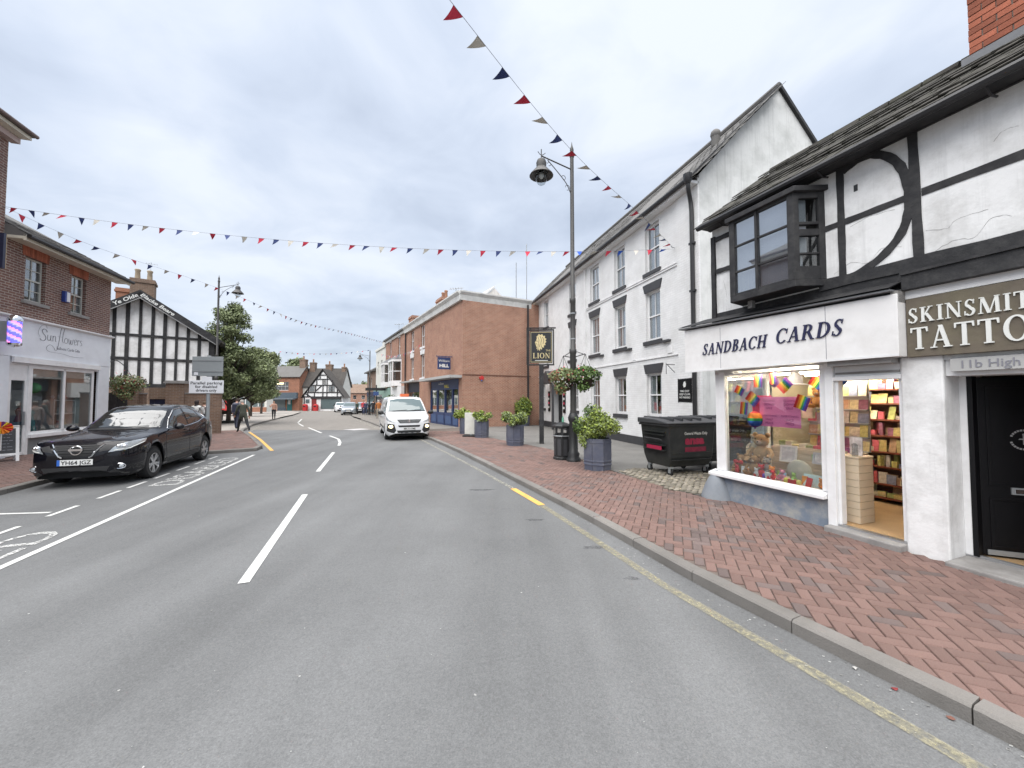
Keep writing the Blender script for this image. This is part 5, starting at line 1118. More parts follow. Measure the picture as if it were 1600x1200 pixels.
w.box(.09, 2.55, -.02, .06, 2.7, 2.78); w.box(.09, 2.55, -.02, .06, .7, .78); w.box(-.06, .0, -.03, .07, .1, 2.78)
wo = w.build('shop_window', MATS['white_paint'], F)
for a, b in ((.09, 1.26), (1.35, 2.55)): MB().box(a, b, .01, .016, .78, 2.7).build('pane', MATS['shop_glass'], wo)
BX('window_vinyl', M('vinyl_grey', (.42, .5, .48), .5), wo, .1, 2.54, .03, .033, 2.48, 2.69)
BX('sill', MATS['white_paint'], wo, -.02, 2.9, -.12, .0, .6, .7); BX('stall_riser', M('riser_grey', (.2, .21, .21), .7, var=.1), F, .0, 2.9, -.03, .02, .1, .6)
d = MB(); d.box(-.66, -.58, .0, .06, .12, 2.4); d.box(-.14, -.06, .0, .06, .12, 2.4); d.box(-.58, -.14, .0, .06, 2.32, 2.4); d.box(-.58, -.14, .0, .06, .12, .2); d.box(-.66, -.06, .0, .05, 2.4, 2.78)
do = d.build('door', MATS['white_paint'], F); BX('pane', MATS['shop_glass'], do, -.58, -.14, .02, .026, .2, 2.32); BX('lower_panel', M('panel_teal', (.1, .17, .2), .4), do, -.58, -.14, .03, .035, .2, 1.1); BX('handle', MATS['galv'], do, -.18, -.15, -.05, -.0, 1.0, 1.4)
rm = MB(); rm.quad((-.7, 1.5, .12), (2.8, 1.5, .12), (2.8, 1.5, 2.9), (-.7, 1.5, 2.9)); rm.quad((-.7, .08, .12), (2.8, .08, .12), (2.8, 3, .12), (-.7, 3, .12)); rm.quad((-.7, .08, 2.9), (2.8, .08, 2.9), (2.8, 3, 2.9), (-.7, 3, 2.9)); rm.quad((-.7, .08, .12), (-.7, 3, .12), (-.7, 3, 2.9), (-.7, .08, 2.9)); rm.quad((2.8, .08, .12), (2.8, 3, .12), (2.8, 3, 2.9), (2.8, .08, 2.9))
rm.build('shop_room', M('room_grey', (.62, .63, .62), .9), F, recalc=False)
FM = F.matrix_basis.copy(); FRZ = F.rotation_euler.z
def pf(name, label, cat, x, y, z, rz=0, group=None): return thing(name, label, cat, FM @ Vector((x, y, z)), FRZ + rz, group)
dsh = pf('display_shelves', 'white display shelves behind the right pane of the script lettered shop', 'shelving', 1.5, .35, .75)
for z in (.0, .5, .95): MB().box(0, .95, 0, .4, z, z + .03).build('shelf', MATS['white_paint'], dsh)
MB().box(0, .03, 0, .4, -.6, 1.0).build('side_panel', MATS['white_paint'], dsh); MB().box(.92, .95, 0, .4, -.6, 1.0).build('side_panel', MATS['white_paint'], dsh)
cs = [(.6, .6, .58), (.45, .5, .5), (.55, .2, .18), (.2, .42, .42), (.6, .5, .3), (.5, .5, .55), (.55, .42, .42)]
for i in range(26):
    x, y, z = [(1.56 + (i % 6) * .14, .45, .78 + .5 * (i // 6 % 3)), (.2 + (i % 7) * .14, .3 + .2 * (i % 3), .75)][i % 2]
    q = MB(); h = .12 + .16 * rnd.random(); q.lathe([(.05, 0), (.06, h * .4), (.03, h * .75), (.045, h)], 8)
    o = q.build('gift_ornament', M('orn_%d' % (i % 7), cs[i % 7], .4, var=.25, scale=14), None, FM @ Vector((x, y, z)), (0, 0, FRZ), smooth=True)
    tag(o, ['white', 'grey', 'red', 'teal', 'gold', 'silver', 'dusty pink'][i % 7] + ' ornament ' + ('on the low plinth in the left pane' if i % 2 else ['on the lowest shelf', 'on the middle shelf', 'on the top shelf'][i // 6 % 3] + ' in the right pane') + ' of the script lettered shop', 'ornament', 'ornaments in the left-hand shop window')
dp = pf('display_plinth', 'low grey display plinth behind the left pane of the script lettered shop', 'plinth', .12, .12, .12); MB().box(0, 1.1, 0, .7, 0, .63).build('block', MATS['riser_grey'], dp)
for i, (x, h, c, l) in enumerate(((.45, .95, (.5, .12, .12), 'red dressed display figure in the left pane of the script lettered shop'), (.85, .85, (.12, .4, .42), 'teal dressed display figure in the left pane of the script lettered shop'))):
    o = pf('display_figure', l, 'display figure', x, .5, .75); q = MB(); q.lathe([(.13, 0), (.1, h * .35), (.06, h * .55), (.09, h * .7), (.03, h * .8)], 10); q.build('dress', M('dress_%d' % i, c, .8, var=.2), o, smooth=True); MB().ball((0, 0, h * .88), (.05, .055, .07), 10, 6).build('head', MATS['skin'], o, smooth=True)
gb = pf('balloon', 'lime green balloon hanging behind the left pane of the script lettered shop', 'balloon', .62, .3, 2.12); MB().ball((0, 0, 0), (.17, .16, .17), 14, 9).build('skin', M('balloon_lime', (.2, .62, .22), .3), gb, smooth=True)
rd = pf('red_rack', 'red display rack seen through the glass door of the script lettered shop', 'rack', -.45, .8, .12); MB().box(0, .3, 0, .3, 0, 1.6).build('cabinet', HOT, rd)
# script lettering
sc = MB()
def scr(*pts, w=.022): pen(pts, w, .004, sc)
X, Z = 0, 0
scr((.30, .38), (.27, .44), (.18, .46), (.12, .40), (.16, .32), (.24, .25), (.26, .17), (.2, .1), (.1, .1), (.05, .15), w=.03)
scr((.05, .2), (-.02, .32), (.06, .52), (.22, .6), (.3, .5), w=.012)
for x in (.33,): scr((x, .3), (x, .17), (x + .04, .12), (x + .1, .17), (x + .12, .3), (x + .12, .14), (x + .16, .13))
scr((.53, .3), (.53, .12)); scr((.53, .24), (.58, .3), (.63, .27), (.63, .14), (.67, .13))
scr((.93, .62), (.88, .64), (.83, .5), (.78, .2), (.72, -.1), (.64, -.16), (.6, -.1)); scr((.7, .3), (.9, .31), w=.012)
scr((.92, .6), (.95, .68), (.98, .6), (.93, .4), (.91, .2), (.95, .13))
scr((1.06, .3), (1.0, .25), (1.0, .16), (1.06, .12), (1.12, .17), (1.12, .26), (1.06, .3), w=.02)
scr((1.17, .3), (1.19, .14), (1.23, .13), (1.26, .27), (1.27, .14), (1.32, .13), (1.36, .3))
scr((1.41, .21), (1.5, .24), (1.49, .3), (1.43, .29), (1.41, .18), (1.45, .12), (1.52, .15), w=.02)
scr((1.56, .3), (1.56, .12)); scr((1.56, .23), (1.6, .3), (1.65, .28), w=.02)
scr((1.76, .28), (1.7, .3), (1.68, .25), (1.75, .19), (1.74, .13), (1.67, .13), w=.02)
scr((.6, -.1), (.45, .0), (.3, -.1), (.4, -.22), (.9, -.24), (1.4, -.3), (1.85, -.28), w=.018)
sc.build('lettering', MATS['letter_grey'], sfo, (.16, -.062, 3.5), FACE, recalc=False)
text('Balloons Cards Gifts', .14, MATS['letter_grey'], sfo, (.85, -.0615, 3.38), width=.98)
# neighbour: taller brick building, barber pole, hanging board
T = facade('tall_brick_building', 'taller dark brick building at the left edge with deep overhanging eaves', 'building', -14.6, 11.6, -.306, .952)
m = MB(); wall(m, -9, -1.0, 3.0, 9.2); m.quad((-1.0, 0, 0), (-1.0, 8, 0), (-1.0, 8, 9.2), (-1.0, 0, 9.2)); m.quad((-9, 0, 0), (-9, 0, 9.2), (-9, 8, 9.2), (-9, 8, 0)); m.quad((-9, 8, 0), (-9, 8, 9.2), (-1, 8, 9.2), (-1, 8, 0)); m.build('wall', MATS['brick_sun'], T)
r = MB(); r.prism([(-.45, 9.36), (-.45, 9.46), (4, 11.5), (8.6, 9.4), (8.6, 9.3)], -9.2, -.85, 'x'); r.build('roof', MATS['roof_slate'], T)
BX('soffit', MATS['cream_paint'], T, -9.1, -.9, -.42, .3, 9.25, 9.35); BX('soffit', M('soffit_pink', (.45, .36, .34), .7), T, -9.1, -.93, -.2, -.0, 9.08, 9.24)
mb = MB(); mb.tube([(-9.1, -.5, 9.4), (-.85, -.5, 9.4)], .055, 8); mb.build('gutter', M('gutter_brown', (.14, .1, .09), .5), T, smooth=True)
BX('shopfront', MATS['black_paint'], T, -9, -1.75, -.05, .05, .1, 4.05)
BX('shop_fascia', MATS['black_paint'], T, -9, -1.42, -.09, -.065, 3.15, 4.12)
hb = pf('hanging_board', 'dark board with a cream edge hung high on the brick wall at the left edge', 'sign', -1.74, -.55, 5.25); MB().box(-.04, .04, .0, .5, 0, .95).build('board', MATS['navy_dark'], hb); MB().box(.04, .05, .0, .5, 0, .95).build('edge', M('edge_tan', (.55, .4, .2), .6), hb)
bp = pf('barber_pole', 'lit barber pole with blue and pink diagonal stripes on the left shop wall', 'barber pole', -1.15, -.42, 3.27)
mb = MB(); mb.lathe([(.02, -.06), (.1, -.03), (.14, .0), (.15, .06)], 16); mb.lathe([(.15, .66), (.15, .72), (.13, .78), (.08, .84), (.02, .86)], 16); mb.build('cap', MATS['chrome'], bp, smooth=True)
PB, PP, PW = M('pole_blue', (.10, .10, .75), .3, var=0, emit=.5), M('pole_pink', (.85, .22, .6), .3, var=0, emit=.5), M('pole_white', (.45, .42, .8), .3, var=0, emit=.25)
n, k = 24, 16
for nm, mt, ph in (('blue_stripe', PB, 0), ('white_stripe', PW, 1), ('pink_stripe', PP, 2)):
    q = MB()
    for i in range(k):
        for j in range(n):
            if int(((j / n * 2 + i / k * 3) % 1) * 4) in ((0, 1) if ph == 0 else ((2,) if ph == 1 else (3,))):
                p = []
                for (jj, ii) in ((j, i), (j + 1, i), (j + 1, i + 1), (j, i + 1)):
                    a = 2 * math.pi * jj / n; p.append((.125 * math.cos(a), .125 * math.sin(a), .06 + .6 * ii / k))
                q.quad(*p)
    q.build(nm, mt, bp, recalc=False)
MB().box(-.1, .06, .1, .4, .1, .65).build('bracket', MATS['galv'], bp)
# ---------------------------------------------------------------- half-timbered pub
B = facade('half_timbered_pub', 'black and white half timbered pub gable with its name painted along the bargeboards', 'building', -21.4, 22.0, .8, .6, -.03)
AP, EV, HW = 7.75, 5.45, 3.35
m = MB(); m.add([(-HW, 0, 0), (HW, 0, 0), (HW, 0, EV), (0, 0, AP), (-HW, 0, EV)], [(0, 1, 2, 3, 4)]); m.quad((HW, 0, 0), (HW, 9, 0), (HW, 9, EV), (HW, 0, EV)); m.quad((-HW, 0, 0), (-HW, 0, EV), (-HW, 9, EV), (-HW, 9, 0)); m.add([(-HW, 9, 0), (-HW, 9, EV), (0, 9, AP), (HW, 9, EV), (HW, 9, 0)], [(0, 1, 2, 3, 4)])
m.build('wall', MATS['render_white'], B)
def bt(x0, x1, z0, z1): BX('timber', MATS['timber_black'], B, x0, x1, -.05, -.002, z0, z1)
def topz(x): return AP - .12 - (AP - EV) / HW * abs(x)
k = 0
for i in range(13):
    x = -3.2 + i * .53
    if abs(x) > 3.3: continue
    w = .13 + .02 * (i % 3)
    MB().prism([(x - w / 2, 2.6), (x + w / 2, 2.6), (x + w / 2 + .01, topz(x + w / 2)), (x - w / 2 + .01, topz(x - w / 2))], -.045, -.002).build('timber', MATS['timber_black'], B)
for z, h in ((2.45, .2), (4.0, .16), (5.36, .14)):
    x = min(3.3, (AP - z) / (AP - EV) * HW - .1); BX('timber', MATS['timber_black'], B, -x, x, -.06, -.003, z, z + h)
bt(3.2, 3.4, 0, EV); bt(-3.4, -3.2, 0, EV)
BX('plinth', MATS['brick_wall'], B, -HW, HW, -.06, -.002, -.2, 2.4)
BX('door', MATS['navy_dark'], B, .5, 1.9, -.1, -.061, .1, 2.2)
an = math.atan2(AP - EV, HW); ln_ = math.hypot(AP - EV, HW) + .35
for sgn in (-1, 1):
    q = MB(); q.box(0, ln_ + .12, -.1, .06, -.34, .06); o = q.build('bargeboard', MATS['timber_black'], B, (0, -.42, AP + .16), (0, an if sgn > 0 else math.pi - an, 0))
    if sgn < 0: o.rotation_euler = (0, -an, 0); o.data.transform(Matrix.Translation((-ln_ - .12, 0, 0)))
    text('Blacke Beare' if sgn > 0 else 'Ye Olde', .27, MATS['letter_white'], o, (.12 if sgn > 0 else -1.4, -.104, -.22), width=1.75 if sgn > 0 else 1.15, bold=.006, shear=.15)
    mo = BX('moulding', M('mould_grey', (.3, .3, .3), .6), o, 0 if sgn > 0 else -ln_ - .1, ln_ + .1 if sgn > 0 else 0, -.12, -.101, -.35, -.31)
r = MB(); z0 = AP + .24
r.add([(-HW - .5, -.5, EV - .12), (0, -.5, z0), (HW + .5, -.5, EV - .12), (HW + .5, 9.2, EV - .12), (0, 9.2, z0), (-HW - .5, 9.2, EV - .12), (-HW - .5, -.5, EV - .26), (0, -.5, z0 - .14), (HW + .5, -.5, EV - .26), (HW + .5, 9.2, EV - .26), (0, 9.2, z0 - .14), (-HW - .5, 9.2, EV - .26)],
      [(0, 1, 4, 5), (1, 2, 3, 4), (6, 11, 10, 7), (7, 10, 9, 8), (0, 6, 7, 1), (1, 7, 8, 2), (2, 8, 9, 3), (0, 5, 11, 6)]); r.build('roof', MATS['roof_moss'], B)
mb = MB(); mb.tube([(HW + .52, -.4, EV - .2), (HW + .52, 9, EV - .2)], .07, 8); mb.build('gutter', MATS['gutter'], B)
ch = stack(B, -.75, 1.6, 6.0, 1.1, .8, 3.1, 2, 'brick_wall', 'pot_buff'); ch2 = stack(B, -1.5, 2.6, 6.0, .8, .6, 2.6, 0, 'brick_orange')
wires = MB(); wires.tube([(.1, 2.0, 9.2), (.1, 2.0, 10.3)], .012, 5); wires.tube([(-.15, 2, 10.2), (.4, 2, 10.2)], .008, 4); [wires.tube([(-.1 + .12 * i, 1.85, 10.2), (-.1 + .12 * i, 2.15, 10.2)], .006, 4) for i in range(5)]
wires.build('aerial', MATS['galv'], B)
# brick boundary wall with piers in front of the pub
def wall_run(label, a, b, h, piers, name='brick_boundary_wall'):
    d = Vector(b) - Vector(a); l = d.length; o = thing(name, label, 'wall', (*a, 0), math.atan2(d.y, d.x))
    if h: q = MB().box(0, l, 0, .25, 0, h).build('wall', MATS['brick_wall'], o); MB().box(-.02, l + .02, -.03, .28, h, h + .06).build('coping', MATS['grey_stone'], o)
    for x, w, ph_ in piers: MB().box(x, x + w, -.12, -.12 + w, 0, ph_).build('pier', MATS['brick_wall'], o); q = MB(); q.box(x - .07, x + w + .07, -.19, w - .05, ph_, ph_ + .07); q.box(x - .03, x + w + .03, -.15, w - .09, ph_ + .07, ph_ + .13); q.build('pier_cap', MATS['grey_stone'], o)
    return o
wall_run('low brick wall with one tall capped pier left of the pub gateway', (-17.75, 17.4), (-16.9, 17.6), 1.98, [(.3, .42, 2.55)])
wall_run('brick wall with a stout capped pier right of the pub gateway', (-15.95, 17.8), (-14.1, 18.6), 2.0, [(-.05, .68, 2.48)])
bk = thing('gateway_lintel', 'brick lintel wall over the dark gateway between the capped piers', 'wall', (-17.3, 18.3, 0), .25); MB().box(0, 1.6, 0, .2, 1.75, 2.3).build('wall', MATS['brick_wall'], bk)
gt = thing('yard_gate', 'dark boarded gate with a pale notice between the brick piers', 'gate', (-17.3, 18.35, 0), .25)
for i in range(8): MB().box(i * .2, i * .2 + .19, 0, .04, .1, 1.75).build('board', MATS['navy_dark'], gt)
MB().box(.75, 1.2, -.02, -.001, .5, 1.65).build('notice', M('notice_grey', (.35, .4, .45), .5), gt)
fe = thing('side_gate', 'dark wooden side gate beside the script lettered shop', 'gate', (-17.9, 16.4, 0), .3)
for i in range(7): MB().box(i * .17, i * .17 + .16, 0, .03, .1, 2.0 + .02 * (i % 2)).build('board', MATS['timber_black'], fe)
# ---------------------------------------------------------------- buildings round the market square
def simple_house(name, label, x, y, dx, dy, w, dep, ev, rdg, wallm, roofm, ops=(), z=None, shop=None, over=.25, cat='building'):
    o = facade(name, label, cat, x, y, dx, dy, gz(y) if z is None else z)
    m = MB(); wall(m, 0, w, -.5, ev, [q[:4] for q in ops], .1); shell(m, 0, w, -.5, ev, dep)
    if rdg: m.add([(0, 0, ev), (0, dep, ev), (0, dep / 2, rdg)], [(0, 1, 2)]); m.add([(w, 0, ev), (w, dep, ev), (w, dep / 2, rdg)], [(0, 1, 2)])
    m.build('wall', MATS[wallm], o)
    if rdg:
        q = MB(); q.prism([(-over, ev - .08), (-over, ev + .06), (dep / 2, rdg + .14), (dep + over, ev + .06), (dep + over, ev - .08), (dep / 2, rdg)], -over, w + over, 'x'); o['_r'] = 1; del o['_r']; q.build('roof', MATS[roofm], o)
        g = MB(); g.tube([(-over, -over - .05, ev - .02), (w + over, -over - .05, ev - .02)], .06, 6); g.build('gutter', MATS['gutter'], o)
    for q in ops:
        if len(q) > 4: sash(o, *q[:4], .1, q[4])
    return o
BH = simple_house('brick_shop_house', 'orange red brick house with a slate roof and a dark grey shopfront across the square', -49.2, 73.2, 1, -.13, 9.4, 3.6, 6.3, 8.4, 'brick_orange', 'roof_slate', [(4.2, 7.2, 3.8, 5.4, 4)])
BX('shop_fascia', M('fascia_slate', (.1, .13, .16), .5), BH, 1.8, 9.2, -.5, -.0, 2.3, 3.4)
BX('awning', M('awning_grey', (.2, .23, .26), .8), BH, 2.2, 9.0, -1.2, -.51, 2.1, 2.35); BX('shop_window', MATS['van_glass'], BH, 2.6, 6.6, -.06, -.01, .6, 2.3); BX('door', M('door_teal', (.03, .16, .16), .5), BH, 7.0, 8.0, -.06, -.01, .0, 2.3); BX('notice', MATS['letter_white'], BH, 7.2, 7.7, -.08, -.061, 1.2, 2.0); BX('lit_sign', MATS['lamp_lit'], BH, 4.6, 6.0, .2, .24, 5.0, 5.25)
BX('stall_riser', M('fascia_slate', (0, 0, 0)), BH, 2.4, 6.8, -.08, -.0, -.1, .6)
stack(BH, 8.3, 1.4, 7.6, 1.2, .8, 2.2, 1, 'brick_wall')
TG = facade('timbered_gable_house', 'black and white timber framed gable house at the end of the street', 'building', -37.9, 69.9, 1, -.03, gz(70))
W_, E_, A_ = 7.1, 2.75, 7.5
m = MB(); m.add([(0, 0, -.5), (W_, 0, -.5), (W_, 0, E_), (W_ / 2, 0, A_), (0, 0, E_)], [(0, 1, 2, 3, 4)]); m.quad((0, 0, -.5), (0, 0, E_), (0, 2.6, E_), (0, 2.6, -.5)); m.quad((W_, 0, -.5), (W_, 2.6, -.5), (W_, 2.6, E_), (W_, 0, E_)); m.build('wall', MATS['render_white'], TG)
def gt_(pts, w=.17): 
    (x0, z0), (x1, z1) = pts; d = Vector((x1 - x0, z1 - z0)).normalized(); n = Vector((-d.y, d.x)) * w / 2
    MB().prism([(x0 + n.x, z0 + n.y), (x1 + n.x, z1 + n.y), (x1 - n.x, z1 - n.y), (x0 - n.x, z0 - n.y)], -.08 - .002 * (int(x0 * 10) % 5), -.002).build('timber', MATS['timber_black'], TG)
for z in (2.55, 3.35, 4.65, 5.75, 6.5):
    h = (A_ - z) / (A_ - E_) * W_ / 2 if z > E_ else W_ / 2; gt_([(W_ / 2 - h, z), (W_ / 2 + h, z)])
for x, z0, z1 in ((.75, 2.55, 3.35), (.95, 3.35, 4.3), (2.2, 3.35, 4.65), (3.55, 2.55, 5.75), (4.3, 2.55, 6.5), (5.2, 3.35, 4.65), (6.2, 2.55, 4.2), (2.4, 4.65, 5.75), (3.9, 4.65, 5.75), (5.3, 4.65, 5.6), (3.0, 5.75, 6.5), (2.0, 2.55, 3.35), (6.9, 0, 2.7), (.15, 0, 2.7)): gt_([(x, z0), (x, z1)])
gt_([(.2, 3.2), (1.5, 2.5)]); gt_([(2.2, 3.6), (3.3, 4.55)]); gt_([(W_ / 2, A_ - .1), (-.25, E_ - .15)], .25); gt_([(W_ / 2, A_ - .1), (W_ + .25, E_ - .15)], .25)
for a, b in ((1.15, 2.0), (4.6, 5.7)): sash(TG, a, b, 3.45, 4.5, -.1, 3, frame=MATS['grey_stone'])
q = MB(); q.add([(-.4, -.3, E_ - .4), (W_ / 2, -.3, A_ + .15), (W_ + .4, -.3, E_ - .4), (W_ + .4, 2.6, E_ - .4), (W_ / 2, 2.6, A_ + .15), (-.4, 2.6, E_ - .4)], [(0, 1, 4, 5), (1, 2, 3, 4)]); q.build('roof', MATS['roof_dark'], TG)
BX('shop_window', MATS['van_glass'], TG, 3.2, 6.7, -.05, -.01, .35, 2.2); BX('shop_fascia', MATS['timber_black'], TG, 1.4, 6.9, -.2, -.0, 2.2, 2.5); BX('door', M('door_red', (.2, .03, .03), .5), TG, 1.5, 2.4, -.06, -.01, 0, 2.2); BX('pane', MATS['van_glass'], TG, .4, 1.1, -.05, -.01, 1.4, 2.1)
MR = simple_house('dark_roofed_range', 'long dark tiled range standing behind the timbered gable house', -40.2, 73.0, 1, -.03, 8.0, 3.6, 4.5, 8.0, 'stucco', 'roof_dark'); stack(MR, .9, 1.4, 7.4, 1.0, .8, 1.9, 1, 'brick_wall'); stack(MR, 4.0, 1.4, 7.4, 1.2, .8, 1.5, 1, 'brick_wall'); stack(MR, 7.2, 1.4, 7.4, .7, .7, 1.0, 1, 'brick_wall')
for i, x in enumerate((-37.2, -35.3)):
    b = thing('red_bin', ['red rounded bin by the white wall of the timbered gable house', 'red rounded bin in front of the dark red door of the timbered gable house'][i], 'bin', P(x, 69.2, 0)); MB().lathe([(.42, 0), (.45, .9), (.4, 1.15), (.1, 1.25)], 10).build('body', MATS['bright_red'], b, smooth=True); MB().box(-.2, .2, -.46, -.4, .75, .95).build('slot', MATS['rubber'], b)
RSH = simple_house('red_shopfront_building', 'low building with a bright red shopfront seen under the trees', -39.2, 48, .99, -.1, 4.6, 1.2, 4.0, 5.6, 'stucco', 'roof_slate'); BX('shopfront', MATS['bright_red'], RSH, .9, 4.5, -.12, -.0, -.2, 3.0); BX('shop_window', MATS['sky_glass'], RSH, 2.2, 3.8, -.15, -.121, .8, 2.4); BX('shop_window', MATS['van_glass'], RSH, .1, .8, -.1, -.0, .2, 2.4)
CS = simple_house('cream_cafe', 'cream single storey cafe with white framed windows across the square', -48.0, 59, .99, -.02, 10.5, 1.5, 3.3, 0, 'stucco', 'roof_slate')
for i in range(5): BX('window', MATS['van_glass'], CS, .4 + i * 2, 2.1 + i * 2, -.06, -.01, .9, 2.3); BX('mullion', MATS['white_paint'], CS, 1.2 + i * 2, 1.3 + i * 2, -.1, -.061, .9, 2.3)
BX('dado', MATS['brick_orange'], CS, 0, 10.5, -.1, -.0, -.3, .8); BX('flat_roof', MATS['white_paint'], CS, -.2, 10.7, -.4, 1.6, 3.3, 3.6)
TR = simple_house('terrace_far', 'brick terrace with a hipped roof beyond the parked cars', -31.5, 88, 1, -.05, 9.5, 7, 3.4, 5.8, 'brick_orange', 'roof_slate', [(2, 3.2, 1.2, 2.6, 2), (5.5, 8.0, .8, 2.4, 4)]); TW = simple_house('white_cottage_far', 'small white gabled cottage past the end of the right-hand row', -22.6, 78, .9, .4, 5.5, 5, 3.2, 5.2, 'stucco', 'roof_slate', [(.6, 1.6, 1.6, 2.8, 2), (2.6, 3.6, 1.6, 2.8, 2)])
hs = [('hillside_house', 'distant red roofed house low on the wooded hillside', -60, 140, 8, 3.6, 5.6), ('hillside_house', 'distant brown roofed house higher on the wooded hillside', -73, 172, 9, 5.6, 8), ('hillside_house', 'distant red brick house right of the others on the hillside', -62, 158, 8, 4.6, 7)]
for n_, l_, x, y, w_, e_, r_ in hs: simple_house(n_, l_, x, y, 1, .1, w_, 8, e_, r_, 'brick_hill', 'brick_wall', [(2, 3.2, e_ - 2.2, e_ - .8, 2), (5, 6.2, e_ - 2.2, e_ - .8, 2)], z=0)
# hill beyond the town
q = MB(); nx, ny = 40, 14
for j in range(ny):
    for i in range(nx):
        x = -420 + i * 16; y = 150 + j * 22; h = 7 * math.exp(-((x + 118) / 75) ** 2 - ((y - 300) / 95) ** 2) + 6 * math.exp(-((x + 330) / 90) ** 2 - ((y - 320) / 90) ** 2) - 1.0
        q.v.append(Vector((x, y, h)))
q.f = [(j * nx + i, j * nx + i + 1, (j + 1) * nx + i + 1, (j + 1) * nx + i) for j in range(ny - 1) for i in range(nx - 1)]; q.m = [0] * len(q.f)
struct(q.build('hill', M('hill_grass', (.09, .11, .045), .9, var=.3, scale=.05), recalc=True))
# ---------------------------------------------------------------- street furniture
SD = Vector((-.375, .927, 0)); SN = Vector((-.927, -.375, 0))        # along the street, and from the right kerb towards the road
def lamp_post(label, x, y, z, H, armdir, arm, basket=None, s=1.0):
    o = thing('street_lamp', label, 'street lamp', (x, y, z), math.atan2(armdir[1], armdir[0]), 'tall dark street lamps')
    b = MB(); b.lathe([(.2, 0), (.2, .06), (.15, .12), (.17, .2), (.125, .26), (.115, 1.05), (.14, 1.1), (.15, 1.18), (.12, 1.24), (.1, 1.3)], 12); b.build('base', MATS['iron_black'], o, smooth=True, ang=60)
    b = MB(); b.lathe([(.085, 1.28), (.082, 2.9), (.1, 2.93), (.1, 3.02), (.07, 3.06), (.066, 4.3), (.085, 4.33), (.085, 4.42), (.06, 4.46), (.052, H - .35)], 12); b.build('column', MATS['lamp_grey'], o, smooth=True)
    f = MB(); f.lathe([(.06, H - .36), (.07, H - .3), (.04, H - .24), (.055, H - .16), (.045, H - .1), (.02, H - .03), (.004, H + .08)], 10); f.build('finial', MATS['lamp_grey'], o, smooth=True)
    za = H - .62
    a = MB(); a.tube([(.03, 0, za - .08), (arm, 0, za + .12)], .018, 6); a.tube(catmull([(.05, 0, za - .75), (.18, 0, za - .5), (.45, 0, za - .22), (arm * .8, 0, za + .04)], 5), .012, 5)
    for cx, cz, r in ((.14, -.62, .07), (.26, -.36, .06), (arm * .75, -.06, .05)):
        a.tube([(cx + r * math.cos(t), 0, za + cz + r * math.sin(t)) for t in [i * .55 for i in range(10)]], .008, 5)
    a.tube([(arm, 0, za - .02), (arm, 0, za + .3)], .014, 6); a.tube([(arm - .12, 0, za + .22), (arm - .05, 0, za + .16), (arm, 0, za + .14)], .009, 5); a.tube([(arm + .1, 0, za + .22), (arm + .05, 0, za + .16), (arm, 0, za + .14)], .009, 5); a.build('arm', MATS['lamp_grey'], o, smooth=True)
    h = MB(); h.lathe([(.02, 0), (.11, -.02), (.14, -.1), (.13, -.22), (.17, -.27), (.31, -.43), (.325, -.455), (.3, -.46), (.16, -.36), (.02, -.34)], 18, (arm, 0, za + .02)); h.build('lantern_hood', MATS['lamp_grey'], o, smooth=True)
    g = MB(); g.lathe([(.155, -.36), (.17, -.47), (.15, -.58), (.09, -.68), (.02, -.72)], 14, (arm, 0, za + .02)); g.build('lantern_bowl', MATS['lamp_glass'], o, smooth=True)
    l = MB(); l.ball((arm, 0, za - .42), (.07, .07, .1), 8, 6); l.build('bulb', MATS['letter_white'], o, smooth=True)
    return o
L1 = lamp_post('tall dark street lamp standing between the litter bin and the nearest planter', 1.665, 10.45, .1, 8.75, (-.95, -.32), .92)
for z in (4.0, 3.3): MB().lathe([(.075, z), (.075, z + .03)], 10).build('band', MATS['galv'], L1)
lamp_post('tall dark street lamp by the market square behind the parking sign', -18.2, 23.6, .06, 9.3, (1, .05), 1.15)
lamp_post('far street lamp beyond the white van on the right pavement', -16.7, 45.0, -.16, 7.6, (-1, -.2), 1.1)
def basket(label, x, y, z, r, seed, bronze=False, parentless=True):
    rr = random.Random(seed); o = thing('hanging_basket', label, 'hanging basket', (x, y, z), rr.random() * 6, 'hanging flower baskets')
    b = MB(); b.lathe([(.05, -.3), (.2, -.22), (.27, -.05), (.28, 0)], 12); b.build('basket', MATS['soil'], o, smooth=True)
    ch = MB(); [ch.tube([(.26 * math.cos(a), .26 * math.sin(a), 0), (0, 0, .62)], .006, 4) for a in (0, 2.1, 4.2)]; ch.build('chain', MATS['rubber'], o)
    cl = [((0, 0, .05), (r, r, r * .62)), ((r * .35, 0, -r * .5), (r * .6, r * .6, r * .5)), ((-r * .3, r * .2, -r * .65), (r * .5, r * .5, r * .55))]
    f = MB(); leaf_mesh(f, cl, 2600, .07, rr); stuff(f.build('foliage', MATS['leaf_green'] if not bronze else MATS['leaf_pale'], o, recalc=False))
    if bronze: f = MB(); leaf_mesh(f, cl, 900, .07, rr); stuff(f.build('bronze_foliage', MATS['leaf_bronze'], o, recalc=False))
    for nm, mt, k, off in (('white_flowers', 'flower_white', 75, 0), ('pink_flowers', 'flower_pink', 26, r * .55)):
        f = MB()
        for _ in range(k):
            d = Vector((rr.gauss(0, 1), rr.gauss(0, 1), rr.gauss(.1, .8))).normalized(); p = Vector((d.x * r, d.y * r, d.z * r * .7 - r * .12 + (off if rr.random() < .7 else 0)))
            u = d.orthogonal().normalized(); w = d.cross(u); s = .021
            f.quad(*[p + (u * math.cos(a * 1.257) + w * math.sin(a * 1.257)) * s for a in range(5)])
        stuff(f.build(nm, MATS[mt], o, recalc=False))
    return o
basket('hanging basket of white flowers on the street lamp side away from the road', 1.98, 10.36, 2.38, .34, 3)
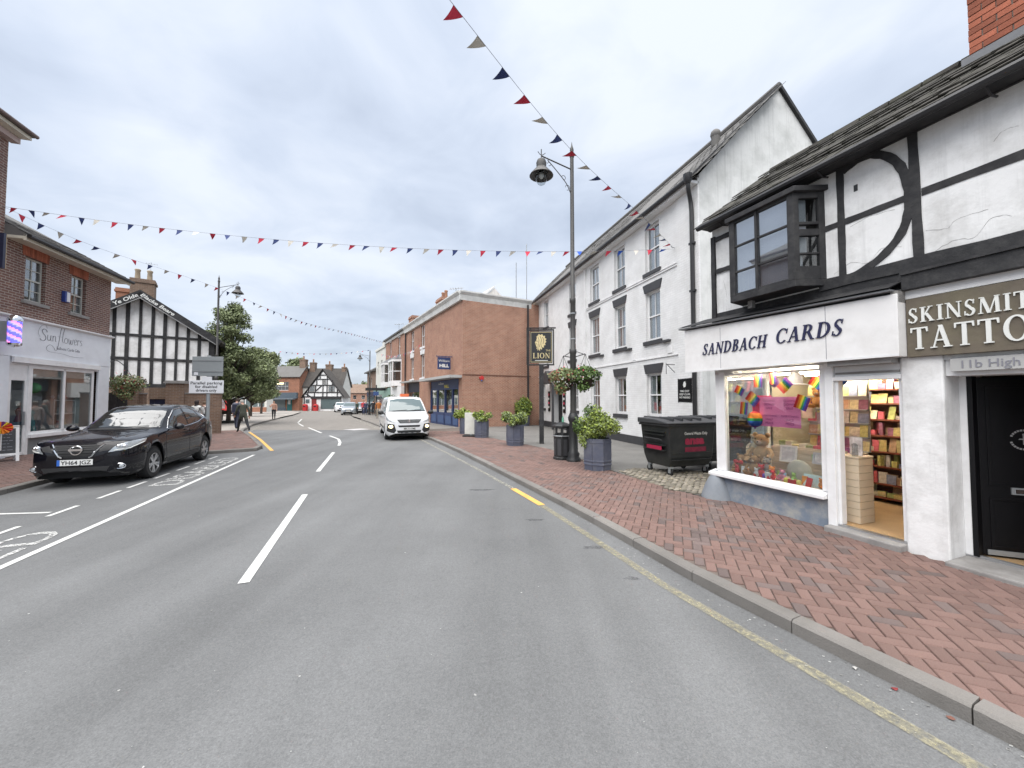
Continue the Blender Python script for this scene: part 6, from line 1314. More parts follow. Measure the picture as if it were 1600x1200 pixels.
basket('hanging basket of bronze leaves and flowers on the road side of the street lamp', 1.40, 10.45, 2.33, .34, 4, True)
br = MB(); br.tube([(1.40, 10.45, 2.95), (1.66, 10.45, 2.9), (1.98, 10.36, 3.0)], .014, 6); br.tube([(1.66, 10.45, 3.1), (1.44, 10.45, 2.95)], .01, 5); br.tube([(1.66, 10.45, 3.1), (1.92, 10.37, 3.0)], .01, 5)
tag(br.build('basket_bracket', MATS['iron_black']), 'dark iron bracket carrying two flower baskets on the street lamp', 'bracket')
basket('hanging basket of trailing flowers on the corner of the script lettered shop', -15.65, 15.6, 2.35, .52, 9, True)
br = MB(); br.tube(catmull([(-15.75, 14.86, 3.1), (-15.72, 15.2, 3.3), (-15.65, 15.6, 3.0)], 5), .015, 6); tag(br.build('basket_bracket', MATS['iron_black']), 'curved iron bracket holding the basket at the corner of the left-hand shop', 'bracket')
# litter bin
lb = thing('litter_bin', 'black octagonal litter bin with open sides beside the street lamp', 'litter bin', (1.40, 10.78, .1), .3)
b = MB(); b.lathe([(.25, 0), (.25, .06), (.225, .08), (.235, .62), (.25, .64), (.25, .68)], 8); b.build('body', MATS['iron_black'], lb)
for i in range(8):
    a = 2 * math.pi * (i + .5) / 8; q = MB(); q.T = Matrix.Rotation(a, 4, 'Z'); q.box(.215, .235, -.03, .03, .66, .9); q.T = None; q.build('pillar', MATS['iron_black'], lb)
    q = MB(); q.T = Matrix.Rotation(a + math.pi / 8, 4, 'Z'); q.box(.208, .226, -.055, .055, .12, .56); q.T = None; q.build('panel', MATS['slate_black'], lb, bevel=.005)
b = MB(); b.lathe([(.26, .88), (.27, .93), (.22, .97), (.1, 1.02), (.02, 1.03)], 8); b.build('lid', MATS['iron_black'], lb); MB().lathe([(.19, .3), (.2, .72)], 8).build('liner', MATS['rubber'], lb); MB().lathe([(.252, .64), (.256, .645), (.256, .665), (.252, .67)], 8).build('gold_band', MATS['galv'], lb)
cn_ = MB(); cn_.lathe([(.03, 0), (.03, .1), (.012, .15), (.012, .17)], 8, (1.42, 10.75, 1.13)); tag(cn_.build('drinks_bottle', M('bottle_green', (.15, .42, .28), .2), smooth=True), 'pale green drinks bottle left on top of the litter bin', 'bottle')
# barrel planters and their shrubs
def planter(label, x, y, r, h, z=.1, sides=8):
    o = thing('barrel_planter', label, 'planter', (x, y, z), rnd.random(), 'dark blue barrel planters')
    n = sides
    for i in range(n):
        a0, a1 = 2 * math.pi * i / n + .012, 2 * math.pi * (i + 1) / n - .012; q = MB(); vs = []
        for (rr_, z_) in ((r * .97, 0), (r * 1.02, h * .5), (r, h)):
            for a in (a0, a1):
                for k in (1, .9): vs.append((rr_ * k * math.cos(a), rr_ * k * math.sin(a), z_))
        q.add(vs, [(0, 2, 6, 4), (4, 6, 10, 8), (1, 5, 7, 3), (5, 9, 11, 7), (8, 10, 11, 9), (0, 4, 5, 1), (4, 8, 9, 5), (2, 3, 7, 6), (6, 7, 11, 10)]); q.build('stave', MATS['planter_blue'], o)
    for z_ in (.12, .2, h * .86): q = MB(); q.lathe([(r * 1.0, z_), (r * 1.035, z_ + .005), (r * 1.035, z_ + .035), (r * 1.0, z_ + .04)], n); q.T = None; ob = q.build('hoop', MATS['planter_blue'], o); ob.rotation_euler.z = -math.pi / n
    MB().lathe([(r * .9, h - .08), (r * .9, h - .06)], n).build('soil', MATS['soil'], o); return o
def shrub(label, x, y, z, clumps, seed, mats=('leaf_lime',), n=700, size=.07, cat='shrub'):
    rr = random.Random(seed); o = thing('planter_shrub', label, cat, (x, y, z), rr.random() * 6, 'shrubs in the planters')
    st = MB()
    for c, r in clumps: st.tube([(0, 0, -.1), (c[0] * .5, c[1] * .5, c[2] * .5), c], [.014, .01, .005], 5)
    st.build('stems', MATS['bark'], o)
    for i, mt in enumerate(mats): f = MB(); leaf_mesh(f, clumps, n // (i + 1), size, rr, long=1.3); stuff(f.build('foliage', MATS[mt], o, recalc=False))
    return o
def bushy(r, h, seed, k=9):
    rr = random.Random(seed); out = []
    for i in range(k):
        a = rr.random() * 6.28; q = rr.random() ** .5 * r; zz = h * (.2 + .6 * rr.random()); s = r * (.3 + .25 * rr.random()); out.append(((q * math.cos(a), q * math.sin(a), zz), (s, s, s * .8)))
    return out
planter('largest dark blue barrel planter nearest the camera by the street lamp', 2.06, 9.32, .34, .74)
shrub('yellow green shrub in the nearest barrel planter', 2.06, 9.32, .8, bushy(.42, .62, 5, 12) + [((.12, .1, .62), (.16, .16, .2)), ((.3, -.1, .02), (.16, .16, .2))], 5, ('leaf_lime', 'leaf_pale'), 2800, .05)
shrub('grey green sprig rising at the back of the nearest barrel planter', 1.95, 9.5, .82, [((-.05, 0, .6), (.14, .14, .2)), ((-.3, .05, .25), (.17, .17, .22))], 15, ('leaf_green',), 500, .06)
planter('barrel planter left of the pub sign post', .11, 13.95, .32, .74); shrub('pale variegated shrub in the planter left of the pub sign post', .11, 13.95, .8, bushy(.42, .55, 6), 6, ('leaf_pale', 'leaf_lime'), 900, .075)
planter('barrel planter right of the white folding board', -1.32, 16.75, .31, .75); shrub('yellow leaved shrub in the planter right of the white folding board', -1.32, 16.75, .8, bushy(.36, .48, 7), 7, ('leaf_lime', 'leaf_pale'), 800, .075)
planter('barrel planter half hidden behind the white folding board', -2.2, 18.4, .3, .75); shrub('bright green shrub in the planter behind the white folding board', -2.25, 18.4, .8, bushy(.42, .55, 8), 8, ('leaf_lime',), 900, .08)
planter('dark planter in the corner between the brick wall and the white inn', .7, 24.3, .42, .75, .06); shrub('round bright green shrub in the corner between brick wall and white inn', .7, 24.3, .78, [((0, 0, .4), (.52, .52, .5)), ((-.1, 0, .75), (.3, .3, .3))], 10, ('leaf_lime', 'leaf_green'), 2600, .085)
# pub sign
ps = thing('pub_sign', 'black THE LION pub sign with a gold lion head on a tall dark wooden post', 'pub sign', (1.11, 14.45, .1), -.06)
MB().box(-.085, .085, -.085, .085, 0, 2.95).build('post', MATS['timber_black'], ps, bevel=.01)
f = MB(); f.box(-.5, .48, -.05, .05, 4.25, 4.3); f.box(-.5, .48, -.05, .05, 2.93, 2.98); f.box(-.5, -.455, -.05, .05, 2.98, 4.25); f.box(.435, .48, -.05, .05, 2.98, 4.25); f.box(-.56, .54, -.045, .045, 4.33, 4.37); f.box(-.42, -.39, -.03, .03, 4.3, 4.33); f.box(.36, .39, -.03, .03, 4.3, 4.33)
f.box(-.56, -.53, -.04, .04, 2.96, 4.33)
f.build('frame', MATS['timber_black'], ps); b = MB(); b.box(-.43, .41, -.025, .025, 3.02, 4.22); pnl = b.build('panel', M('sign_black', (.02, .022, .024), .35), ps)
q = MB()
for a in ((-.40, .38, 3.05, 3.065), (-.40, .38, 4.175, 4.19), (-.40, -.388, 3.065, 4.175), (.368, .38, 3.065, 4.175)): q.box(a[0], a[1], -.029, -.0255, a[2], a[3])
q.build('border', MATS['lion_text'], pnl); MB().box(.42, .433, -.03, .03, 3.0, 4.25).build('white_edge', MATS['letter_white'], ps)
caps('LION', .2, MATS['lion_text'], pnl, (-.32, -.026, 3.2), width=.64, letters=True, depth=.006); text('THE', .095, MATS['lion_text'], pnl, (.16, -.029, 3.46), width=.18); text('PUB & DINING', .06, MATS['letter_white'], pnl, (-.24, -.029, 3.09), width=.46) if False else MB().box(-.24, .24, -.029, -.0255, 3.105, 3.125).build('small_print', MATS['letter_white'], pnl)
# lion head facing left, flowing mane
q = MB(); LH = [(-.20, 3.86), (-.245, 3.80), (-.225, 3.775), (-.235, 3.74), (-.2, 3.72), (-.205, 3.68), (-.17, 3.62), (-.19, 3.54), (-.15, 3.58), (-.14, 3.48), (-.1, 3.55), (-.06, 3.47), (-.04, 3.57), (.02, 3.52), (.03, 3.62), (.1, 3.6), (.09, 3.68), (.16, 3.7), (.13, 3.76), (.19, 3.82), (.15, 3.86), (.19, 3.94), (.13, 3.96), (.14, 4.05), (.07, 4.04), (.03, 4.12), (-.03, 4.08), (-.1, 4.12), (-.13, 4.06), (-.18, 4.03), (-.17, 3.95)]
q.prism(LH, -.03, -.0255); q.build('lion_head', MATS['lion_text'], pnl)
q = MB()
for st in ([(-.13, 4.0), (-.09, 3.9), (-.1, 3.78), (-.06, 3.62)], [(-.05, 4.03), (.0, 3.9), (-.02, 3.75), (.01, 3.6)], [(.04, 4.0), (.09, 3.88), (.06, 3.74)], [(-.2, 3.84), (-.16, 3.86), (-.14, 3.83)], [(-.22, 3.755), (-.18, 3.75), (-.16, 3.72)], [(-.12, 3.72), (-.13, 3.62), (-.12, 3.54)]):
    c = catmull([(x, 0, z) for x, z in st], 4)
    for a, b in zip(c[:-1], c[1:]): d = (b - a).normalized(); n_ = Vector((-d.z, 0, d.x)) * .008; q.add([(v.x, -.0312, v.z) for v in (a + n_, b + n_, b - n_, a - n_)], [(0, 1, 2, 3)])
q.build('mane_lines', MATS['sign_black'], pnl, recalc=False)
# white folding board and chalk board
ab = thing('folding_board', 'blank white folding board standing on the pavement among the planters', 'sign', (-1.82, 17.1, .1), -.12); MB().box(-.28, .28, -.03, .03, .1, 1.05).build('panel', M('board_cream', (.6, .6, .55), .6), ab, bevel=.01); MB().box(-.34, .34, -.22, .22, 0, .07).build('base', MATS['rubber'], ab, bevel=.02); MB().box(-.05, .05, -.03, .03, .07, .1).build('spring', MATS['galv'], ab)
cb = thing('chalk_board', 'white framed chalk board standing on the left pavement', 'chalk board', (-13.75, 10.3, .1), 1.0)
for s_, nm in ((1, 'front'), (-1, 'back')):
    q = MB(); q.T = Matrix.Translation((0, s_ * -.24, 0)) @ Matrix.Rotation(s_ * -.26, 4, 'X'); q.box(-.36, -.3, -.02, .02, 0, .98); q.box(.3, .36, -.02, .02, 0, .98); q.box(-.3, .3, -.02, .02, .9, .98); q.box(-.3, .3, -.02, .02, .16, .22); q.T = None; fo_ = q.build(nm + '_frame', MATS['white_paint'], cb)
    q = MB(); q.T = Matrix.Translation((0, s_ * -.24, 0)) @ Matrix.Rotation(s_ * -.26, 4, 'X'); q.box(-.3, .3, -.01, .01, .22, .9); q.T = None; q.build('slate', MATS['slate_black'], fo_)
q = MB(); q.T = Matrix.Translation((0, -.24, 0)) @ Matrix.Rotation(-.26, 4, 'X')
for i in range(7):
    x = -.24
    while x < .2:
        w = .03 + .08 * rnd.random(); q.box(x, min(x + w, .25), -.013, -.0105, .82 - i * .085, .82 - i * .085 + .014); x += w + .02
q.T = None; q.build('chalk_lines', MATS['letter_grey'], cb)
wm = thing('windmill', 'bright orange, red and yellow foil windmill fixed to the chalk board', 'windmill', (-13.45, 10.15, 1.02), .6)
for i in range(14):
    a = i * 2 * math.pi / 14; q = MB(); c, s_ = math.cos(a), math.sin(a); q.add([(0, -.03, 0), (.2 * c - .05 * s_, 0, .15 * s_ + .05 * c), (.23 * c, -.07, .17 * s_), (.2 * c + .05 * s_, 0, .15 * s_ - .05 * c)], [(0, 1, 2), (0, 2, 3)])
    q.build('petal', [RB6[1], RB6[0], RB6[2], RB6[5] if i > 2 and i < 6 else RB6[1]][i % 4], wm, recalc=False)
MB().box(-.01, .01, 0, .02, -.6, 0).build('stick', MATS['letter_white'], wm)
# parking sign
pk = thing('parking_sign', 'grey post with a white disabled parking sign below the back of a larger sign', 'sign', (-9.98, 12.62, .1), .12)
q = MB(); q.tube([(0, 0, 0), (0, 0, 3.1)], .055, 10); q.build('post', MATS['galv'], pk, smooth=True)
bk = MB().box(-.47, .47, -.07, -.055, 2.42, 3.06).build('sign_back', MATS['sign_backgrey'], pk, bevel=.01); MB().box(-.4, -.28, -.075, -.0705, 2.45, 2.55).build('sticker', MATS['sign_white'], bk); MB().box(-.16, .14, -.072, -.06, 2.28, 2.4).build('small_plate', MATS['sign_white'], pk)
for z in (2.56, 2.92): MB().box(-.45, .45, -.085, -.0702, z, z + .03).build('channel', MATS['galv'], bk)
sp = MB().box(-.54, .5, -.075, -.06, 1.86, 2.28).build('sign_panel', MATS['sign_white'], pk, bevel=.008)
for i, s in enumerate(('Parallel parking', 'for disabled', 'drivers only')): text(s, .125, MATS['rubber'], sp, (-.02, -.077, 2.15 - i * .12), align='CENTER', bold=.001, width=(.95, .66, .62)[i])
# waste containers
def container(label, x, y, rz, lettered=True):
    o = thing('waste_container', label, 'waste container', (x, y, .1), rz, 'black wheeled waste containers')
    W, D = 1.28, .95
    b = MB(); b.add([(.1, .1, .2), (W - .1, .1, .2), (W - .1, D - .1, .2), (.1, D - .1, .2), (.06, .03, .42), (W - .06, .03, .42), (W - .06, D - .03, .42), (.06, D - .03, .42), (0, 0, 1.1), (W, 0, 1.1), (W, D, 1.1), (0, D, 1.1)],
          [(3, 2, 1, 0)] + [(i + a, i + (a + 1) % 4, i + 4 + (a + 1) % 4, i + 4 + a) for i in (0, 4) for a in range(4)] + [(8, 9, 10, 11)]); b.build('body', M('bin_black', (.018, .02, .02), .42, var=.2, scale=6, dirt=(.07, .07, .065), dirt_amt=.5, dirt_scale=2), o, bevel=.03)
    r = MB(); r.box(-.03, W + .03, -.03, D + .03, 1.08, 1.13); r.build('rim', MATS['plastic_black'], o, bevel=.012)
    l = MB(); l.prism([(-.05, 1.135), (-.05, 1.17), (D * .4, 1.235), (D + .05, 1.25), (D + .05, 1.135)], -.05, W + .05, 'x'); l.build('lid', MATS['slate_black'], o, bevel=.02)
    for x_ in (.2, .45, .7, .95): MB().box(x_, x_ + .04, .1, D * .9, 1.2, 1.262).build('lid_rib', MATS['slate_black'], o, bevel=.008)
    for s_ in (-.0, W):
        q = MB(); q.tube([(s_ * 1.0 + (.02 if s_ else -.02), .2, .78), (s_ + (.07 if s_ else -.07), .22, .8), (s_ + (.07 if s_ else -.07), .72, .8), (s_ + (.02 if s_ else -.02), .74, .78)], .018, 6); q.build('handle', MATS['plastic_black'], o)
        for z in (.55, .66, .88, .95): MB().box(s_ + (-.06 if s_ else -.035), s_ + (.035 if s_ else .06), .12, .82, z, z + .02).build('rib', MATS['bin_black'], o)
    for z in (.5, .35): MB().box(.1, W - .1, .012, .05, z, z + .018).build('rib', MATS['bin_black'], o)
    for (x_, y_) in ((.16, .14), (W - .16, .14), (.16, D - .14), (W - .16, D - .14)):
        c = MB(); c.box(x_ - .04, x_ + .04, y_ - .05, y_ + .05, .17, .21); c.box(x_ - .035, x_ - .028, y_ - .03, y_ + .04, .07, .18); c.box(x_ + .028, x_ + .035, y_ - .03, y_ + .04, .07, .18); ca_ = c.build('castor', MATS['galv'], o)
        w = MB(); w.T = Matrix.Translation((x_, y_ + .02, .08)) @ Matrix.Rotation(math.pi / 2, 4, 'Y'); w.lathe([(.03, -.024), (.075, -.022), (.08, 0), (.075, .022), (.03, .024)], 14); w.T = None; w.build('wheel', MATS['rubber'], ca_, smooth=True)
    if lettered:
        def fx(z): return .03 - (z - .42) / .68 * .03
        for s, h, mt, x_, z, w_ in (('General Waste Only', .09, 'letter_white', .42, .9, .62),): text(s, h, MATS[mt], o, (x_, fx(z) - .006, z), (math.pi / 2 + .044, 0, 0), width=w_)
        AR = M('ansa_red', (.34, .02, .06), .5, var=.2); text('ansa', .24, AR, o, (.45, fx(.68) - .006, .70), (math.pi / 2 + .044, 0, 0), width=.52, bold=.012)
        MB().box(.45, 1.02, fx(.54) - .006, fx(.54) + .004, .53, .63).build('red_strip', M('ansa_dark', (.2, .015, .04), .5, var=.3, scale=15), o)
        q = MB(); q.box(-.004 + .035, .045, .12, .62, .48, .62); q.build('red_label', AR, o) if False else MB().box(-.04, -.02, .2, .68, .57, .65).build('red_label', AR, o)
    return o
container('black wheeled waste container with red lettering standing on the cobbles', 3.34, 8.22, .32)
container('second black waste container behind the first beside the shop corner', 4.55, 9.0, .22, True)
# ---------------------------------------------------------------- bunting
FC = [M('pennant_red', (.55, .035, .07), .8, var=.08), M('pennant_navy', (.03, .05, .16), .8, var=.08), M('pennant_white', (.56, .53, .47), .8, var=.08), M('pennant_blue', (.02, .09, .45), .8, var=.08)]
WIND = Vector((-.8, .1, .35))
def bunting(label, pts, step, w, h, start=.2, seed=1, blow=.6, rad=.004, end_blue=0):
    rr = random.Random(seed); o = thing('bunting', label, 'bunting', pts[0], 0, 'strings of bunting across the street'); org = Vector(pts[0])
    c = catmull(pts, 14); q = MB(); q.tube([p - org for p in c], rad, 4); q.build('cord', MATS['letter_grey'], o)
    d_ = 0; nxt = start; i = 0
    for a, b in zip(c[:-1], c[1:]):
        l = (b - a).length; t = (b - a).normalized()
        while d_ + l > nxt:
            p = a + t * (nxt - d_) - org; n = 5; k = blow * (.5 + .9 * rr.random()); hang = (Vector((0, 0, -1)) + WIND * k + Vector((rr.gauss(0, .25), rr.gauss(0, .25), 0))).normalized(); side = t.cross(hang).normalized(); m = MB(); vs = []
            cur = p.copy(); dirv = hang.copy(); curl = rr.uniform(.0, .9)
            for j in range(n + 1):
                ww = w / 2 * (1 - j / n); vs += [cur - t * ww, cur + t * ww]; dirv = (dirv + Vector((-.35, .05, .45)) * curl * .35 + side * .12 * math.sin(j * 1.7 + i)).normalized(); cur = cur + dirv * h / n
            m.add(vs, [(2 * j, 2 * j + 1, 2 * j + 3, 2 * j + 2) for j in range(n)]); mt = FC[[0, 1, 2][i % 3]]
            if end_blue and nxt > end_blue and i % 3 == 1: mt = FC[3]
            m.build('pennant', mt, o, recalc=False); i += 1; nxt += step * rr.uniform(.88, 1.15)
        d_ += l
    return o
LW = LI.matrix_basis @ Vector((-1.1, -.06, 6.66)); SW = Vector((-14.25, 10.55, 7.16))
mk = thing('wall_hook', 'small hook on the white inn wall where two bunting strings end', 'hook', LW); q = MB(); q.tube([(.05, .02, 0), (-.06, -.02, 0), (-.07, -.02, .05)], .012, 5); q.build('hook', MATS['galv'], mk)
bunting('string of pennants sweeping overhead from the white inn to the top of the picture', [LW, (3.2, 9.52, 6.46), (1.15, 7.1, 6.46), (-.7, 4.95, 6.95), (-4, 1.1, 8.1), (-9.5, -5.4, 9.8)], .47, .175, .24, .35, 2, 1.3)
def span(a, b, sag, n=7): a, b = Vector(a), Vector(b); return [a.lerp(b, i / n) + Vector((0, 0, -4 * sag * (i / n) * (1 - i / n))) for i in range(n + 1)]
bunting('long string of pennants crossing the street between the left brick building and the white inn', span(SW, LW - Vector((0, 0, .05)), .5), .43, .17, .21, .3, 3, .45, end_blue=15.5)
E2 = H2.matrix_basis @ Vector((-8.9, -.2, 8.3))
bunting('string of pennants running away from the left brick building to the far red brick house', [SW, (-14.6, 13.4, 7.1), (-14.3, 18.4, 7.15), (-14.2, 25.5, 6.95), (-14, 33, 7.4), E2], .62, .2, .22, .5, 4, .5)
bunting('farthest string of tiny pennants over the market square', span((-27.5, 45, 7.3), (-17, 45.5, 7.5), .35), .62, .2, .22, .3, 5, .4, .006)
bunting('short string of pennants in front of the bay window house', span(H2.matrix_basis @ Vector((-8.8, -.5, 7.0)), H.matrix_basis @ Vector((-8.0, -.3, 6.1)), .5), .8, .3, .32, .3, 6, .2, .006)
# small aerials on the skyline
for (x, y, z, h, l) in ((.3, 27.5, 7.6, 4.0, 'tall thin radio mast behind the brick corner building'), (1.15, 30, 7.6, 6.4, 'taller thin radio mast beside the inn roof')):
    q = MB(); q.tube([(x, y, 0), (x, y, z + h)], .035, 6); tag(q.build('mast', MATS['galv']), l, 'mast')
def aerial(label, p, h):
    o = thing('roof_aerial', label, 'aerial', p); q = MB(); q.tube([(0, 0, 0), (0, 0, h)], .025, 5); q.tube([(-.5, 0, h - .1), (.6, 0, h)], .018, 4); [q.tube([(-.4 + .2 * i, -.25, h - .08 + .015 * i), (-.4 + .2 * i, .25, h - .08 + .015 * i)], .014, 4) for i in range(5)]; q.build('mast', MATS['galv'], o)
aerial('television aerial on the chimney of the red brick corner building', H.matrix_basis @ Vector((-7.0, 2.2, 8.7)), 1.9); aerial('television aerial on the roof of the bay window house', H2.matrix_basis @ Vector((-7.2, 1.0, 8.6)), 1.6)
# benches, young tree stakes, bollards and planters on the square
for i, (x, y) in enumerate(((-24.6, 31.5), (-27.2, 34.0), (-21.6, 29.6))):
    o = thing('wooden_bench', ['dark bench on the square behind the walking men', 'dark bench farther back on the square under the trees', 'dark bench nearest the kerb on the square'][i], 'bench', P(x, y, .1), .3)
    MB().box(-.8, .8, -.2, .2, .42, .47).build('seat', MATS['bark'], o); MB().box(-.8, .8, .17, .22, .55, .85).build('backrest', MATS['bark'], o)
    for s_ in (-.7, .7): MB().box(s_ - .04, s_ + .04, -.18, .2, 0, .42).build('leg', MATS['iron_black'], o)
sgp = thing('direction_sign', 'dark fingerpost sign with blue panels on the far right pavement', 'sign', P(-14.3, 40.5, .1), .2); q = MB(); q.tube([(0, 0, 0), (0, 0, 3.3)], .06, 8); q.build('post', MATS['iron_black'], sgp); MB().box(-1.1, .9, -.04, .04, 2.7, 3.0).build('finger', MATS['iron_black'], sgp); MB().box(-.3, .25, -.06, -.041, 2.2, 2.6).build('blue_panel', M('panel_blue', (.04, .08, .22), .5), sgp)
# ---------------------------------------------------------------- trees
def tree(label, x, y, H, clumps, leaves, size, seed, mat='tree_leaf', trunk=.16, name='broadleaf_tree', group='trees round the market square', z=None, guard=False):
    rr = random.Random(seed); o = thing(name, label, 'tree', (x, y, gz(y) if z is None else z), 0, group)
    t = MB(); top = max(c[0][2] for c in clumps)
    t.tube(catmull([(0, 0, -.1), (.03, .02, H * .2), (-.04, .03, H * .45), (.02, 0, top * .9)], 4), [trunk * (1 - .75 * i / 12) for i in range(13)], 8)
    for c, r in clumps:
        b = Vector((0, 0, min(c[2] * .55, H * .5))); e = Vector(c); t.tube([b, b.lerp(e, .5) + Vector((0, 0, -.1)), e], [trunk * .45, trunk * .28, trunk * .1], 5)
        for _ in range(3): d = Vector((rr.gauss(0, 1), rr.gauss(0, 1), rr.gauss(.2, .7))).normalized(); t.tube([e, e + Vector((d.x * r[0], d.y * r[1], d.z * r[2])) * .75], [trunk * .1, trunk * .04], 4)
    t.build('trunk', MATS['bark'], o, smooth=True)
    f = MB(); leaf_mesh(f, clumps, leaves, size, rr, long=1.25); stuff(f.build('crown', MATS[mat], o, recalc=False)); 
    if guard: MB().box(-.32, .32, -.32, .32, .02, .28).build('tree_guard', MATS['iron_black'], o)
    return o
def crown(rx, z0, z1, k, seed, fl=.42, taper=.35):
    rr = random.Random(seed); out = []
    for i in range(k):
        v = (i + rr.random()) / k; z = z0 + (z1 - z0) * v; env = rx * (math.sin(math.pi * min(.97, .12 + .8 * v ** .8)) ** .7) * (1 - taper * v); a = rr.random() * 6.28; q = env * (.35 + .6 * rr.random()); s = rx * fl * (.6 + .55 * rr.random()) * (1 - .35 * v)
        out.append(((q * math.cos(a), q * math.sin(a), z), (s, s, s * .72)))
    return out
tree('tall leafy green tree growing behind the left street lamp and parking sign', -20.2, 27.4, 8.7, [((c[0] + .45, c[1], c[2]), r) for c, r in crown(2.5, 2.2, 5.6, 46, 21, .3, .1)] + crown(1.6, 4.9, 8.6, 34, 121, .42, .4), 30000, .125, 21, guard=True)
tree('second lower leafy tree right of the tall one with its trunk on the square', -27.5, 40.5, 6.6, crown(2.3, 2.0, 6.4, 44, 22, .3), 12000, .17, 22, trunk=.13)
tree('pale green tree rising behind the second tree of the square', -32.6, 50, 8.0, crown(2.6, 2.2, 7.9, 34, 23, .32), 8000, .2, 23)
for i, (x, y, h, r, mt, l) in enumerate(((-58, 88, 14, 6, 'tree_far', 'leftmost big tree beyond the brick shop with the slate roof'), (-50.5, 90, 11.8, 5, 'tree_leaf', 'tall dark tree behind the slate roof of the brick shop'), (-54, 84, 12.4, 5, 'tree_far', 'rounded tree close behind the slate roof of the brick shop'), (-66, 84, 12, 6, 'tree_leaf', 'large tree behind the market square cafe'), (-43, 66, 7.5, 2.6, 'tree_far', 'mid sized tree in front of the cream cafe'), (-30.5, 31, 7.6, 2.4, 'tree_leaf', 'small tree half hidden behind the timbered pub'))):
    tree(l, x, y, h, crown(r, h * .25, h * .97, 40, 30 + i, .34), 7500, .42 if r > 4 else .26, 30 + i, mt, .22)
hz = random.Random(5)
pos = []
for i in range(42):
    x = -205 + 155 * (i / 41) + hz.uniform(-6, 6); y = 225 + hz.uniform(-38, 70)
    h0 = 7 * math.exp(-((x + 118) / 75) ** 2 - ((y - 300) / 95) ** 2) - 1.0; h = 6 + hz.random() * 4; r = 4.5 + 2.5 * hz.random()
    tree(['dark green tree among many on the distant hillside', 'yellowing tree among many on the distant hillside', 'mid green tree among many on the distant hillside'][i % 3], x, y, h, crown(r, h * .3, h, 7, 60 + i, .5), 420, 1.25, 60 + i, ['tree_leaf', 'leaf_autumn', 'tree_far'][i % 3], .3, 'hillside_tree', 'trees on the distant hillside', h0)
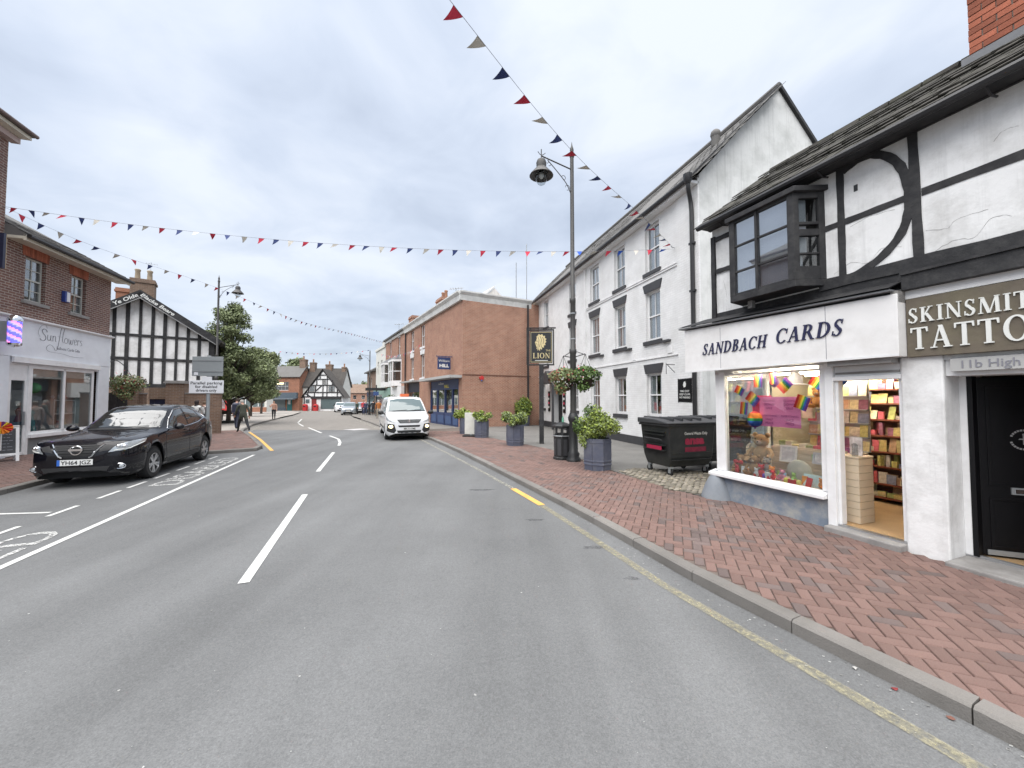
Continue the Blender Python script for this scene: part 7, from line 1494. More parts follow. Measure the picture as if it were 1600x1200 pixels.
# ---------------------------------------------------------------- people
def person(label, x, y, z, face, H, top, trous, hair, stride=.0, lean=0., arms=(0, 0), shoe=(.03, .025, .02), long_coat=False, bare_arms=False, hairlen=0, bend=(.15, .15)):
    o = thing('person', label, 'person', (x, y, z), face)
    k = H / 1.75; V = []; Ed = []; Rr = []; part = []
    def v(p, r, pt, par=None):
        V.append(Vector(p) * k); Rr.append(r * k); part.append(pt)
        if par is not None: Ed.append((par, len(V) - 1))
        return len(V) - 1
    lx = lambda zz: lean * max(0, zz - .95)
    pel = v((0, lx(.95), .95), .145, 1)
    wa = v((0, lx(1.08) , 1.08), .135, 2, pel); chn = v((0, lx(1.28), 1.28), .155, 2, wa); sh = v((0, lx(1.42), 1.42), .11, 2, chn); nk = v((0, lx(1.5), 1.5), .055, 3, sh); h1 = v((0, lx(1.56) + .01, 1.57), .085, 3, nk); h2 = v((0, lx(1.62) + .015, 1.65), .1, 3, h1); h3 = v((0, lx(1.7), 1.715), .06, 4, h2)
    for s, st, ar, be in ((-1, stride, arms[0], bend[0]), (1, -stride, arms[1], bend[1])):
        hp = v((s * .095, lx(.9), .9), .105, 1, pel)
        kx = .44 * math.sin(st); kn = v((s * .1, kx + .03 * abs(st), .9 - .44 * math.cos(st)), .07, 1, hp); back = st * (1.45 if st < 0 else .55)
        an = v((s * .1, kx + .42 * math.sin(back), .9 - .44 * math.cos(st) - .40 * math.cos(back)), .045, 1, kn); ft = v((s * .105, V[an].y / k + .13, max(.035, V[an].z / k - .05)), .04, 5, an)
        sd = v((s * .19, lx(1.4), 1.4), .07, 2, sh); el = v((s * .25, lx(1.13) + .28 * math.sin(ar), 1.4 - .28 * math.cos(ar)), .052, 2, sd); a2 = ar + be
        wr = v((s * .26, V[el].y / k + .25 * math.sin(a2), V[el].z / k - .25 * math.cos(a2)), .036, 3 if bare_arms else 2, el); hd = v((s * .255, V[wr].y / k + .09 * math.sin(a2), V[wr].z / k - .09 * math.cos(a2)), .036, 3, wr); v((s * .25, V[hd].y / k + .07 * math.sin(a2 + .3), V[hd].z / k - .07 * math.cos(a2 + .3)), .022, 3, hd)
        v((s * .225, V[wr].y / k + .08 * math.sin(a2 + .6), V[wr].z / k - .07 * math.cos(a2)), .014, 3, wr)
    if long_coat:
        for s in (-1, 1): part[pel] = 2
    me = bpy.data.meshes.new('body'); me.from_pydata([tuple(p) for p in V], Ed, []); ob = bpy.data.objects.new('b', me); COL.objects.link(ob)
    md = ob.modifiers.new('s', 'SKIN'); md.use_smooth_shade = True
    for i, sv in enumerate(me.skin_vertices[0].data): sv.radius = (Rr[i] * (1.18 if part[i] == 2 and abs(V[i].x) < .01 else 1), Rr[i] * (.8 if part[i] == 2 and abs(V[i].x) < .01 else 1)); sv.use_root = (i == 0)
    sb = ob.modifiers.new('d', 'SUBSURF'); sb.levels = 2; sb.render_levels = 2
    bpy.context.view_layer.update(); m2 = bpy.data.meshes.new_from_object(ob.evaluated_get(bpy.context.evaluated_depsgraph_get())); bpy.data.objects.remove(ob); m2.name = 'body'; m2.materials.clear()
    key = str(abs(hash(label)) % 9999)
    ms = [M('cloth_leg' + label[:18], trous, .9, var=.15, scale=9), M('cloth_top' + label[:18], top, .9, var=.15, scale=9), MATS['skin'], M('hair' + label[:18], hair, .8, var=.2, scale=30), M('shoe' + label[:18], shoe, .6)]
    for m_ in ms: m2.materials.append(m_)
    segs = [(V[a], V[b], part[b]) for a, b in Ed]
    for pg in m2.polygons:
        c = pg.center; best = None
        for a, b, pt in segs:
            t = max(0, min(1, (c - a).dot(b - a) / max(1e-6, (b - a).length_squared))); d = (c - a.lerp(b, t)).length
            if best is None or d < best[0]: best = (d, pt)
        pt = best[1]; zz = c.z / k
        if pt == 1 and zz > (.72 if long_coat else .93): pt = 2
        if pt in (3, 4) and zz > 1.46 and abs(c.x) < .13 * k:
            pt = 4 if (zz > 1.67 or (c.y / k - lx(1.6) < .015 and zz > 1.57 - hairlen)) else 3
        pg.material_index = pt - 1; pg.use_smooth = True
    link('body', m2, o); return o
def bag(parent_p, label, x, y, z, rz, sx, sy, sz, col, name='shoulder_bag', cat='bag'):
    o = thing(name, label, cat, (x, y, z), rz); MB().box(-sx / 2, sx / 2, -sy / 2, sy / 2, 0, sz).build('bag_body', M('bag_' + label[:12], col, .8, var=.2), o, bevel=.04)
    q = MB(); q.tube(catmull([(-sx * .4, 0, sz), (-sx * .3, sy * .3, sz + .25), (sx * .3, sy * .3, sz + .25), (sx * .4, 0, sz)], 4), .015, 5); q.build('strap', MATS['rubber'], o)
# heading is the way the figure faces: rotation 0 looks along +Y
A = math.atan2
man1 = person('walking man in a grey jacket seen from behind carrying a dark rucksack', -15.3, 21.4, .08, R(18), 1.74, (.16, .16, .2), (.03, .035, .06), (.05, .035, .025), .3, .06, (.25, -.2))
bag(man1, 'dark navy rucksack on the back of the man in grey', -15.24, 21.2, 1.02, R(18), .3, .17, .45, (.02, .025, .05), 'rucksack', 'rucksack')
person('stooping man in an olive green coat striding across the pavement corner', -12.95, 18.55, .1, R(55), 1.66, (.05, .056, .042), (.02, .021, .025), (.38, .36, .33), .52, .28, (.4, -.25), long_coat=True)
person('woman in a peach top and dark trousers standing by the kerb of the square', -20.8, 33.6, -.04, R(200), 1.6, (.55, .33, .25), (.02, .02, .028), (.3, .18, .1), .08, .02, (.1, .5), hairlen=.12, bend=(.2, 1.5))
person('dark haired woman in a white top behind the parked black car', -12.3, 15.0, .1, R(10), 1.66, (.62, .62, .6), (.03, .03, .04), (.03, .02, .018), .1, 0, (.15, .3), hairlen=.22)
bag(None, 'black shoulder bag of the woman in white', -12.05, 14.95, .85, R(10), .3, .13, .34, (.015, .015, .018))
person('person in a pale top just right of the woman in white', -13.35, 16.7, .1, R(-30), 1.6, (.5, .42, .38), (.05, .05, .06), (.12, .08, .05), .05, 0, (.1, .1))
person('man in an orange brown jacket and pale trousers walking away on the far right pavement', -12.1, 34.9, -.05, R(28), 1.7, (.42, .16, .05), (.45, .4, .33), (.5, .48, .44), .3, .05, (.3, -.3))
person('person in a red jacket walking in a small group on the far right pavement', -17.6, 45.5, -.17, R(190), 1.7, (.5, .06, .07), (.04, .05, .1), (.2, .12, .08), .2, .02, (.2, -.2))
person('person in dark clothes and a pale scarf beside the red jacketed one', -16.8, 44.2, -.15, R(200), 1.6, (.05, .06, .11), (.03, .04, .08), (.5, .3, .2), .2, .02, (.2, -.2))
person('person in black at the far lamp post on the right pavement', -15.7, 43.5, -.15, R(20), 1.7, (.025, .025, .03), (.02, .02, .025), (.05, .04, .03), .1, .02, (.1, -.1))
person('person in dark green stepping off the far kerb beside the parked cars', -19.3, 48.0, -.29, R(160), 1.72, (.04, .06, .045), (.03, .03, .035), (.06, .05, .04), .25, .03, (.3, -.2), long_coat=True)
# ---------------------------------------------------------------- vehicles (local x forward, z up)
def interp(tab, s):
    if s <= tab[0][0]: return tab[0][1]
    for (a, b), (c, d) in zip(tab[:-1], tab[1:]):
        if s <= c: return b + (d - b) * (s - a) / (c - a)
    return tab[-1][1]
def smooth_tab(tab, n=8):
    c = catmull([(a, b, 0) for a, b in tab], n); out = []
    for p in c:
        if not out or p.x > out[-1][0] + 1e-4: out.append((p.x, p.y))
    return out
def car(label, cat, name, loc, heading, L, prof, paint, wb, oh, wr, arch, detail):
    o = thing(name, label, cat, loc, heading); P_ = {k: smooth_tab(v) for k, v in prof.items()}
    wheels = (oh, oh + wb); S_ = sorted({round(L * i / 60, 4) for i in range(61)} | {.02, .05, .09, .14, L - .02, L - .06} | {round(w + arch * math.cos(R(a)), 4) for w in wheels for a in range(0, 181, 15)})
    rows = []
    for s in S_:
        wm, zl, zb, wr_, zr, zc = [interp(P_[k], s) for k in ('wm', 'zl', 'zb', 'wr', 'zr', 'zc')]
        pts = [(wm * .9, zl), (wm * .985, zl + .1), (wm, zl + .27), (wm * .992, (zl + .27 + zb) / 2), (wm * .972, zb - .05), (wm * .945, zb)]
        for t, bl in ((.33, .022), (.67, .022)): pts.append((wm * .945 + (wr_ - wm * .945) * t + bl, zb + (zr - zb) * t))
        pts += [(wr_, zr), (wr_ * .93, zr + (zc - zr) * .45), (wr_ * .75, zr + (zc - zr) * .78), (wr_ * .4, zr + (zc - zr) * .96), (0, zc)]
        for w in wheels:
            if abs(s - w) < arch:
                za = wr + math.sqrt(arch ** 2 - (s - w) ** 2) - .0
                for j in range(5): pts[j] = (pts[j][0] if j else wm * .97, max(pts[j][1], za + .004 * j))
        rows.append(pts)
    m = MB(); n = len(rows[0]); X = lambda s: L / 2 - s
    for sgn in (1, -1):
        base = len(m.v)
        for s, pts in zip(S_, rows): m.v += [Vector((X(s), sgn * y, z)) for y, z in pts]
        for i in range(len(S_) - 1):
            for j in range(n - 1):
                q = [base + i * n + j, base + (i + 1) * n + j, base + (i + 1) * n + j + 1, base + i * n + j + 1]; m.f.append(q if sgn > 0 else q[::-1]); m.m.append(0)
    for k in (0, len(S_) - 1):
        a = [k * n + j for j in range(n)]; b = [len(S_) * n + k * n + j for j in range(n - 2, -1, -1)]; m.f.append(a + b); m.m.append(0)
    me = m.mesh('body', paint, False); bmm = bmesh.new(); bmm.from_mesh(me); bmesh.ops.remove_doubles(bmm, verts=bmm.verts, dist=.0006); bmesh.ops.recalc_face_normals(bmm, faces=bmm.faces); bmm.to_mesh(me)
    tree_ = BVHTree.FromBMesh(bmm); bmm.free(); me.polygons.foreach_set('use_smooth', [True] * len(me.polygons)); me.set_sharp_from_angle(angle=R(38)); body = link('body', me, o)
    un = MB(); un.box(-L / 2 + .25, L / 2 - .25, -interp(P_['wm'], L / 2) * .82, interp(P_['wm'], L / 2) * .82, interp(P_['zl'], L / 2) - .03, .75); un.build('underbody', MATS['rubber'], o)
    def decal(nm, poly, d, mat, off=.006, parent=None, cuts=3, org=3.0, th=0):
        """a panel laid on the body skin, projected along d"""
        d = Vector(d).normalized(); b = bmesh.new(); b.faces.new([b.verts.new(p) for p in poly]); bmesh.ops.triangulate(b, faces=b.faces[:])
        for _ in range(cuts): bmesh.ops.subdivide_edges(b, edges=[e for e in b.edges if e.calc_length() > .05], cuts=1, use_grid_fill=True); bmesh.ops.triangulate(b, faces=b.faces[:])
        bad = []
        for v in b.verts:
            h, nn, _, _ = tree_.ray_cast(v.co - d * org, d)
            if h is None: bad.append(v)
            else:
                if nn.dot(d) > 0: nn = -nn
                v.co = h + nn * off
        bmesh.ops.delete(b, geom=bad, context='VERTS')
        me_ = bpy.data.meshes.new(nm); b.to_mesh(me_); b.free(); me_.materials.append(mat); me_.polygons.foreach_set('use_smooth', [True] * len(me_.polygons)); return link(nm, me_, parent or o)
    def seam(nm, pts, d, mat, w=.012, parent=None, off=.004):
        d = Vector(d).normalized(); c = []
        for a, b in zip(pts[:-1], pts[1:]):
            a, b = Vector(a), Vector(b); k = max(2, int((b - a).length / .06)); c += [a.lerp(b, i / k) for i in range(k)]
        c.append(Vector(pts[-1])); hit = []
        for p in c:
            h, nn, _, _ = tree_.ray_cast(p - d * 3, d)
            if h is not None: hit.append(h + (nn if nn.dot(d) < 0 else -nn) * off)
        if len(hit) > 1: q = MB(); q.tube(hit, w / 2, 5); return q.build(nm, mat, parent or o, smooth=True)
    def wheel(s, side, rimmat=MATS['alloy'], spokes=5):
        yw = interp(P_['wm'], s); w_ = .215; T = Matrix.Translation((X(s), side * (yw - .02), wr)) @ Matrix.Rotation(-side * math.pi / 2, 4, 'X')
        q = MB(); q.T = T; q.lathe([(wr * .62, -w_), (wr * .92, -w_), (wr, -w_ + .035), (wr, -.035), (wr * .93, -.004), (wr * .68, .0), (wr * .64, -.012)], 28, cap=False); q.T = None; wo = thing_part('wheel', q.mesh('tyre', MATS['rubber'], True), o)
        q = MB(); q.T = T; q.lathe([(wr * .64, -.14), (wr * .655, -.008), (wr * .61, -.006), (wr * .6, -.03), (wr * .6, -.14)], 28, cap=False); q.lathe([(.01, -.015), (wr * .13, -.018), (wr * .15, -.05)], 14)
        for i in range(spokes):
            for da in (-.17, .17):
                a = 2 * math.pi * i / spokes + .3; b = a + da; c_, s_ = math.cos, math.sin; wd = .022
                p0 = Vector((wr * .1 * c_(a + da * 1.6), wr * .1 * s_(a + da * 1.6), -.02)); p1 = Vector((wr * .63 * c_(b), wr * .63 * s_(b), -.012)); dd = (p1 - p0).normalized(); nn = Vector((-dd.y, dd.x, 0)) * wd
                q.add([p0 + nn * .8, p0 - nn * .8, p1 - nn, p1 + nn, p0 + nn * .8 - Vector((0, 0, .03)), p0 - nn * .8 - Vector((0, 0, .03)), p1 - nn - Vector((0, 0, .04)), p1 + nn - Vector((0, 0, .04))], [(0, 1, 2, 3), (0, 4, 5, 1), (1, 5, 6, 2), (3, 2, 6, 7), (0, 3, 7, 4)])
        q.T = None; q.build('rim', rimmat, wo, smooth=True)
        q = MB(); q.T = T; q.lathe([(.02, -.10), (wr * .6, -.1), (wr * .6, -.11)], 20); q.T = None; q.build('brake_disc', MATS['plastic_black'], wo)
    for s in wheels:
        for sd in (1, -1): wheel(s, sd)
        for sd in (1, -1):
            q = MB(); yw = interp(P_['wm'], s); pr = [(X(s) + arch * math.cos(R(a)), wr + arch * math.sin(R(a))) for a in range(-10, 191, 20)]; q.prism(pr, sd * (yw - .35), sd * (yw - .06)); q.build('wheel_well', MATS['rubber'], o)
    detail(o, X, L, decal, seam, tree_); return o
def thing_part(name, me, parent): return link(name, me, parent)
def mirror_box(o, x, y, z, mat, mat2, s=1):
    for sd in (1, -1):
        q = MB(); q.ball((x, sd * y, z), (.085 * s, .115 * s, .085 * s), 10, 7); mo = q.build('door_mirror', mat, o, smooth=True); q = MB(); q.tube([(x, sd * (y - .1), z - .04), (x + .02, sd * (y - .24), z - .08)], .025, 6); q.build('mirror_arm', mat2, mo)
def plate(o, x, z, s, yellow=False, w=.52, tilt=0, band=True):
    p = MB().box(-.004, .006, -w / 2, w / 2, 0, .112).build('number_plate', MATS['plate_yellow' if yellow else 'plate_white'], o, (x, 0, z), (0, tilt, 0))
    text(s, .105, MATS['rubber'], p, (.008, -w / 2 + (.06 if band else .03), .018), (math.pi / 2, 0, math.pi / 2), .002, width=w - (.08 if band else .05), bold=.0015)
    if band: MB().box(.0061, .0075, -w / 2, -w / 2 + .045, 0, .112).build('country_band', MATS['plate_blue'], p)
# --- black crossover
QP = dict(wm=[(0, .44), (.03, .56), (.1, .68), (.25, .785), (.5, .845), (.9, .865), (2.2, .865), (3.5, .86), (4.0, .83), (4.28, .76), (4.38, .68)], zl=[(0, .34), (.1, .25), (.5, .21), (3.8, .24), (4.2, .32), (4.38, .42)],
    zb=[(0, .60), (.06, .70), (.2, .78), (.6, .87), (1.2, .965), (1.7, 1.0), (2.6, 1.04), (3.0, 1.10), (3.4, 1.18), (3.7, 1.20), (4.0, 1.13), (4.2, 1.05), (4.38, .85)], wr=[(0, .40), (.06, .5), (.3, .68), (.8, .74), (1.25, .72), (1.6, .68), (2.1, .61), (2.7, .60), (3.4, .58), (3.85, .55), (4.2, .63), (4.38, .60)],
    zr=[(0, .64), (.06, .745), (.2, .825), (.6, .905), (1.2, 1.005), (1.35, 1.04), (1.7, 1.235), (2.1, 1.455), (2.5, 1.52), (3.0, 1.525), (3.3, 1.50), (3.6, 1.44), (3.85, 1.33), (4.05, 1.18), (4.2, 1.09), (4.38, .88)],
    zc=[(0, .66), (.06, .775), (.2, .87), (.6, .955), (1.15, 1.04), (1.3, 1.085), (1.65, 1.27), (2.1, 1.515), (2.5, 1.585), (3.0, 1.59), (3.4, 1.57), (3.7, 1.52), (3.9, 1.38), (4.2, 1.11), (4.38, .90)])
def dq(o, X, L, decal, seam, bv):
    G, C, B_ = MATS['car_glass'], MATS['chrome'], MATS['plastic_black']
    for sd in (1, -1):
        d = (0, -sd, 0); y = sd * 1.0
        w = decal('side_window', [(X(1.62), y, 1.06), (X(1.86), y, 1.25), (X(2.2), y, 1.44), (X(2.52), y, 1.485), (X(2.52), y, 1.085)], d, G); decal('side_window', [(X(2.6), y, 1.09), (X(2.6), y, 1.485), (X(2.95), y, 1.475), (X(3.16), y, 1.42), (X(3.28), y, 1.19)], d, G); decal('quarter_window', [(X(3.34), y, 1.21), (X(3.24), y, 1.40), (X(3.42), y, 1.345), (X(3.56), y, 1.26)], d, G)
        seam('chrome_strip', [(X(1.52), y, 1.035), (X(2.5), y, 1.068), (X(3.1), y, 1.13), (X(3.62), y, 1.25)], d, C, .018); seam('chrome_strip', [(X(1.56), y, 1.06), (X(1.85), y, 1.275), (X(2.2), y, 1.468), (X(2.6), y, 1.51), (X(2.98), y, 1.495), (X(3.35), y, 1.39), (X(3.62), y, 1.265)], d, C, .018)
        seam('door_gap', [(X(1.42), y, .36), (X(1.36), y, .7), (X(1.45), y, .98)], d, MATS['rubber'], .008, off=.0); seam('door_gap', [(X(2.56), y, .36), (X(2.56), y, 1.05)], d, MATS['rubber'], .008, off=.0); seam('door_gap', [(X(3.35), y, .62), (X(3.55), y, .85), (X(3.55), y, 1.12)], d, MATS['rubber'], .008, off=.0)
        decal('sill_trim', [(X(1.35), y, .26), (X(3.15), y, .28), (X(3.15), y, .40), (X(1.35), y, .37)], d, B_)
        for s0 in (2.36, 3.3):
            h, nn, _, _ = bv.ray_cast(Vector((X(s0), y * 3, .93 + (s0 - 2.3) * .05)), Vector(d)); 
            if h: q = MB(); q.tube([h + Vector((.09, sd * .005, 0)), h + Vector((.05, sd * .03, 0)), h + Vector((-.06, sd * .03, .005)), h + Vector((-.1, sd * .005, .005))], .014, 6); q.build('door_handle', MATS['car_black'], o, smooth=True)
        dd = Vector((-.75, -sd * .66, -.1))
        hl = decal('headlight', [(X(.02), sd * .48, .64), (X(.1), sd * .74, .665), (X(.5), sd * .885, .785), (X(.55), sd * .885, .86), (X(.25), sd * .80, .83), (X(.08), sd * .60, .755)], dd, MATS['headlight'], .008)
        seam('light_strip', [(X(.06), sd * .55, .66), (X(.14), sd * .8, .69), (X(.45), sd * .89, .785)], dd, MATS['letter_white'], .016, hl, .012)
        for c_ in (.60, .72):
            h, nn, _, _ = bv.ray_cast(Vector((X(.1), sd * c_, .73)) - dd.normalized() * 2, dd.normalized())
            if h: q = MB(); q.ball(h, (.045, .045, .04), 10, 6); q.build('lens', MATS['chrome'], hl, smooth=True)
        h, nn, _, _ = bv.ray_cast(Vector((3, sd * .72, .41)), Vector((-1, -sd * .08, 0)))
        if h: q = MB(); q.tube([h + Vector((.012 - .05 * max(0, math.cos(a)) * .6, sd * .085 * math.cos(a), .05 * math.sin(a))) for a in [i * .3491 for i in range(19)]], .009, 6); fl = q.build('fog_lamp_ring', C, o, smooth=True); q = MB(); q.ball(h + Vector((-.005, 0, 0)), (.012, .07, .042), 10, 6); q.build('fog_lamp', MATS['headlight'], fl, smooth=True)
    f = (-1, 0, 0)
    decal('windscreen', [(2, -.70, 1.105), (2, .70, 1.105), (2, .565, 1.47), (2, .3, 1.515), (2, -.3, 1.515), (2, -.565, 1.47)], f, G, .006, cuts=4)
    decal('cowl', [(2, -.7, 1.07), (2, .7, 1.07), (2, .7, 1.105), (2, -.7, 1.105)], f, B_, .008)
    for y0, y1 in ((-.6, -.02), (-.1, .5)): seam('wiper', [(2, y0, 1.10), (2, y1, 1.125)], f, MATS['rubber'], .014, off=.02)
    gr = decal('grille', [(3, -.40, .775), (3, .40, .775), (3, .22, .585), (3, -.22, .585)], f, B_, .006)
    for q_ in range(5): seam('grille_bar', [(3, -.33 + .025 * q_, .75 - .036 * q_), (3, .33 - .025 * q_, .75 - .036 * q_)], f, MATS['rubber'], .014, gr, .01)
    for sd in (1, -1): seam('chrome_vee', [(3, sd * .40, .785), (3, sd * .25, .60), (3, sd * .2, .578)], f, C, .032, gr, .012); decal('dark_panel', [(3, sd * .44, .775), (3, sd * .56, .745), (3, sd * .5, .67), (3, sd * .34, .65)], f, B_, .005)
    hx = bv.ray_cast(Vector((3, 0, .69)), Vector(f))[0].x + .02
    q = MB(); q.tube([(hx, .088 * math.cos(a), .69 + .07 * math.sin(a)) for a in [i * .2618 for i in range(25)]], .013, 6); q.box(hx - .01, hx + .016, -.108, .108, .674, .706); q.build('badge', C, gr, smooth=True)
    decal('lower_grille', [(3, -.52, .43), (3, .52, .43), (3, .46, .30), (3, -.46, .30)], f, B_, .006); decal('bumper_lip', [(3, -.58, .36), (3, -.7, .28), (3, .7, .28), (3, .58, .36), (3, .46, .30), (3, -.46, .30)], f, B_, .007)
    px = bv.ray_cast(Vector((3, 0, .52)), Vector(f))[0].x; plate(o, px + .015, .47, 'YH64 JGZ', w=.54)
    seam('bonnet_edge', [(3, -.62, .835), (3, -.3, .80), (3, .3, .80), (3, .62, .835)], f, MATS['rubber'], .007, off=.0)
    for sd in (1, -1): seam('bonnet_crease', [(X(.35), sd * .42, 2), (X(1.2), sd * .56, 2)], (0, 0, -1), MATS['car_black'], .02, off=.0)
    mirror_box(o, X(1.62), 1.0, 1.09, MATS['car_black'], B_)
fl_, rl_ = Vector((-8.2, 8.78, 0)), Vector((-9.04, 11.25, 0)); ax = (fl_ - rl_).normalized(); side = Vector((-ax.y, ax.x, 0))
ctr = fl_ - ax * (.93 - 2.19) * -1 if False else fl_ + ax * (.93 - 2.19) - side * .775
QC = car('black crossover car parked at the left kerb with number plate YH64 JGZ', 'car', 'parked_car', (ctr.x, ctr.y, 0), math.atan2(ax.y, ax.x), 4.38, QP, MATS['car_black'], 2.65, .93, .335, .385, dq)
def lift(o, k):
    for ch in o.children_recursive:
        if ch.type != 'MESH' or ch.name.startswith(('wheel', 'rim', 'brake', 'underbody', 'number', 'lettering', 'country')): continue
        for v in ch.data.vertices:
            z = v.co.z; v.co.z += k * max(0, min(1, (z - .45) / .25, (1.09 - z) / .26)) + .04 * max(0, min(1, (z - 1.1) / .4))
lift(QC, .085)
# --- white van
VP = dict(wm=[(0, .62), (.05, .74), (.15, .85), (.4, .92), (1, .955), (4.6, .955), (4.9, .93), (4.95, .9)], zl=[(0, .32), (.15, .24), (.6, .2), (4.6, .24), (4.95, .34)], zb=[(0, .72), (.06, .84), (.2, .93), (.6, 1.03), (1.0, 1.08), (1.8, 1.12), (4.9, 1.14), (4.95, 1.1)],
    wr=[(0, .54), (.06, .64), (.3, .80), (.8, .84), (1.1, .83), (1.6, .76), (2.0, .73), (4.8, .74), (4.95, .72)], zr=[(0, .78), (.06, .90), (.2, .985), (.6, 1.09), (.85, 1.15), (1.2, 1.42), (1.65, 1.70), (2.0, 1.79), (4.8, 1.80), (4.95, 1.6)], zc=[(0, .80), (.06, .94), (.2, 1.04), (.6, 1.15), (.8, 1.205), (1.2, 1.49), (1.65, 1.78), (2.0, 1.865), (4.8, 1.875), (4.95, 1.65)])
def dv(o, X, L, decal, seam, bv):
    G, B_ = MATS['van_glass'], MATS['plastic_black']; f = (-1, 0, 0)
    decal('windscreen', [(2.6, -.79, 1.235), (2.6, .79, 1.235), (2.6, .68, 1.70), (2.6, .35, 1.765), (2.6, -.35, 1.765), (2.6, -.68, 1.70)], f, G, .006, cuts=4); decal('cowl', [(2.6, -.8, 1.20), (2.6, .8, 1.20), (2.6, .8, 1.24), (2.6, -.8, 1.24)], f, B_, .007)
    for y0, y1 in ((-.65, .0), (0, .62)): seam('wiper', [(2.6, y0, 1.22), (2.6, y1, 1.26)], f, MATS['rubber'], .016, off=.02)
    gr = decal('grille', [(3, -.52, .90), (3, .52, .90), (3, .38, .745), (3, -.38, .745)], f, B_, .008)
    for q_ in range(4): seam('grille_bar', [(3, -.46 + .03 * q_, .875 - .036 * q_), (3, .46 - .03 * q_, .875 - .036 * q_)], f, MATS['galv'], .008, gr, .012)
    q = MB(); hx = bv.ray_cast(Vector((3, 0, .83)), Vector(f))[0].x + .02
    q.prism([(-.02, .76), (.03, .78), (.045, .83), (.03, .87), (.045, .9), (-.02, .905), (-.05, .87), (-.03, .83), (-.045, .79)], hx - .01, hx + .008, 'x'); q.build('badge', MATS['chrome'], gr)
    decal('slot', [(3, -.46, .655), (3, .46, .655), (3, .42, .575), (3, -.42, .575)], f, B_, .008); decal('lower_grille', [(3, -.5, .44), (3, .5, .44), (3, .46, .31), (3, -.46, .31)], f, B_, .008)
    px = bv.ray_cast(Vector((3, 0, .51)), Vector(f))[0].x; plate(o, px + .02, .455, 'MK73 FMJ', w=.52, band=False)
    for sd in (1, -1):
        dd = Vector((-.85, -sd * .5, 0)); d = (0, -sd, 0); y = sd * 1.1
        decal('headlight', [(X(.05), sd * .52, .80), (X(.2), sd * .78, .9), (X(.45), sd * .92, .985), (X(.4), sd * .9, .885), (X(.1), sd * .70, .80)], dd, MATS['headlight'], .008)
        fg = decal('bumper_corner', [(X(.02), sd * .52, .44), (X(.1), sd * .56, .70), (X(.2), sd * .86, .72), (X(.25), sd * .9, .42), (X(.1), sd * .56, .33)], dd, B_, .006)
        h, nn, _, _ = bv.ray_cast(Vector((X(.1), sd * .70, .6)) - dd.normalized() * 2, dd.normalized())
        if h: q = MB(); q.ball(h, (.05, .1, .055), 10, 6); q.build('lit_fog_lamp', MATS['lamp_lit'], fg, smooth=True)
        decal('side_window', [(X(1.12), y, 1.16), (X(1.35), y, 1.42), (X(1.7), y, 1.66), (X(2.05), y, 1.70), (X(2.05), y, 1.17)], d, G); seam('door_gap', [(X(1.05), y, .36), (X(1.02), y, .8), (X(1.1), y, 1.1)], d, MATS['galv'], .01, off=0); seam('door_gap', [(X(2.15), y, .3), (X(2.15), y, 1.72)], d, MATS['galv'], .01, off=0); seam('slide_rail', [(X(2.4), y, 1.0), (X(4.6), y, 1.0)], d, MATS['galv'], .02)
        decal('side_trim', [(X(1.3), y, .45), (X(3.6), y, .46), (X(3.6), y, .54), (X(1.3), y, .53)], d, B_)
    mirror_box(o, X(1.12), 1.09, 1.16, B_, B_, 1.1)
    MB().box(-.2, .2, -.2, .16, 0, .13).build('roof_sign', M('taxi_orange', (.7, .16, .06), .5), o, (X(1.95), .02, 1.87))
vf = Vector((-4.42, 16.35, 0)); va = Vector((.375, -.927, 0)); vc = vf - va * 2.45
car('white van with lit fog lamps driving towards the camera in the right lane', 'van', 'white_van', (vc.x + .06, vc.y, 0), math.atan2(va.y, va.x), 4.95, VP, MATS['car_white'], 3.2, .92, .33, .385, dv)
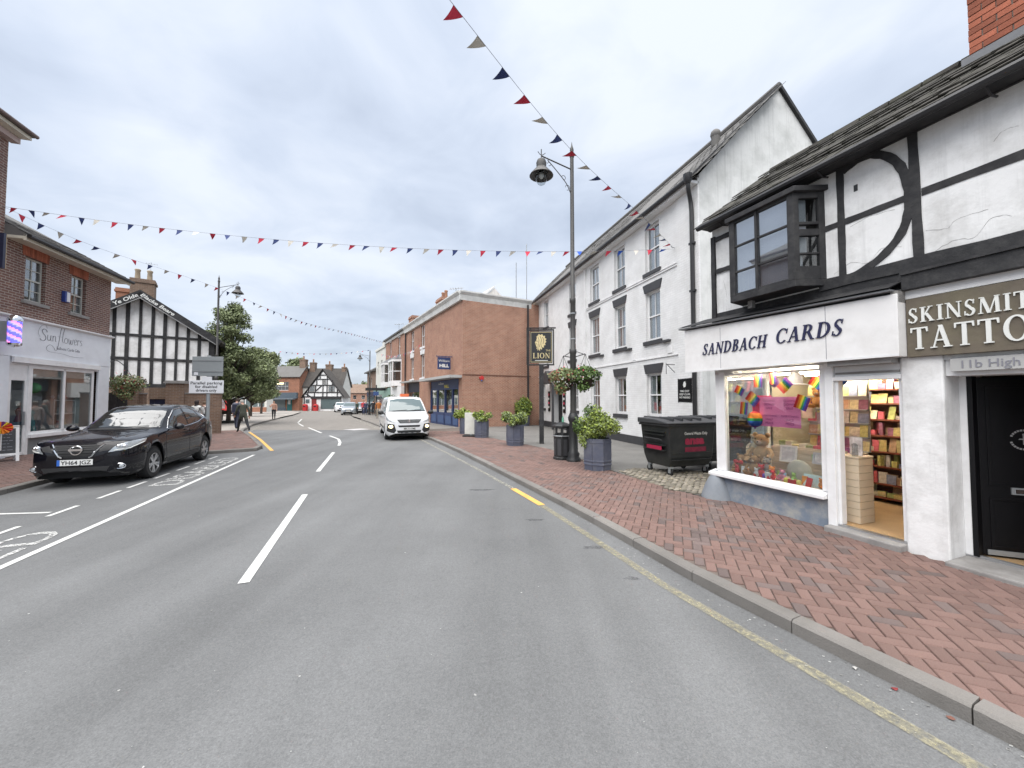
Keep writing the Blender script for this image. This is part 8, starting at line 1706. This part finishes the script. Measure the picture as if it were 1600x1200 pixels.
def dsmall(glass, yl):
    def f_(o, X, L, decal, seam, bv):
        f = (-1, 0, 0); decal('windscreen', [(2, -.68, 1.10), (2, .68, 1.10), (2, .56, 1.46), (2, -.56, 1.46)], f, MATS[glass]); decal('grille', [(3, -.4, .74), (3, .4, .74), (3, .3, .6), (3, -.3, .6)], f, MATS['plastic_black']); decal('lower_grille', [(3, -.56, .46), (3, .56, .46), (3, .5, .3), (3, -.5, .3)], f, MATS['plastic_black']); plate(o, L / 2 + .01, .48, yl)
        for sd in (1, -1):
            d = (0, -sd, 0); y = sd * 1.0; decal('side_window', [(X(1.62), y, 1.06), (X(2.2), y, 1.44), (X(2.52), y, 1.48), (X(2.52), y, 1.085)], d, MATS['car_glass']); decal('side_window', [(X(2.6), y, 1.09), (X(2.6), y, 1.48), (X(3.3), y, 1.43), (X(3.5), y, 1.16)], d, MATS['car_glass']); dd = Vector((-.75, -sd * .66, -.1))
            decal('headlight', [(X(.02), sd * .50, .665), (X(.1), sd * .76, .70), (X(.5), sd * .885, .80), (X(.25), sd * .80, .805), (X(.08), sd * .62, .735)], dd, MATS['headlight'], .01)
        mirror_box(o, X(1.62), 1.0, 1.09, MATS['plastic_black'], MATS['plastic_black'])
    return f_
car('white car coming round the bend in front of the timbered gable house', 'car', 'white_car', P(-27.6, 61.8), R(-62), 4.38, QP, MATS['car_white'], 2.65, .93, .335, .385, dsmall('van_glass', 'AB12 CDE') if False else dsmall('van_glass', ''))
car('grey car with dark bumper waiting near the far right kerb', 'car', 'grey_car', P(-20.4, 48.3), R(-72), 4.1, QP, MATS['car_silver'], 2.6, .9, .335, .385, dsmall('van_glass', ''))
car('silver car half hidden behind the grey one', 'car', 'silver_car', P(-21.3, 54.5), R(-75), 4.2, QP, MATS['car_silver'], 2.6, .9, .335, .385, dsmall('van_glass', ''))

for i, (x, y, c, l) in enumerate(((2.36, 2.44, (.2, .03, .03), 'red scrap of litter lying in the right-hand gutter'), (2.28, 2.62, (.4, .39, .37), 'crumpled white paper scrap in the right-hand gutter'), (2.46, 2.22, (.16, .07, .05), 'brown red leaf lying in the right-hand gutter near the camera'))):
    q = MB(); q.quad(*[(.02 * math.cos(a * 1.05) * (.5 + rnd.random()), .014 * math.sin(a * 1.05) * (.5 + rnd.random()), .008 * rnd.random()) for a in range(6)]); tag(q.build('litter', M('litter_%d' % i, c, .8), None, (x, y, .006)), l, 'litter')
